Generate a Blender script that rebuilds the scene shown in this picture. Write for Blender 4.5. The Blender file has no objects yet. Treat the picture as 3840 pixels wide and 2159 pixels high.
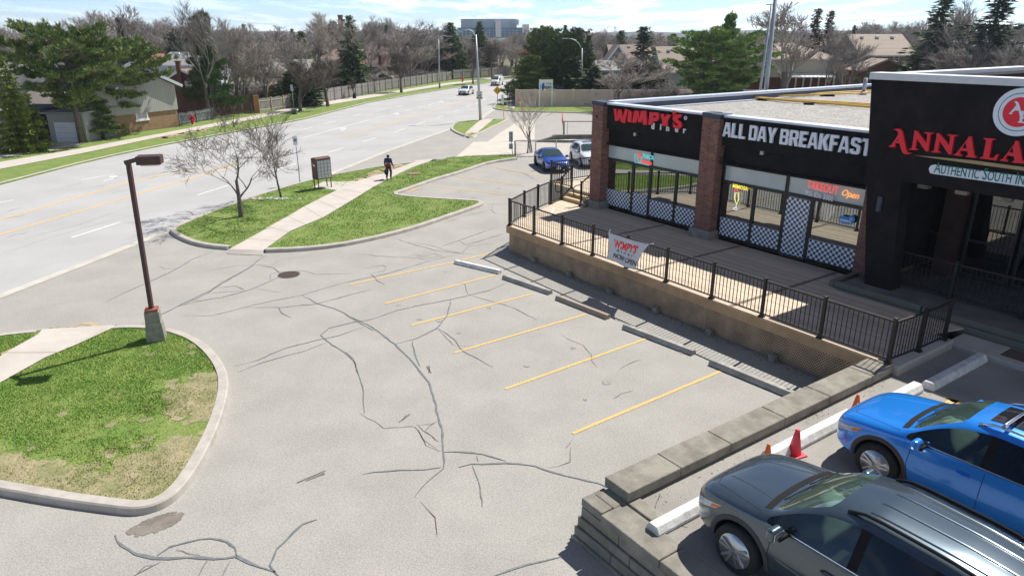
import bpy, bmesh, math, random
from mathutils import Vector, Matrix, noise
from mathutils.bvhtree import BVHTree
R = math.radians
random.seed(7)
SC = bpy.context.scene
COL = SC.collection
# ---------------------------------------------------------------- camera
CAMH, FPX, HYP = 8.4, 2640.0, 140.0
PITCH = math.atan((1079.5 - HYP) / FPX)
cam_d = bpy.data.cameras.new('camera'); cam = bpy.data.objects.new('camera', cam_d); COL.objects.link(cam)
cam.location = (0, 0, CAMH); cam.rotation_euler = (R(90) - PITCH, 0, 0)
cam_d.sensor_width = 36; cam_d.lens = FPX / 3840 * 36; cam_d.clip_end = 9000; cam_d.clip_start = .1
SC.camera = cam
# ---------------------------------------------------------------- light and sky
SUN_EL = 55.0; SUN_AZ = (0.72, 0.69)           # horizontal direction towards the sun
w = bpy.data.worlds.new('World'); SC.world = w; w.use_nodes = True
nt = w.node_tree; nt.nodes.clear()
def nd(t, ty, **k):
    n = t.nodes.new(ty)
    for a, b in k.items(): setattr(n, a, b)
    return n
out = nd(nt, 'ShaderNodeOutputWorld'); bg = nd(nt, 'ShaderNodeBackground')
sky = nd(nt, 'ShaderNodeTexSky', sky_type='NISHITA', sun_disc=False)
sky.sun_elevation = R(SUN_EL); sky.sun_rotation = math.atan2(SUN_AZ[0], SUN_AZ[1])
sky.altitude = 200; sky.air_density = 1.0; sky.dust_density = 0.25; sky.ozone_density = 3.0
SKYS = 0.056
bg.inputs['Strength'].default_value = SKYS
# clouds: flat fair-weather layer looked up on a plane high above
tc = nd(nt, 'ShaderNodeTexCoord'); sep = nd(nt, 'ShaderNodeSeparateXYZ')
nt.links.new(tc.outputs['Generated'], sep.inputs[0])
def mth(op, a, b=None):
    m = nd(nt, 'ShaderNodeMath', operation=op)
    for i, v in enumerate((a, b)):
        if v is None: continue
        if isinstance(v, (int, float)): m.inputs[i].default_value = v
        else: nt.links.new(v, m.inputs[i])
    return m.outputs[0]
zc = mth('MAXIMUM', mth('ADD', sep.outputs[2], .035), .03)
cx = mth('DIVIDE', sep.outputs[0], zc); cy = mth('DIVIDE', sep.outputs[1], zc)
comb = nd(nt, 'ShaderNodeCombineXYZ'); nt.links.new(cx, comb.inputs[0]); nt.links.new(mth('MULTIPLY', cy, .36), comb.inputs[1])
nz = nd(nt, 'ShaderNodeTexNoise'); nz.inputs['Scale'].default_value = .80; nz.inputs['Detail'].default_value = 8; nz.inputs['Roughness'].default_value = .58
nt.links.new(comb.outputs[0], nz.inputs['Vector'])
rp = nd(nt, 'ShaderNodeValToRGB'); rp.color_ramp.elements[0].position = .47; rp.color_ramp.elements[1].position = .58
nt.links.new(nz.outputs[0], rp.inputs[0])
# more cloud towards the right of the picture
gx = mth('ADD', mth('MULTIPLY', sep.outputs[0], .75), .52)
cf = mth('MULTIPLY', rp.outputs[0], mth('MINIMUM', mth('MAXIMUM', gx, .2), .95))
mixc = nd(nt, 'ShaderNodeMix', data_type='RGBA'); nt.links.new(cf, mixc.inputs[0])
tint = nd(nt, 'ShaderNodeMix', data_type='RGBA', blend_type='MULTIPLY'); tint.inputs[0].default_value = 1
nt.links.new(sky.outputs[0], tint.inputs[6]); tint.inputs[7].default_value = (.66, .84, 1.16, 1)
nt.links.new(tint.outputs[2], mixc.inputs[6]); mixc.inputs[7].default_value = (11.5, 11.6, 11.8, 1)
lo = mth('ADD', mth('MULTIPLY', mth('POWER', mth('SUBTRACT', 1.0, mth('MINIMUM', mth('MAXIMUM', sep.outputs[2], 0.0), 1.0)), 6.0), 2.1), .70)
hv = nd(nt, 'ShaderNodeVectorMath', operation='SCALE'); nt.links.new(mixc.outputs[2], hv.inputs[0]); nt.links.new(lo, hv.inputs['Scale'])
nt.links.new(hv.outputs[0], bg.inputs[0]); nt.links.new(bg.outputs[0], out.inputs[0])
sl = bpy.data.lights.new('sun', 'SUN'); sl.energy = 5.0; sl.angle = R(.53); sl.color = (1, .95, .88)
so = bpy.data.objects.new('sun', sl); COL.objects.link(so); so.location = (30, 30, 60)
ce = math.cos(R(SUN_EL)); hl = math.hypot(*SUN_AZ)
SUNV = Vector((SUN_AZ[0] / hl * ce, SUN_AZ[1] / hl * ce, math.sin(R(SUN_EL))))
so.rotation_euler = SUNV.to_track_quat('Z', 'Y').to_euler()
SC.view_settings.view_transform = 'Standard'; SC.view_settings.look = 'None'
SC.view_settings.exposure = 0.40; SC.view_settings.gamma = 1
# ---------------------------------------------------------------- pixel -> place helpers (u, v measured on a 2576-px-wide picture)
S = 3840 / 2576
def ray(u, v):
    x = (u * S - 1920) / FPX; y = -(v * S - 1079.5) / FPX
    return Vector((x, math.cos(PITCH) + y * math.sin(PITCH), -math.sin(PITCH) + y * math.cos(PITCH)))
def G(u, v, z=0.0):
    d = ray(u, v); t = (z - CAMH) / d.z
    return Vector((d.x * t, d.y * t, z))
def atY(u, v, Y):
    d = ray(u, v); t = Y / d.y
    return Vector((d.x * t, Y, CAMH + d.z * t))
def xw(u, Y, z=0.0):            # world x of picture column u at depth Y, height z
    dep = Y * math.cos(PITCH) - (z - CAMH) * math.sin(PITCH)
    return (u * S - 1920) / FPX * dep
def ztop(v, Y): return atY(1288, v, Y).z
def crop(x0, y0, x1, W):        # converter from a zoomed crop's pixels
    k = (x1 - x0) / W
    return lambda x, y: ((x0 + x * k) / S, (y0 + y * k) / S)
ZD, ZU = 1.09, 0.82             # deck level, upper parking level
FA = R(-55); FO = G(1525, 524, ZD)
FD = Vector((math.cos(FA), math.sin(FA), 0)); FN = Vector((math.sin(FA), -math.cos(FA), 0))
def W(s, n, z): return Vector((FO.x, FO.y, 0)) + FD * s + FN * n + Vector((0, 0, z))
def L(s, n, z): return Vector((s, -n, z))      # building frame -> local coordinates of an Empty placed at FO, turned by FA
def FP(u, v, off=0.0):          # picture point on the facade plane moved outwards by off -> (s, z)
    d = ray(u, v); k = (FO.x * FN.x + FO.y * FN.y + off) / (d.x * FN.x + d.y * FN.y)
    p = d * k; return ((p.x - FO.x) * FD.x + (p.y - FO.y) * FD.y, CAMH + p.z)
def SN(p): return ((p.x - FO.x) * FD.x + (p.y - FO.y) * FD.y, (p.x - FO.x) * FN.x + (p.y - FO.y) * FN.y)
# ---------------------------------------------------------------- materials
MATS = {}
def M(name, col, rough=.8, var=0.12, scale=4.0, metal=0.0, bump=0.0, bscale=60.0, coat=0.0, spec=.5, col2=None, emit=0, detail=4, sheen=0, fine=0.0, fscale=90.0):
    if name in MATS: return MATS[name]
    m = bpy.data.materials.new(name); m.use_nodes = True; t = m.node_tree; b = t.nodes['Principled BSDF']
    b.inputs['Roughness'].default_value = rough; b.inputs['Metallic'].default_value = metal
    b.inputs['Coat Weight'].default_value = coat; b.inputs['Coat Roughness'].default_value = .04
    b.inputs['Specular IOR Level'].default_value = spec
    co = nd(t, 'ShaderNodeTexCoord')
    c1 = tuple(max(0, c * (1 - var)) for c in col[:3]) + (1,); c2 = tuple(min(1, c * (1 + var)) for c in col[:3]) + (1,)
    if col2: c1 = tuple(col[:3]) + (1,); c2 = tuple(col2[:3]) + (1,)
    if var or col2:
        n = nd(t, 'ShaderNodeTexNoise'); n.inputs['Scale'].default_value = scale; n.inputs['Detail'].default_value = detail; n.inputs['Roughness'].default_value = .6
        t.links.new(co.outputs['Object'], n.inputs['Vector'])
        r = nd(t, 'ShaderNodeValToRGB'); e = r.color_ramp.elements; e[0].position = .35; e[1].position = .65; e[0].color = c1; e[1].color = c2
        t.links.new(n.outputs[0], r.inputs[0]); src = r.outputs[0]
        if fine:
            n2 = nd(t, 'ShaderNodeTexNoise'); n2.inputs['Scale'].default_value = fscale; n2.inputs['Detail'].default_value = 2
            t.links.new(co.outputs['Object'], n2.inputs['Vector'])
            mr = nd(t, 'ShaderNodeMapRange'); mr.inputs[1].default_value = .3; mr.inputs[2].default_value = .7; mr.inputs[3].default_value = 1 - fine; mr.inputs[4].default_value = 1 + fine
            t.links.new(n2.outputs[0], mr.inputs[0])
            vm = nd(t, 'ShaderNodeVectorMath', operation='SCALE'); t.links.new(src, vm.inputs[0]); t.links.new(mr.outputs[0], vm.inputs['Scale']); src = vm.outputs[0]
        t.links.new(src, b.inputs['Base Color'])
        m['_src'] = 1
    else: b.inputs['Base Color'].default_value = tuple(col[:3]) + (1,)
    if bump:
        n = nd(t, 'ShaderNodeTexNoise'); n.inputs['Scale'].default_value = bscale; n.inputs['Detail'].default_value = 3
        t.links.new(co.outputs['Object'], n.inputs['Vector'])
        bp = nd(t, 'ShaderNodeBump'); bp.inputs['Strength'].default_value = bump; bp.inputs['Distance'].default_value = .02
        t.links.new(n.outputs[0], bp.inputs['Height']); t.links.new(bp.outputs[0], b.inputs['Normal'])
    if emit:
        b.inputs['Emission Color'].default_value = tuple(col[:3]) + (1,); b.inputs['Emission Strength'].default_value = emit
    MATS[name] = m; return m
def brick(name, c1, c2, mortar, sc=1.0, bw=.22, rh=.075):
    m = bpy.data.materials.new(name); m.use_nodes = True; t = m.node_tree; b = t.nodes['Principled BSDF']; b.inputs['Roughness'].default_value = .85
    co = nd(t, 'ShaderNodeTexCoord'); sp = nd(t, 'ShaderNodeSeparateXYZ'); t.links.new(co.outputs['Object'], sp.inputs[0])
    ad = nd(t, 'ShaderNodeMath', operation='ADD'); t.links.new(sp.outputs[0], ad.inputs[0]); t.links.new(sp.outputs[1], ad.inputs[1])
    cb = nd(t, 'ShaderNodeCombineXYZ'); t.links.new(ad.outputs[0], cb.inputs[0]); t.links.new(sp.outputs[2], cb.inputs[1])
    bt = nd(t, 'ShaderNodeTexBrick'); t.links.new(cb.outputs[0], bt.inputs['Vector'])
    for k, v in (('Color1', c1), ('Color2', c2), ('Mortar', mortar)): bt.inputs[k].default_value = tuple(v) + (1,)
    bt.inputs['Scale'].default_value = sc; bt.inputs['Brick Width'].default_value = bw; bt.inputs['Row Height'].default_value = rh; bt.inputs['Mortar Size'].default_value = .006
    nz = nd(t, 'ShaderNodeTexNoise'); nz.inputs['Scale'].default_value = 6; t.links.new(co.outputs['Object'], nz.inputs['Vector'])
    mx = nd(t, 'ShaderNodeMix', data_type='RGBA', blend_type='MULTIPLY'); mx.inputs[0].default_value = .35; t.links.new(bt.outputs['Color'], mx.inputs[6]); t.links.new(nz.outputs[1], mx.inputs[7])
    t.links.new(mx.outputs[2], b.inputs['Base Color'])
    bp = nd(t, 'ShaderNodeBump'); bp.inputs['Strength'].default_value = .4; bp.inputs['Distance'].default_value = .01; t.links.new(bt.outputs['Fac'], bp.inputs['Height']); bp.invert = True
    t.links.new(bp.outputs[0], b.inputs['Normal']); MATS[name] = m; return m
def stripes(name, c1, c2, freq, axis=0, rough=.8, noise_amt=.25, duty=.5, sharp=.02, bump=.3):
    """boards / siding / shingle courses: thin dark joints repeated along one object axis"""
    m = bpy.data.materials.new(name); m.use_nodes = True; t = m.node_tree; b = t.nodes['Principled BSDF']; b.inputs['Roughness'].default_value = rough
    co = nd(t, 'ShaderNodeTexCoord'); sp = nd(t, 'ShaderNodeSeparateXYZ'); t.links.new(co.outputs['Object'], sp.inputs[0])
    if axis == 3:
        a_ = nd(t, 'ShaderNodeMath', operation='ADD'); t.links.new(sp.outputs[0], a_.inputs[0]); t.links.new(sp.outputs[1], a_.inputs[1]); src = a_.outputs[0]
    else: src = sp.outputs[axis]
    mu = nd(t, 'ShaderNodeMath', operation='MULTIPLY'); t.links.new(src, mu.inputs[0]); mu.inputs[1].default_value = freq
    fr = nd(t, 'ShaderNodeMath', operation='FRACT'); t.links.new(mu.outputs[0], fr.inputs[0])
    rp = nd(t, 'ShaderNodeValToRGB'); e = rp.color_ramp.elements; e[0].position = duty; e[1].position = duty + sharp; e[0].color = tuple(c1) + (1,); e[1].color = tuple(c2) + (1,)
    t.links.new(fr.outputs[0], rp.inputs[0])
    fl = nd(t, 'ShaderNodeMath', operation='FLOOR'); t.links.new(mu.outputs[0], fl.inputs[0])
    wn = nd(t, 'ShaderNodeTexWhiteNoise', noise_dimensions='1D'); t.links.new(fl.outputs[0], wn.inputs['W'])
    nz = nd(t, 'ShaderNodeTexNoise'); nz.inputs['Scale'].default_value = 3; nz.inputs['Detail'].default_value = 5; t.links.new(co.outputs['Object'], nz.inputs['Vector'])
    av = nd(t, 'ShaderNodeMath', operation='ADD'); t.links.new(wn.outputs[0], av.inputs[0]); t.links.new(nz.outputs[0], av.inputs[1])
    mr = nd(t, 'ShaderNodeMapRange'); mr.inputs[1].default_value = .2; mr.inputs[2].default_value = 1.6; mr.inputs[3].default_value = 1 - noise_amt; mr.inputs[4].default_value = 1 + noise_amt
    t.links.new(av.outputs[0], mr.inputs[0])
    vm = nd(t, 'ShaderNodeVectorMath', operation='SCALE'); t.links.new(rp.outputs[0], vm.inputs[0]); t.links.new(mr.outputs[0], vm.inputs['Scale'])
    t.links.new(vm.outputs[0], b.inputs['Base Color']); MATS[name] = m; return m
def glassm(name, tint, refl=.25, trans=.7, rough=.01, dark=(.02, .025, .025)):
    m = bpy.data.materials.new(name); m.use_nodes = True; t = m.node_tree; t.nodes.clear()
    o = nd(t, 'ShaderNodeOutputMaterial'); tr = nd(t, 'ShaderNodeBsdfTransparent'); tr.inputs[0].default_value = tuple(tint) + (1,)
    df = nd(t, 'ShaderNodeBsdfDiffuse'); df.inputs[0].default_value = tuple(dark) + (1,)
    gl = nd(t, 'ShaderNodeBsdfGlossy'); gl.inputs['Roughness'].default_value = rough; gl.inputs[0].default_value = (.9, .95, .95, 1)
    fr = nd(t, 'ShaderNodeFresnel'); fr.inputs[0].default_value = 1.5
    ad = nd(t, 'ShaderNodeMath', operation='ADD'); ad.inputs[1].default_value = refl; ad.use_clamp = True; t.links.new(fr.outputs[0], ad.inputs[0])
    m1 = nd(t, 'ShaderNodeMixShader'); m1.inputs[0].default_value = trans; t.links.new(df.outputs[0], m1.inputs[1]); t.links.new(tr.outputs[0], m1.inputs[2])
    m2 = nd(t, 'ShaderNodeMixShader'); t.links.new(ad.outputs[0], m2.inputs[0]); t.links.new(m1.outputs[0], m2.inputs[1]); t.links.new(gl.outputs[0], m2.inputs[2])
    t.links.new(m2.outputs[0], o.inputs[0]); MATS[name] = m; return m
# ---------------------------------------------------------------- mesh builder
class MB:
    def __init__(s): s.v = []; s.f = []; s.mi = []; s.sm = []
    def add(s, vs, fs, mi=0, smooth=False):
        o = len(s.v); s.v += [tuple(p) for p in vs]
        for f in fs: s.f.append(tuple(i + o for i in f)); s.mi.append(mi); s.sm.append(smooth)
        return s
    def box(s, c, d, rz=0, mi=0, taper=1.0, M4=None, rx=0, ry=0):
        x, y, z = d[0] / 2, d[1] / 2, d[2] / 2
        vs = [Vector((a * x * (taper if e > 0 else 1), b * y * (taper if e > 0 else 1), e * z)) for e in (-1, 1) for a, b in ((-1, -1), (1, -1), (1, 1), (-1, 1))]
        m = Matrix.Rotation(rz, 3, 'Z') @ Matrix.Rotation(ry, 3, 'Y') @ Matrix.Rotation(rx, 3, 'X'); c = Vector(c)
        vs = [m @ q + c for q in vs]
        return s.add(vs, [(3, 2, 1, 0), (4, 5, 6, 7), (0, 1, 5, 4), (1, 2, 6, 5), (2, 3, 7, 6), (3, 0, 4, 7)], mi)
    def bb(s, a, b, mi=0):
        return s.box([(a[i] + b[i]) / 2 for i in range(3)], [abs(a[i] - b[i]) for i in range(3)], mi=mi)
    def beam(s, p, q, w, h, mi=0):
        p = Vector(p); q = Vector(q); d = (q - p); l = d.length; d.normalize()
        up = Vector((0, 0, 1)) if abs(d.z) < .95 else Vector((0, 1, 0))
        a = d.cross(up).normalized() * w / 2; b = a.cross(d).normalized() * h / 2
        vs = [e + i * a + j * b for e in (p, q) for i, j in ((-1, -1), (1, -1), (1, 1), (-1, 1))]
        return s.add(vs, [(0, 1, 2, 3), (7, 6, 5, 4), (0, 4, 5, 1), (1, 5, 6, 2), (2, 6, 7, 3), (3, 7, 4, 0)], mi)
    def tube(s, pts, rad, n=8, mi=0, caps=True, smooth=True):
        pts = [Vector(p) for p in pts]
        if not hasattr(rad, '__len__'): rad = [rad] * len(pts)
        o = len(s.v); prev = None
        for i, p in enumerate(pts):
            d = (pts[min(i + 1, len(pts) - 1)] - pts[max(i - 1, 0)])
            if d.length < 1e-9: d = Vector((0, 0, 1))
            d.normalize()
            a = (prev - d * prev.dot(d)) if prev is not None else d.cross(Vector((0, 0, 1)) if abs(d.z) < .9 else Vector((1, 0, 0)))
            if a.length < 1e-6: a = d.orthogonal()
            a.normalize(); prev = a; b = d.cross(a)
            for k in range(n):
                t = 2 * math.pi * k / n; s.v.append(tuple(p + (a * math.cos(t) + b * math.sin(t)) * rad[i]))
        for i in range(len(pts) - 1):
            for k in range(n):
                q = (k + 1) % n; s.f.append((o + i * n + k, o + i * n + q, o + (i + 1) * n + q, o + (i + 1) * n + k)); s.mi.append(mi); s.sm.append(smooth)
        if caps:
            s.f.append(tuple(o + k for k in range(n))[::-1]); s.mi.append(mi); s.sm.append(False)
            e = o + (len(pts) - 1) * n; s.f.append(tuple(e + k for k in range(n))); s.mi.append(mi); s.sm.append(False)
        return s
    def prism(s, poly, z0, z1, mi=0, side=None):
        n = len(poly); a = sum(poly[i][0] * poly[(i + 1) % n][1] - poly[(i + 1) % n][0] * poly[i][1] for i in range(n))
        if a < 0: poly = poly[::-1]
        o = len(s.v); s.v += [(p[0], p[1], z0) for p in poly] + [(p[0], p[1], z1) for p in poly]
        s.f.append(tuple(o + n + i for i in range(n))); s.mi.append(mi); s.sm.append(False)
        s.f.append(tuple(o + i for i in range(n))[::-1]); s.mi.append(mi); s.sm.append(False)
        for i in range(n):
            j = (i + 1) % n; s.f.append((o + i, o + j, o + n + j, o + n + i)); s.mi.append(mi if side is None else side); s.sm.append(False)
        return s
    def vprism(s, poly, y0, y1, mi=0, conv=None):   # polygon in the x-z plane, thickness along y
        n = len(poly); o = len(s.v)
        a = sum(poly[i][0] * poly[(i + 1) % n][1] - poly[(i + 1) % n][0] * poly[i][1] for i in range(n))
        if a < 0: poly = poly[::-1]
        s.v += [(p[0], y0, p[1]) for p in poly] + [(p[0], y1, p[1]) for p in poly]
        s.f.append(tuple(o + i for i in range(n))); s.f.append(tuple(o + n + i for i in range(n))[::-1]); s.mi += [mi] * 2; s.sm += [False] * 2
        for i in range(n):
            j = (i + 1) % n; s.f.append((o + j, o + i, o + n + i, o + n + j)); s.mi.append(mi); s.sm.append(False)
        return s
    def sheet(s, poly, z=None, mi=0):
        o = len(s.v); s.v += [(p[0], p[1], z if z is not None else p[2]) for p in poly]
        n = len(poly); a = sum(poly[i][0] * poly[(i + 1) % n][1] - poly[(i + 1) % n][0] * poly[i][1] for i in range(n))
        ix = [o + i for i in range(n)]
        if a < 0: ix = ix[::-1]
        s.f.append(tuple(ix)); s.mi.append(mi); s.sm.append(False); return s
    def sphere(s, c, r, nu=12, nv=8, mi=0, sc=(1, 1, 1)):
        c = Vector(c); o = len(s.v)
        for j in range(nv + 1):
            for i in range(nu):
                a = 2 * math.pi * i / nu; b = math.pi * j / nv
                s.v.append((c.x + r * sc[0] * math.sin(b) * math.cos(a), c.y + r * sc[1] * math.sin(b) * math.sin(a), c.z + r * sc[2] * math.cos(b)))
        for j in range(nv):
            for i in range(nu):
                k = (i + 1) % nu; s.f.append((o + j * nu + i, o + (j + 1) * nu + i, o + (j + 1) * nu + k, o + j * nu + k)); s.mi.append(mi); s.sm.append(True)
        return s
    def mesh(s, name, mats):
        me = bpy.data.meshes.new(name); me.from_pydata(s.v, [], s.f)
        for m in (mats if isinstance(mats, (list, tuple)) else [mats]): me.materials.append(m)
        me.polygons.foreach_set('material_index', s.mi); me.polygons.foreach_set('use_smooth', s.sm); me.update(); return me
    def build(s, name, mats, parent=None, label=None, **k):
        o = bpy.data.objects.new(name, s.mesh(name, mats)); COL.objects.link(o)
        if parent is not None: o.parent = parent
        if label: o['label'] = label
        for a, b in k.items(): o[a] = b
        return o
def bevel(o, w=.01, seg=2, ang=40):
    m = o.modifiers.new('bevel', 'BEVEL'); m.width = w; m.segments = seg; m.limit_method = 'ANGLE'; m.angle_limit = R(ang); return o
def thing(name, label, cat, loc=(0, 0, 0), rz=0, group=None, scale=None):
    o = bpy.data.objects.new(name, None); COL.objects.link(o); o.location = loc; o.rotation_euler = (0, 0, rz)
    o['label'] = label; o['category'] = cat
    if group: o['group'] = group
    if scale: o.scale = (scale,) * 3
    o.empty_display_size = .2
    return o
def tag(o, label, cat, group=None, kind=None):
    o['label'] = label; o['category'] = cat
    if group: o['group'] = group
    if kind: o['kind'] = kind
    return o
def struct(mb, name, mats, label=None):
    o = mb.build(name, mats); o['kind'] = 'structure'
    if label: o['label'] = label
    return o
def dup(root, loc, rz, label=None, group=None, scale=None):
    r = root.copy(); COL.objects.link(r); r.location = loc; r.rotation_euler = (0, 0, rz)
    if scale: r.scale = scale if hasattr(scale, '__len__') else (scale,) * 3
    if label: r['label'] = label
    if group: r['group'] = group
    for ch in list(root.children):
        c = ch.copy(); COL.objects.link(c); c.parent = r
        for g in list(ch.children):
            d = g.copy(); COL.objects.link(d); d.parent = c
    return r
def textmesh(s, size, ext=.02, bold=0.0, space=1.0, sx=1.0, shear=0, align='LEFT', smallcaps=0):
    c = bpy.data.curves.new('t', 'FONT'); c.body = s; c.size = size; c.extrude = ext; c.offset = bold; c.space_character = space; c.shear = shear; c.align_x = align
    c.resolution_u = 3
    if smallcaps:
        c.small_caps_scale = smallcaps
        for i, ch in enumerate(s):
            if ch.islower(): c.body_format[i].use_small_caps = True
    o = bpy.data.objects.new('t', c); COL.objects.link(o); bpy.context.view_layer.update()
    me = bpy.data.meshes.new_from_object(o.evaluated_get(bpy.context.evaluated_depsgraph_get())); bpy.data.objects.remove(o)
    vs = [Vector((v.co.x * sx, v.co.y, v.co.z)) for v in me.vertices]; fs = [tuple(p.vertices) for p in me.polygons]
    bpy.data.meshes.remove(me); return vs, fs
def wall_text(mb, s, x, z, y, size, mi=0, rot=0.0, **k):
    """text standing in a local x-z plane, front towards -y"""
    vs, fs = textmesh(s, size, **k); m = Matrix.Rotation(rot, 3, 'Y')
    mb.add([m @ Vector((q.x, -q.z, q.y)) + Vector((x, y, z)) for q in vs], fs, mi)
# ---------------------------------------------------------------- shared materials
m_asph = M('lot_asphalt', (.335, .325, .297), .92, .07, .6, bump=.3, bscale=60, detail=9, fine=.22, fscale=34)
m_road = M('road_asphalt', (.40, .40, .395), .92, .07, .25, bump=.15, bscale=50, detail=8, fine=.08, fscale=40)
m_up = M('upper_asphalt', (.30, .285, .26), .92, .16, .6, bump=.4, bscale=60, detail=8, fine=.25, fscale=50)
m_conc = M('kerb_concrete', (.42, .39, .35), .9, .12, 2.5, bump=.2, bscale=40, fine=.08)
m_walk = M('walk_concrete', (.50, .46, .41), .9, .07, 1.2, bump=.1, bscale=60, fine=.06)
m_yel = M('yellow_paint', (.70, .43, .12), .85, .2, 14, fine=.25, fscale=30, col2=(.62, .44, .2))
m_wht = M('white_paint', (.66, .66, .65), .85, .14, 9, fine=.2, fscale=20)
m_seal = M('crack_sealant', (.15, .165, .175), .7, .2, 8)
m_crack = M('open_crack', (.14, .12, .10), .95, .2, 8)
m_grass = M('lawn', (.12, .20, .032), .95, col2=(.20, .25, .065), var=.3, scale=1.1, bump=.7, bscale=45, detail=9, fine=.35, fscale=22)
m_blade = M('grass_blade', (.15, .32, .04), .85, col2=(.30, .41, .09), var=.3, scale=1.3, detail=5)
m_dirt = M('bare_dirt', (.42, .33, .22), .95, .2, 3, bump=.3, bscale=40, fine=.2)
m_black = M('black_metal', (.028, .022, .02), .5, .1, 5, spec=.35)
m_blackp = M('black_plastic', (.014, .014, .015), .85, .1, 5, spec=.2)
m_galv = M('galvanised_steel', (.42, .44, .46), .45, .12, 6, metal=.6)
m_red = M('hydrant_red', (.55, .02, .03), .45, .1, 5)
m_white = M('white_painted_metal', (.8, .8, .8), .5, .04, 5)
m_wood_d = M('dark_wood', (.09, .05, .035), .85, .25, 3, bump=.2)
# ================================================================ ground, road, lots
RNG = random.Random(3)
def poly_px(pts, z=0.0): return [G(u, v, z) for u, v in pts]
g = MB(); g.sheet([(-4000, -60), (4000, -60), (4000, 6000), (-4000, 6000)], -.03)
struct(g, 'ground', M('yard_ground', (.10, .11, .045), .95, col2=(.16, .13, .085), var=.3, scale=.05, detail=10, fine=.3, fscale=1.5))
FE = [(-420, 566), (0, 466), (195, 415), (292, 392), (431, 363), (644, 324), (766, 301), (928, 259), (1025, 241.5), (1122, 225), (1220, 211), (1274, 201), (1310, 195.5), (1335, 192.5)]
GUT = [(-420, 890), (0, 745), (215, 662), (430, 578), (600, 513), (831, 438), (977, 379), (1135, 324), (1209, 299), (1240, 277), (1262, 258), (1290, 238), (1335, 215)]
fe = [G(*p) for p in FE]; gu = [G(*p) for p in GUT]
rd = MB(); rd.sheet([(p.x, p.y) for p in fe] + [(p.x, p.y) for p in gu[::-1]], .004); struct(rd, 'road', m_road)
lot = MB(); lot.sheet([(-60, 2), (60, 2), (60, 91.5), (12, 92.6), (.5, 91.4), (-1.5, 110), (-30, 110), (-60, 70)], -.004); struct(lot, 'parking_lot', m_asph)
def ribbon(mb, pts, wd, z, mi=0, j=0, taper=False):
    pts = [Vector((p[0], p[1], 0)) for p in pts]
    if j:
        q = []
        for a, b in zip(pts, pts[1:]):
            n = max(2, int((b - a).length / .22)); q += [a.lerp(b, i / n) for i in range(n)]
        q.append(pts[-1]); pts = q; j2 = [RNG.uniform(-1, 1) for _ in pts]; ac = 0; out_ = []
        for i, p in enumerate(pts):
            ac = ac * .75 + j2[i] * j; out_.append(p + Vector((ac, RNG.uniform(-1, 1) * j, 0)))
        pts = out_
    vs = []; n = len(pts)
    for i, p in enumerate(pts):
        d = pts[min(i + 1, n - 1)] - pts[max(0, i - 1)]
        if d.length < 1e-6: d = Vector((1, 0, 0))
        d.normalize(); o = Vector((-d.y, d.x, 0)); ww = wd / 2 * (RNG.uniform(.6, 1.3) if j else 1)
        if taper: ww *= min(1, .35 + 3.0 * min(i, n - 1 - i) / n)
        vs += [p + o * ww, p - o * ww]
    mb.add([(v.x, v.y, z) for v in vs], [(2 * i, 2 * i + 1, 2 * i + 3, 2 * i + 2) for i in range(n - 1)], mi)
# gutter strip along the near side of the road
gt = MB(); ribbon(gt, gu, .42, .008); struct(gt, 'gutter', M('gutter_concrete', (.50, .47, .42), .9, .1, 1.5))
# kerbs
def resample(pts, step=.4):
    out_ = []
    for a, b in zip(pts, pts[1:]):
        n = max(1, int((b - a).length / step)); out_ += [a.lerp(b, i / n) for i in range(n)]
    return out_ + [pts[-1]]
def smooth(pts, it=2, closed=False):
    for _ in range(it):
        q = [pts[0]]
        for a, b in zip(pts, pts[1:]): q += [a.lerp(b, .25), a.lerp(b, .75)]
        q.append(pts[-1]); pts = q
    return pts
def kerb(mb, pts, side=1, wd=.25, h=.15, z0=0.0):
    """kerb whose outer foot follows pts; side=+1: the body lies to the left of the line"""
    n = len(pts); vs = []
    for i, p in enumerate(pts):
        d = pts[min(i + 1, n - 1)] - pts[max(0, i - 1)]; d.z = 0; d.normalize(); o = Vector((-d.y, d.x, 0)) * side
        for a, z in ((0, z0 - .02), (.02, h + z0 - .03), (.05, h + z0), (wd, h + z0), (wd, z0 - .02)): q = p + o * a; vs.append((q.x, q.y, z))
    fs = []
    for i in range(n - 1):
        for k in range(4): a, b = i * 5 + k, (i + 1) * 5 + k; fs.append((a, b, b + 1, a + 1) if side < 0 else (a, a + 1, b + 1, b))
    fs += [(0, 1, 2, 3, 4), tuple((n - 1) * 5 + k for k in range(4, -1, -1))]
    mb.add(vs, fs, 0, False)
I1 = [(426, 581), (501, 548), (602, 510), (685, 483), (752, 464), (831, 444), (960, 421), (1041, 412), (1091, 409), (1143, 398), (1205, 395), (1297, 393), (1302, 402), (1233, 412), (1192, 426), (1150, 440), (1094, 456), (1028, 480), (991, 492), (1039, 499), (1150, 506), (1205, 509), (1218, 513), (1214, 519), (1186, 530), (1136, 547), (1094, 562), (1039, 580), (983, 595), (928, 608), (852, 623), (756, 633), (668, 636), (572, 629), (526, 625), (489, 618), (456, 606), (431, 591)]
K1a = [(1302, 402), (1233, 412), (1192, 426), (1150, 440), (1094, 456), (1028, 480), (991, 492), (1039, 499), (1150, 506), (1205, 509), (1218, 513), (1214, 519), (1186, 530), (1136, 547), (1094, 562), (1039, 580), (983, 595), (928, 608), (852, 623), (756, 633), (668, 636)]
K1b = [(572, 629), (526, 625), (489, 618), (456, 606), (431, 591), (426, 581), (501, 548), (602, 510), (685, 483), (752, 464), (831, 444), (960, 421), (1041, 412)]
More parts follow.
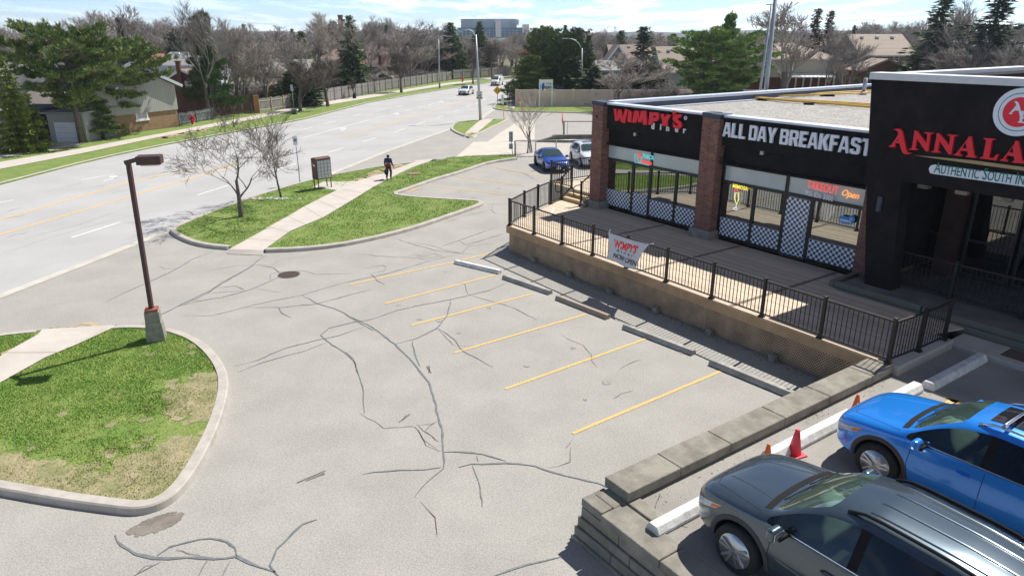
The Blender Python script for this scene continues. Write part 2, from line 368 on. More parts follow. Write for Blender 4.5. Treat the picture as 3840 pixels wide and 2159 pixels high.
I2 = [(-260, 900), (0, 848), (74, 840), (105, 835), (290, 829), (343, 826), (422, 831), (491, 853), (535, 885), (569, 929), (580, 973), (572, 1023), (554, 1081), (520, 1155), (491, 1204), (461, 1243), (432, 1268), (393, 1288), (343, 1297), (294, 1293), (147, 1273), (0, 1246), (-260, 1200)]
K2a = I2[4:]; K2b = [(-260, 900), (0, 848), (74, 840), (98, 838)]
I3a = [(1132, 324), (1142, 311), (1175, 306), (1211, 304), (1246, 303), (1281, 302), (1260, 313.5), (1240, 322), (1226, 330), (1210, 338), (1181, 349), (1155, 340), (1136, 330)]
I4 = [(1238, 271), (1246, 265), (1293, 239), (1297, 238), (1299, 268), (1490, 268), (1492, 286), (1290, 282), (1244, 276)]
grassZ = .135
def area(mb, px, z, z0=-.02, mi=0, inset=0): mb.prism([(p.x, p.y) for p in [G(u, v, 0) for u, v in px]], z0, z, mi)
isl = MB()
def inset(pts, d):
    n = len(pts); ar = sum(pts[i].x * pts[(i + 1) % n].y - pts[(i + 1) % n].x * pts[i].y for i in range(n)); sg = 1 if ar > 0 else -1; q = []
    for i, p in enumerate(pts):
        e0 = (p - pts[i - 1]).normalized(); e1 = (pts[(i + 1) % n] - p).normalized(); n0 = Vector((-e0.y, e0.x, 0)); n1 = Vector((-e1.y, e1.x, 0)); m_ = n0 + n1
        m_ = m_.normalized() if m_.length > .2 else n0
        q.append(p + m_ * sg * d)
    return q
for P in (I1, I2, I3a, I4):
    pts = inset([G(*p) for p in P], .14)
    isl.prism([(p.x, p.y) for p in pts], -.02, grassZ - .012, 0, 1)
m_grass_v = m_grass
# far verge: grass from the far kerb back to the fences
vg = [(p.x, p.y) for p in fe]; back = [G(1335, 186), G(1272, 190), G(1135, 198), G(970, 224), G(821, 250), G(651, 276), G(450, 311), G(225, 345), G(0, 370), G(-420, 430)]
isl.prism(vg + [(p.x, p.y) for p in back], -.02, .10)
lawn = struct(isl, 'grass_ground', [m_grass, m_conc])
kb = MB()
kerb(kb, smooth([G(*p) for p in K1a], 1), -1); kerb(kb, smooth([G(*p) for p in K1b], 1), -1)
kerb(kb, smooth([G(*p) for p in K2a], 2), -1, h=.16); kerb(kb, smooth([G(*p) for p in K2b], 1), -1)
kerb(kb, fe, 1, h=.12); kerb(kb, smooth([G(*p) for p in [(1281, 302), (1260, 313.5), (1240, 322), (1226, 330), (1210, 338), (1181, 349), (1155, 340), (1136, 330), (1132, 324), (1142, 311), (1175, 306), (1211, 304)]], 1), -1, h=.13)
kerb(kb, smooth([G(*p) for p in [(1492, 286), (1290, 282), (1244, 276), (1238, 271), (1246, 265), (1293, 239)]], 1), -1, h=.13)
struct(kb, 'kerb', m_conc)
# walks
sw = MB(); ZW = .15
def walk(px_l, px_r, z=ZW, ends=(0, 0), joint=1.6):
    """strip between two picture polylines; ends flagged 1 ramp down to the lot"""
    a = [G(*p) for p in px_l]; b = [G(*p) for p in px_r]; n = len(a); zs = [z] * n
    if ends[0]: zs[0] = .012
    if ends[1]: zs[-1] = .012
    vs = []
    for i in range(n): vs += [(a[i].x, a[i].y, zs[i]), (b[i].x, b[i].y, zs[i])]
    sw.add(vs, [(2 * i, 2 * i + 2, 2 * i + 3, 2 * i + 1) for i in range(n - 1)])
    return a, b
jn = MB()
def joints(a, b, step, z=ZW + .003, skip=.1):
    tot = 0; nxt = step
    for i in range(len(a) - 1):
        l = ((a[i + 1] - a[i]).length + (b[i + 1] - b[i]).length) / 2
        while nxt < tot + l:
            t = (nxt - tot) / l; ribbon(jn, [a[i].lerp(a[i + 1], t), b[i].lerp(b[i + 1], t)], .025, z); nxt += step
        tot += l
a_, b_ = walk([(572, 639), (577, 635), (596, 625), (685, 575), (768, 525), (839, 489), (881, 466), (965, 442), (997, 430), (1040, 414), (1046, 409), (1058, 404)], [(663, 643), (664, 638), (680, 626), (731, 589), (814, 554), (893, 506), (939, 477), (1005, 442), (1039, 426), (1082, 411), (1089, 406), (1104, 401)], ends=(1, 1)); joints(a_, b_, 1.75)
walk([(787, 477), (868, 487)], [(813, 463), (905, 462)], z=ZW - .006)
a_, b_ = walk([(120, 829), (109, 839), (98, 853), (45, 882), (0, 910), (-260, 1070)], [(300, 819), (292, 828), (285, 836), (190, 880), (118, 910), (-200, 1090)], ends=(1, 0)); joints(a_[1:], b_[1:], 1.9)
a_, b_ = walk([(1214, 301), (1208, 306), (1172, 337), (1166, 347)], [(1248, 298), (1241, 304), (1204, 335), (1198, 346)], ends=(1, 1))
SNp = [(-420, 515), (0, 430), (211, 389), (422, 344), (644, 302), (766, 277), (928, 249), (1122, 216.5), (1180, 209), (1272, 196), (1335, 189)]
SFp = [(-420, 490), (0, 412), (195, 379), (399, 340.5), (644, 293), (766, 266.5), (928, 241.5), (1122, 211), (1180, 204.5), (1272, 192.5), (1335, 187)]
walk(SNp, SFp, z=.125)
walk([(1268, 271), (1302, 239)], [(1293, 276), (1316, 239)], z=ZW)
struct(sw, 'sidewalk', m_walk); struct(jn, 'sidewalk_joint', M('joint_dark', (.22, .20, .17), .9, .1))
ap = MB(); ap.sheet(poly_px([(1192, 357), (1300, 357), (1380, 359), (1480, 362), (1480, 396), (1300, 393), (1205, 395), (1143, 398)]), .004)
ap.sheet(poly_px([(1226, 357), (1260, 333), (1300, 308), (1345, 300), (1345, 352), (1300, 356)]), .002)
struct(ap, 'driveway_apron', M('apron_concrete', (.52, .48, .42), .9, .06, .8, fine=.05))
# worn dirt strips beside the walks and at the kerbs
dt = MB()
def dirt(px, z, wd=.5, j=.08): ribbon(dt, resample([G(*p) for p in px], .3), wd, z, 0, j)
dirt([(840, 492), (781, 522), (700, 566), (640, 600)], .14, .22); dirt([(893, 466), (925, 452), (962, 434), (1008, 418)], .139, .8, .12)
dirt([(170, 828), (205, 812), (250, 822), (290, 826)], .006, .22, .05); dirt([(1020, 484), (1060, 469)], .006, .35, .05)
dirt([(130, 842), (60, 880), (0, 905)], .14, .25)
dirt([(405, 352), (470, 336), (520, 327)], .113, .9, .2); dirt([(1172, 343), (1215, 312)], .14, .5, .08)
struct(dt, 'worn_dirt', m_dirt)
# grey-brown damp patch by the kerb, soft edged
pt = MB(); rq = random.Random(3); pc = G(393, 1317); px_ = G(470, 1290) - G(315, 1345)
for k in range(260):
    a = rq.uniform(0, 6.283); q = math.sqrt(rq.random()) ; x = pc.x + px_.x * .5 * q * math.cos(a); y = pc.y + px_.y * .35 * q * math.cos(a) + .27 * q * math.sin(a); e = rq.uniform(.03, .13) * (1.15 - q * .8)
    pt.sheet([(x + e * math.cos(b) * rq.uniform(.6, 1.3), y + e * math.sin(b) * rq.uniform(.6, 1.3)) for b in [i * .7 for i in range(9)]], .0015 + k * 8e-6)
struct(pt, 'damp_patch', M('damp_asphalt', (.19, .17, .145), .85, .2, 3, bump=.2, fine=.25))
# ---------------------------------------------------------------- paint
yp = MB(); wp = MB()
def line(mb, a, b, wd, z, zz=0): ribbon(mb, resample([G(*a, zz), G(*b, zz)], 1.0), wd, z)
for a, b in (((1143, 659), (880, 716)), ((1248, 691), (968, 764)), ((1340, 739), (1035, 818)), ((1475, 790), (1143, 887)), ((1625, 852), (1271, 978)), ((1812, 934), (1440, 1090)),
             ((1078, 468), (1272, 490)), ((1146, 444), (1318, 466)), ((1233, 418), (1375, 446)), ((1163, 654), (1230, 638))): line(yp, a, b, .09, .006)
def pl(mb, pts, wd, z): ribbon(mb, resample(smooth([G(*p) for p in pts], 2), 2), wd, z)
pl(yp, [(-420, 655), (-100, 577), (0, 553), (298, 467), (350, 452), (450, 433), (551, 418), (612, 412)], .17, .010)
pl(yp, [(-420, 715), (-100, 620), (0, 590), (268, 512), (418, 467), (486, 447.5), (551, 431), (600, 416)], .17, .010)
pl(yp, [(853, 345), (993, 308), (1090, 279), (1200, 242), (1260, 226)], .17, .010)
for a, b in (((180, 598), (303, 559)), ((497, 491), (576, 466)), ((685, 431), (745, 412)), ((826, 384), (864, 372)), ((-60, 522), (35, 503)), ((205, 453), (289, 438)), ((393, 410), (430, 401)), ((505, 383), (550, 374)),
             ((762, 347), (929, 302)), ((753, 328), (787, 320)), ((816, 312), (845, 305)), ((889, 292), (908, 287)), ((947, 281), (967, 276)), ((996, 270), (1014, 266)), ((1064, 252), (1082, 248)),
             ((947, 297), (968, 292)), ((983, 288), (1001, 284)), ((1019, 279), (1036, 275)), ((1051, 271), (1069, 267)), ((1077, 265), (1090, 261)), ((1103, 258), (1114, 255)), ((1142, 246), (1155, 242)),
             ((913, 357), (946, 347)), ((991, 333), (1017, 324)), ((1048, 314), (1070, 306)), ((1098, 297), (1116, 291)), ((1142, 281), (1155, 277)), ((1172, 270), (1184, 266)), ((1196, 262), (1206, 258)), ((1215, 253), (1224, 249))):
    line(wp, a, b, .13, .010)
def arrow(u, v, k=1.0):
    c = G(u, v); r = MB(); sh = [(-.1, -1.5), (.1, -1.5), (.1, -.3), (-.5, .25), (-.5, -.1), (-1.0, .5), (-.5, 1.1), (-.5, .75), (-.1, .3)]
    d = (G(1090, 279) - G(993, 308)).normalized(); n = Vector((-d.y, d.x, 0))
    wp.add([c + d * (y * 1.3 * k) + n * (-x * 1.5 * k) + Vector((0, 0, .012)) for x, y in sh], [(0, 1, 2, 8), (2, 3, 7, 8), (3, 4, 6, 7), (4, 5, 6)])
arrow(292, 448, .55); arrow(872, 325, .7); arrow(1006, 287, .7); arrow(1117, 256, .7)
struct(yp, 'yellow_marking', m_yel); struct(wp, 'white_marking', m_wht)
# ---------------------------------------------------------------- crack filler
c3 = crop(400, 500, 1400, 1609); c5 = crop(1300, 1000, 2600, 2092); c4 = crop(0, 1100, 1000, 1367); c6 = crop(1300, 500, 2100, 1931); c0 = lambda x, y: (x, y)
CR = [(c3, .035, [(0, 1015), (100, 965), (240, 905), (400, 830), (520, 760), (640, 712)]), (c3, .05, [(190, 1165), (330, 1095), (480, 1020), (600, 960), (700, 900), (850, 820), (960, 735)]),
 (c3, .04, [(440, 1040), (560, 1010), (700, 990), (860, 945), (1040, 870)]), (c3, .035, [(920, 795), (1000, 810), (1050, 850)]), (c3, .03, [(455, 1100), (640, 1100), (850, 1045), (1000, 1010), (1180, 975), (1400, 910), (1609, 860)]),
 (c3, .035, [(840, 1050), (1050, 1050), (1270, 1028), (1450, 980), (1609, 940)]), (c3, .045, [(1180, 975), (1270, 1025), (1370, 1055), (1520, 1135), (1609, 1190)]), (c3, .035, [(1035, 1050), (1060, 1090), (1120, 1115)]),
 (c3, .045, [(1609, 1118), (1500, 1135), (1340, 1175), (1290, 1215), (1340, 1260), (1430, 1320), (1490, 1380), (1515, 1448)]), (c3, .035, [(765, 1405), (900, 1370), (1060, 1300), (1250, 1250), (1400, 1220), (1560, 1165)]),
 (c3, .03, [(790, 1440), (950, 1380), (1200, 1310), (1330, 1260)]), (c3, .03, [(640, 935), (780, 920), (840, 945)]), (c3, .02, [(900, 935), (1050, 960)]), (c3, .03, [(1045, 870), (985, 885), (990, 850), (1050, 835), (1200, 830), (1260, 850), (1490, 845)]),
 (c3, .03, [(440, 1045), (600, 970), (760, 870), (900, 790)]), (c3, .02, [(600, 968), (720, 955), (860, 950)]), (c3, .02, [(1000, 800), (1030, 770), (1110, 755), (1240, 735)]),
 (c5, .06, [(0, 290), (150, 360), (290, 465), (380, 555), (430, 610), (500, 700), (530, 800), (550, 900), (575, 980), (585, 1060), (585, 1180), (570, 1220), (480, 1300), (410, 1390)]), (c5, .05, [(400, 450), (410, 520), (440, 600)]),
 (c5, .05, [(300, 465), (420, 435), (550, 375), (610, 290), (630, 200)]), (c5, .035, [(555, 375), (650, 440), (700, 510), (800, 560), (885, 605)]), (c5, .035, [(0, 345), (120, 325), (300, 265), (450, 230), (620, 200), (740, 170), (850, 145), (970, 95)]),
 (c5, .03, [(740, 170), (880, 210), (1010, 250), (1150, 320)]), (c5, .02, [(645, 90), (710, 105), (740, 170)]), (c5, .055, [(590, 1115), (700, 1120), (820, 1130), (960, 1170)]),
 (c5, .055, [(680, 1210), (760, 1190), (900, 1185), (1020, 1185), (1130, 1205), (1250, 1245), (1400, 1280), (1520, 1305), (1575, 1330)]), (c5, .035, [(760, 1200), (795, 1290), (805, 1380), (815, 1448)]),
 (c5, .04, [(100, 1250), (250, 1230), (480, 1220), (570, 1210)]), (c5, .04, [(0, 515), (45, 555), (75, 650), (95, 750), (103, 885)]),
 (c4, .075, [(590, 1240), (620, 1290), (700, 1335), (790, 1355), (950, 1355), (1100, 1360), (1210, 1350), (1340, 1400), (1420, 1430)]), (c4, .06, [(810, 1340), (870, 1300), (960, 1270), (1070, 1255), (1160, 1270), (1200, 1300), (1210, 1345)]),
 (c4, .05, [(1060, 1365), (1020, 1448)]), (c4, .05, [(1190, 1365), (1140, 1448)]), (c4, .03, [(820, 1380), (690, 1448)]), (c0, .06, [(706, 1448), (683, 1420), (700, 1380), (760, 1320), (800, 1305)]), (c0, .06, [(1240, 1448), (1330, 1420), (1410, 1398)]),
 (c6, .03, [(1330, 640), (1310, 690), (1350, 725), (1460, 742)]), (c6, .03, [(1310, 690), (1200, 720), (1050, 750)]), (c6, .03, [(870, 815), (1010, 765)]), (c6, .02, [(1250, 638), (1460, 642)]),
 (c6, .03, [(860, 1025), (1100, 940), (1350, 850)]), (c6, .03, [(1010, 970), (1090, 1010), (1450, 900)]), (c6, .03, [(420, 940), (520, 980), (800, 1060), (1000, 1085), (1170, 1095)]), (c6, .03, [(560, 980), (750, 1010), (900, 1060), (1040, 1085), (1100, 1020), (1320, 1000)]),
 (c6, .03, [(0, 1350), (180, 1310), (400, 1260), (600, 1200), (800, 1140), (1000, 1095)]), (c6, .025, [(50, 1090), (200, 1100), (330, 1115), (500, 1120), (760, 1140)]), (c6, .03, [(210, 1270), (340, 1240), (350, 1205), (330, 1195), (150, 1225)]), (c6, .035, [(220, 1275), (270, 1330), (345, 1370)]),
 (c6, .035, [(1350, 320), (1600, 360), (1740, 440)]), (c0, .02, [(0, 640), (120, 600), (260, 560), (430, 520)]), (c0, .025, [(60, 600), (200, 565), (330, 520)])]
cs = MB()
for cv, wd, pts in CR: ribbon(cs, [G(*cv(*p)) for p in pts], wd * .8, .007, 0, .022, True)
struct(cs, 'crack_sealant', m_seal)
# faint oil drips where cars stand
ol = MB(); ro_ = random.Random(21)
for (u, v) in ((1010, 770), (1090, 800), (1180, 850), (1290, 930), (1440, 1010), (1150, 700), (1240, 760), (1560, 950), (1230, 455), (1190, 480), (1700, 900), (1480, 880)):
    for k in range(ro_.randint(1, 2)):
        p = G(u + ro_.uniform(-40, 40), v + ro_.uniform(-20, 20)); q = ro_.uniform(.04, .13); ol.sheet([(p.x + q * math.cos(a) * ro_.uniform(.7, 1.2), p.y + q * math.sin(a) * ro_.uniform(.7, 1.2)) for a in [i * .63 for i in range(10)]], .0055)
struct(ol, 'oil_stain', M('oil_stain', (.285, .275, .25), .85, .2, 8, fine=.3, fscale=32))
# scuffs left by tyres and ploughs
sc_ = MB()
for cv, a, b in ((c5, (320, 935), (375, 890)), (c5, (330, 925), (360, 895)), (c5, (480, 600), (510, 640)), (c5, (495, 595), (500, 640)), (c0, (745, 1215), (820, 1183)), (c0, (770, 1208), (815, 1190))): ribbon(sc_, [G(*cv(*a)), G(*cv(*b))], .04, .0065, 0, .03)
struct(sc_, 'scuff_mark', M('scuff', (.17, .16, .14), .9, .2, 10))
TH = [(c5, [(75, 880), (130, 910), (230, 970), (330, 968), (420, 965), (470, 1040), (570, 1110)]), (c5, [(1290, 400), (1340, 440), (1430, 475), (1480, 530), (1490, 570), (1515, 610)]), (c5, [(1370, 1020), (1320, 1100)]), (c5, [(1360, 1090), (1350, 1180), (1220, 1215)]),
 (c5, [(430, 950), (520, 1020), (560, 1060)]), (c5, [(440, 980), (480, 1080), (560, 1110)]), (c5, [(540, 930), (470, 990), (550, 1050)]), (c5, [(430, 960), (540, 940)]), (c5, [(1640, 620), (1700, 580), (1770, 560)]), (c5, [(1600, 800), (1660, 765), (1730, 745)]), (c5, [(780, 1140), (800, 1180)]),
 (c5, [(550, 375), (640, 470), (760, 480)]), (c4, [(700, 1448), (760, 1400), (840, 1370)]), (c4, [(910, 1310), (980, 1330), (1060, 1350)]), (c6, [(200, 1090), (260, 1120), (330, 1110), (420, 1120)]), (c6, [(500, 1120), (640, 1100), (760, 1130), (880, 1100)]),
 (c6, [(560, 1150), (650, 1120), (760, 1160)]), (c6, [(600, 1080), (680, 1110), (800, 1090), (900, 1130)]), (c3, [(320, 800), (340, 815), (430, 815)]), (c3, [(340, 880), (460, 865)]), (c0, [(520, 680), (600, 668), (700, 665)]), (c0, [(1060, 1258), (1100, 1300), (1104, 1350)])]
th = MB()
for cv, pts in TH: ribbon(th, [G(*cv(*p)) for p in pts], .014, .008, 0, .03, True)
rr = random.Random(5)
for k in range(26):      # hairline cracks on the street
    u = rr.uniform(0, 1000); v = 640 - u * .27 - rr.uniform(10, 150); d = rr.uniform(30, 120)
    ribbon(th, [G(u + i * d / 4, v - i * d * .05 + rr.uniform(-2, 2)) for i in range(5)], .02, .012, 0, .05, True)
struct(th, 'hairline_crack', m_crack)
# drain grates and manhole
def disc(name, label, u, v, r, z, m, zz=0):
    mb = MB(); p = G(u, v, zz); mb.tube([(p.x, p.y, z), (p.x, p.y, z + .012)], [r, r], 24)
    for k in range(-4, 5): mb.box((p.x + k * r * .2, p.y, z + .014), (r * .07, 1.7 * math.sqrt(max(.01, r * r - (k * r * .2) ** 2)), .012), mi=1)
    tag(mb.build(name, m), label, 'manhole cover')
mi_ = M('cast_iron', (.13, .09, .08), .7, .2, 12, metal=.3)
disc('manhole_cover', 'dark round iron grate set in the lot among sealed cracks', 727, 691, .40, .004, [mi_, m_blackp])
disc('manhole_cover', 'rusty round manhole lid in the grass beside the sidewalk', 1040, 442, .42, .15, [M('rusty_iron', (.33, .2, .14), .8, .2, 12), mi_])
# grass blades on the near islands and verge
def inpoly(x, y, P):
    c = False; j = len(P) - 1
    for i in range(len(P)):
        if (P[i].y > y) != (P[j].y > y) and x < (P[j].x - P[i].x) * (y - P[i].y) / (P[j].y - P[i].y) + P[i].x: c = not c
        j = i
    return c
from mathutils.kdtree import KDTree
_kp = [q for K in (K1a, K1b, K2a, K2b) for q in resample([G(*p) for p in K], .06)]
KT = KDTree(len(_kp))
for i_, q_ in enumerate(_kp): KT.insert(q_, i_)
KT.balance()
def blades(P, n, walks, h=.055, wd=.014, bare=None, seed=1):
    r = random.Random(seed); P = [G(*p) for p in P]; x0, x1 = min(p.x for p in P), max(p.x for p in P); y0, y1 = min(p.y for p in P), max(p.y for p in P)
    x0 = max(x0, -17.5); mb = MB(); k = 0; V = mb.v; Fs = mb.f; WK = [[G(*q) for q in w_] for w_ in walks]
    while k < n:
        x = r.uniform(x0, x1); y = r.uniform(y0, y1); k += 1
        if not inpoly(x, y, P) or any(inpoly(x, y, w_) for w_ in WK): continue
        if KT.find((x, y, 0))[2] < .27: continue
        d = noise.noise(Vector((x * .9, y * .9, 1))) * .6 + noise.noise(Vector((x * 3.5, y * 3.5, 3))) * .4
        if bare and d + bare(x, y) < r.uniform(-.3, .25): continue
        a = r.uniform(0, 6.283); hh = h * r.uniform(.5, 1.3) * (1 + d * .6); c_, s_ = math.cos(a) * wd, math.sin(a) * wd; lx, ly = r.gauss(0, .5) * hh, r.gauss(0, .5) * hh; o = len(V)
        V += [(x - c_, y - s_, .12), (x + c_, y + s_, .12), (x + lx, y + ly, .125 + hh)]; Fs.append((o, o + 1, o + 2))
    mb.mi = [0] * len(Fs); mb.sm = [False] * len(Fs); return mb
wk1 = [(577, 635), (685, 575), (881, 466), (1046, 409), (1089, 406), (939, 477), (814, 554), (664, 638)]
wk2 = [(112, 838), (0, 910), (-260, 1070), (-200, 1090), (118, 910), (290, 826)]
def bare2(x, y):       # thin dry turf by the corner kerb
    p = G(430, 1220); q = G(120, 1240); e = G(540, 1000); d = min(math.hypot(x - p.x, y - p.y) / 2.2, abs((x - q.x) * .3 + (y - q.y)) / .9, math.hypot(x - e.x, y - e.y) / 1.6)
    return -.75 + min(1.1, d * .75)
b2 = blades(I2, 170000, [wk2], .036, .010, bare2, 2); tag(b2.build('grass', m_blade), 'thin spring grass on the kerbed island under the lamp post', 'grass', kind='stuff')
b1 = blades(I1, 120000, [wk1], .042, .016, lambda x, y: .15, 3); tag(b1.build('grass', m_blade), 'spring grass on the island around the bare street trees', 'grass', kind='stuff')
b3 = blades(I2, 60000, [wk2], .04, .012, lambda x, y: -.35 - bare2(x, y), 6); tag(b3.build('grass', M('dry_blade', (.34, .27, .12), .9, col2=(.22, .26, .07), var=.3, scale=2)), 'dry straw coloured grass along the corner kerb of the lamp post island', 'grass', kind='stuff')
# dry earth showing between the thin corner turf, as many small worn spots
dr = MB(); rj = random.Random(8); PI2 = [G(*p) for p in I2]; WK2 = [G(*p) for p in wk2]; k = 0; tries = 0
def spot(mb, x, y, q, z, n=9): mb.sheet([(x + q * math.cos(a) * rj.uniform(.6, 1.3), y + q * math.sin(a) * rj.uniform(.6, 1.3)) for a in [i * 2 * math.pi / n for i in range(n)]], z)
while k < 1500 and tries < 60000:
    tries += 1; x = rj.uniform(-15, -5); y = rj.uniform(11, 21)
    if not inpoly(x, y, PI2) or inpoly(x, y, WK2) or KT.find((x, y, 0))[2] < .25: continue
    b_ = -bare2(x, y) - .12 + noise.noise(Vector((x * 2, y * 2, 7))) * .3
    if rj.random() > max(.001, b_ * 1.3): continue
    spot(dr, x, y, rj.uniform(.04, .20), .1235 + k * 8e-6); k += 1
struct(dr, 'dry_turf', M('dry_turf', (.20, .205, .085), .95, col2=(.34, .295, .175), var=.3, scale=2.2, detail=9, bump=.5, fine=.3, fscale=25))
# ================================================================ upper lot, retaining wall, buildings (frame: s along the facade, n outwards)
BR = (FO.x, FO.y, 0)
def bthing(name, label, cat, group=None): return thing(name, label, cat, BR, FA, group)
def lp(*a): return L(*a)
m_stone = M('wall_block', (.235, .22, .185), .95, .25, 2.5, bump=.5, bscale=30, fine=.15)
m_ws = M('white_stop', (.66, .66, .64), .85, .16, 6, bump=.25, bscale=30, fine=.12, fscale=40)
m_cs = M('grey_stop', (.34, .33, .30), .9, .2, 4, bump=.25, bscale=30, fine=.1)
up = MB(); up.prism([(W(s, n, 0).x, W(s, n, 0).y) for s, n in ((16.0, -4), (60, -4), (60, 14.12), (15.95, 14.12), (15.95, 5.5), (16.0, 5.4))], .3, ZU); struct(up, 'upper_lot', m_up)
# retaining wall
rw = bthing('retaining_wall', 'stepped grey concrete block retaining wall between the upper and lower parking lots', 'wall')
def blk(name, s0, s1, n0, n1, z0, z1):
    m = MB(); m.bb(lp(s0, n0, z0), lp(s1, n1, z1)); bevel(m.build(name, m_stone, rw), .022, 2)
ns = [5.35, 6.3, 8.0, 9.6, 11.3, 12.7, 14.02]
for i in range(len(ns) - 1): blk('cap_block', 15.42 + .004 * (i % 2), 16.02, ns[i] + .006, ns[i + 1] - .006, ZU + .05, ZU + .25)
blk('wall_course', 15.5, 15.98, 5.4, 14.3, -.05, ZU + .05); blk('wall_course', 15.98, 16.75, 13.72, 14.0, .5, ZU + .045)
blk('cap_block', 15.43, 15.95, 14.03, 14.55, ZU - .13, ZU + .035)
blk('cap_block', 15.97, 17.30, 14.04, 14.59, ZU - .13, ZU + .035)
blk('cap_block', 17.32, 18.9, 14.04, 14.59, ZU - .13, ZU + .035)
blk('cap_block', 18.92, 20.6, 14.04, 14.59, ZU - .13, ZU + .035); blk('cap_block', 20.62, 22.6, 14.04, 14.59, ZU - .13, ZU + .035)
for k in range(4):
    z1 = ZU - .13 - k * .2; off = .04 * k + .01
    ss = 15.45 - off; j = .35 * (k % 2); edges = [ss] + [ss + .95 + j + i * 1.05 for i in range(7)]
    for a, b in zip(edges, edges[1:]): blk('wall_block', a + .006, b - .006, 14.1, 14.55 + off, z1 - .2, z1 - .004)
# wheel stops
def stop_mb(l, mat, seed=0):
    m = MB(); w0, w1, h = .115, .065, .14
    sec = [(-w0, 0), (w0, 0), (w0, .05), (w1, h), (-w1, h), (-w0, .05)]
    vs = [(x, y, z) for x in (-l / 2, l / 2) for y, z in sec]; n = 6
    m.add(vs, [tuple(range(5, -1, -1)), tuple(range(6, 12))] + [(i, (i + 1) % 6, (i + 1) % 6 + 6, i + 6) for i in range(6)]); return m
def stop(a, b, z, mat, label, wide=1.0, grp=None):
    a = G(*a, z); b = G(*b, z); d = b - a; o = stop_mb(d.length, mat).build('wheel_stop', mat); o.location = (a + b) / 2 + Vector((0, 0, .004)); o.rotation_euler = (0, 0, math.atan2(d.y, d.x)); o.scale = (1, wide, wide)
    bevel(o, .012, 2); tag(o, label, 'wheel stop', grp)
g1 = 'wheel stops along the deck'
m_cs2 = M('rusty_stop', (.33, .30, .25), .9, col2=(.34, .26, .19), var=.2, scale=1.6, bump=.25)
stop((1146, 662), (1258, 688), 0, m_ws, 'pale painted wheel stop at the far left end of the row below the deck', 1.0, g1)
stop((1268, 700), (1385, 740), 0, m_cs, 'dark grey wheel stop next to the white one below the deck', 1.0, g1)
stop((1402, 752), (1530, 802), 0, m_cs2, 'grey wheel stop with rust streaks below the deck banner', 1.0, g1)
stop((1570, 825), (1745, 892), 0, m_cs, 'grey wheel stop at the upper end of the second nearest yellow line', 1.0, g1)
stop((1788, 915), (2010, 1006), 0, m_cs, 'long grey wheel stop butting the retaining wall at the near end of the deck', 1.1, g1)
g2 = 'white wheel stops on the upper lot'
def stop2(s, n0, n1, label, w=1.25):
    a, b = W(s, n0, ZU), W(s, n1, ZU); d = b - a; o = stop_mb(d.length, m_ws).build('wheel_stop', m_ws); o.location = (a + b) / 2 + Vector((0, 0, .004)); o.rotation_euler = (0, 0, math.atan2(d.y, d.x)); o.scale = (1, w, w); bevel(o, .012, 2); tag(o, label, 'wheel stop', g2)
stop2(16.78, 12.45, 14.2, 'white wheel stop in front of the grey car by the wall corner')
stop2(16.55, 8.1, 10.9, 'white wheel stop behind the pink cone in front of the blue car', 1.35)
stop2(16.72, 5.65, 7.2, 'white wheel stop half shaded beyond the blue car', 1.35)
stop2(16.85, 2.75, 5.45, 'blue-shaded white wheel stop nearest the restaurant entrance', 1.35)
# yellow stencil, seams of the upper lot
ym = MB()
for a, b, wd in (((2378, 998), (2425, 1018), .16), ((2396, 1004), (2392, 1024), .22), ((2430, 1012), (2455, 1024), .08)): ribbon(ym, resample([G(*a, ZU), G(*b, ZU)], .2), wd, ZU + .006, 0, .012)
struct(ym, 'yellow_stencil', m_yel)
sm_ = MB(); ribbon(sm_, resample([W(18.1, 5.9, 0), W(21.5, 3.0, 0)], .5), .02, ZU + .005, 0, .02); ribbon(sm_, resample([W(16.1, 13.3, 0), W(16.5, 13.9, 0), W(17.0, 13.6, 0)], .2), .015, ZU + .005, 0, .02); struct(sm_, 'hairline_crack', m_crack)
cb = MB()
cb.bb(lp(15.62, 2.62, .5), lp(16.12, 5.34, ZD - .02)); cb.bb(lp(15.9, 2.28, .5), lp(30, 2.6, ZU + .12)); cb.bb(lp(15.9, 1.5, .5), lp(17.05, 2.27, ZU + .118))
o = struct(cb, 'entrance_kerb', m_walk); o.location = BR; o.rotation_euler = (0, 0, FA); bevel(o, .03, 2)
pv = MB(); pv.bb(lp(16.1, .9, .5), lp(30, 2.27, ZU + .10)); o = struct(pv, 'paver_walk', brick('pavers', (.16, .10, .085), (.20, .13, .11), (.10, .09, .09), 1, .4, .2)); o.location = BR; o.rotation_euler = (0, 0, FA)
# litter and gravel crumbs
gr = MB(); r = random.Random(9)
for k in range(260):
    s, n = r.uniform(16.05, 17.4), r.uniform(5, 14.5)
    if r.random() < .5: s = 16.05 + abs(r.gauss(0, .15))
    q = r.uniform(.006, .016); gr.box(lp(s, n, ZU + q / 2), (q, q * .8, q), r.uniform(0, 3), mi=0 if r.random() < .8 else 1)
for k in range(500):
    s, n = 0, 0
    s = r.uniform(.3, 15.3); n = 5.42 + abs(r.gauss(0, .14)); q = r.uniform(.01, .03); gr.box(lp(s, n, q / 2), (q, q * .8, q), r.uniform(0, 3))
o = gr.build('gravel', [m_stone, m_ws]); o.location = BR; o.rotation_euler = (0, 0, FA); tag(o, 'loose gravel crumbs along the walls of the parking lots', 'gravel', kind='stuff')
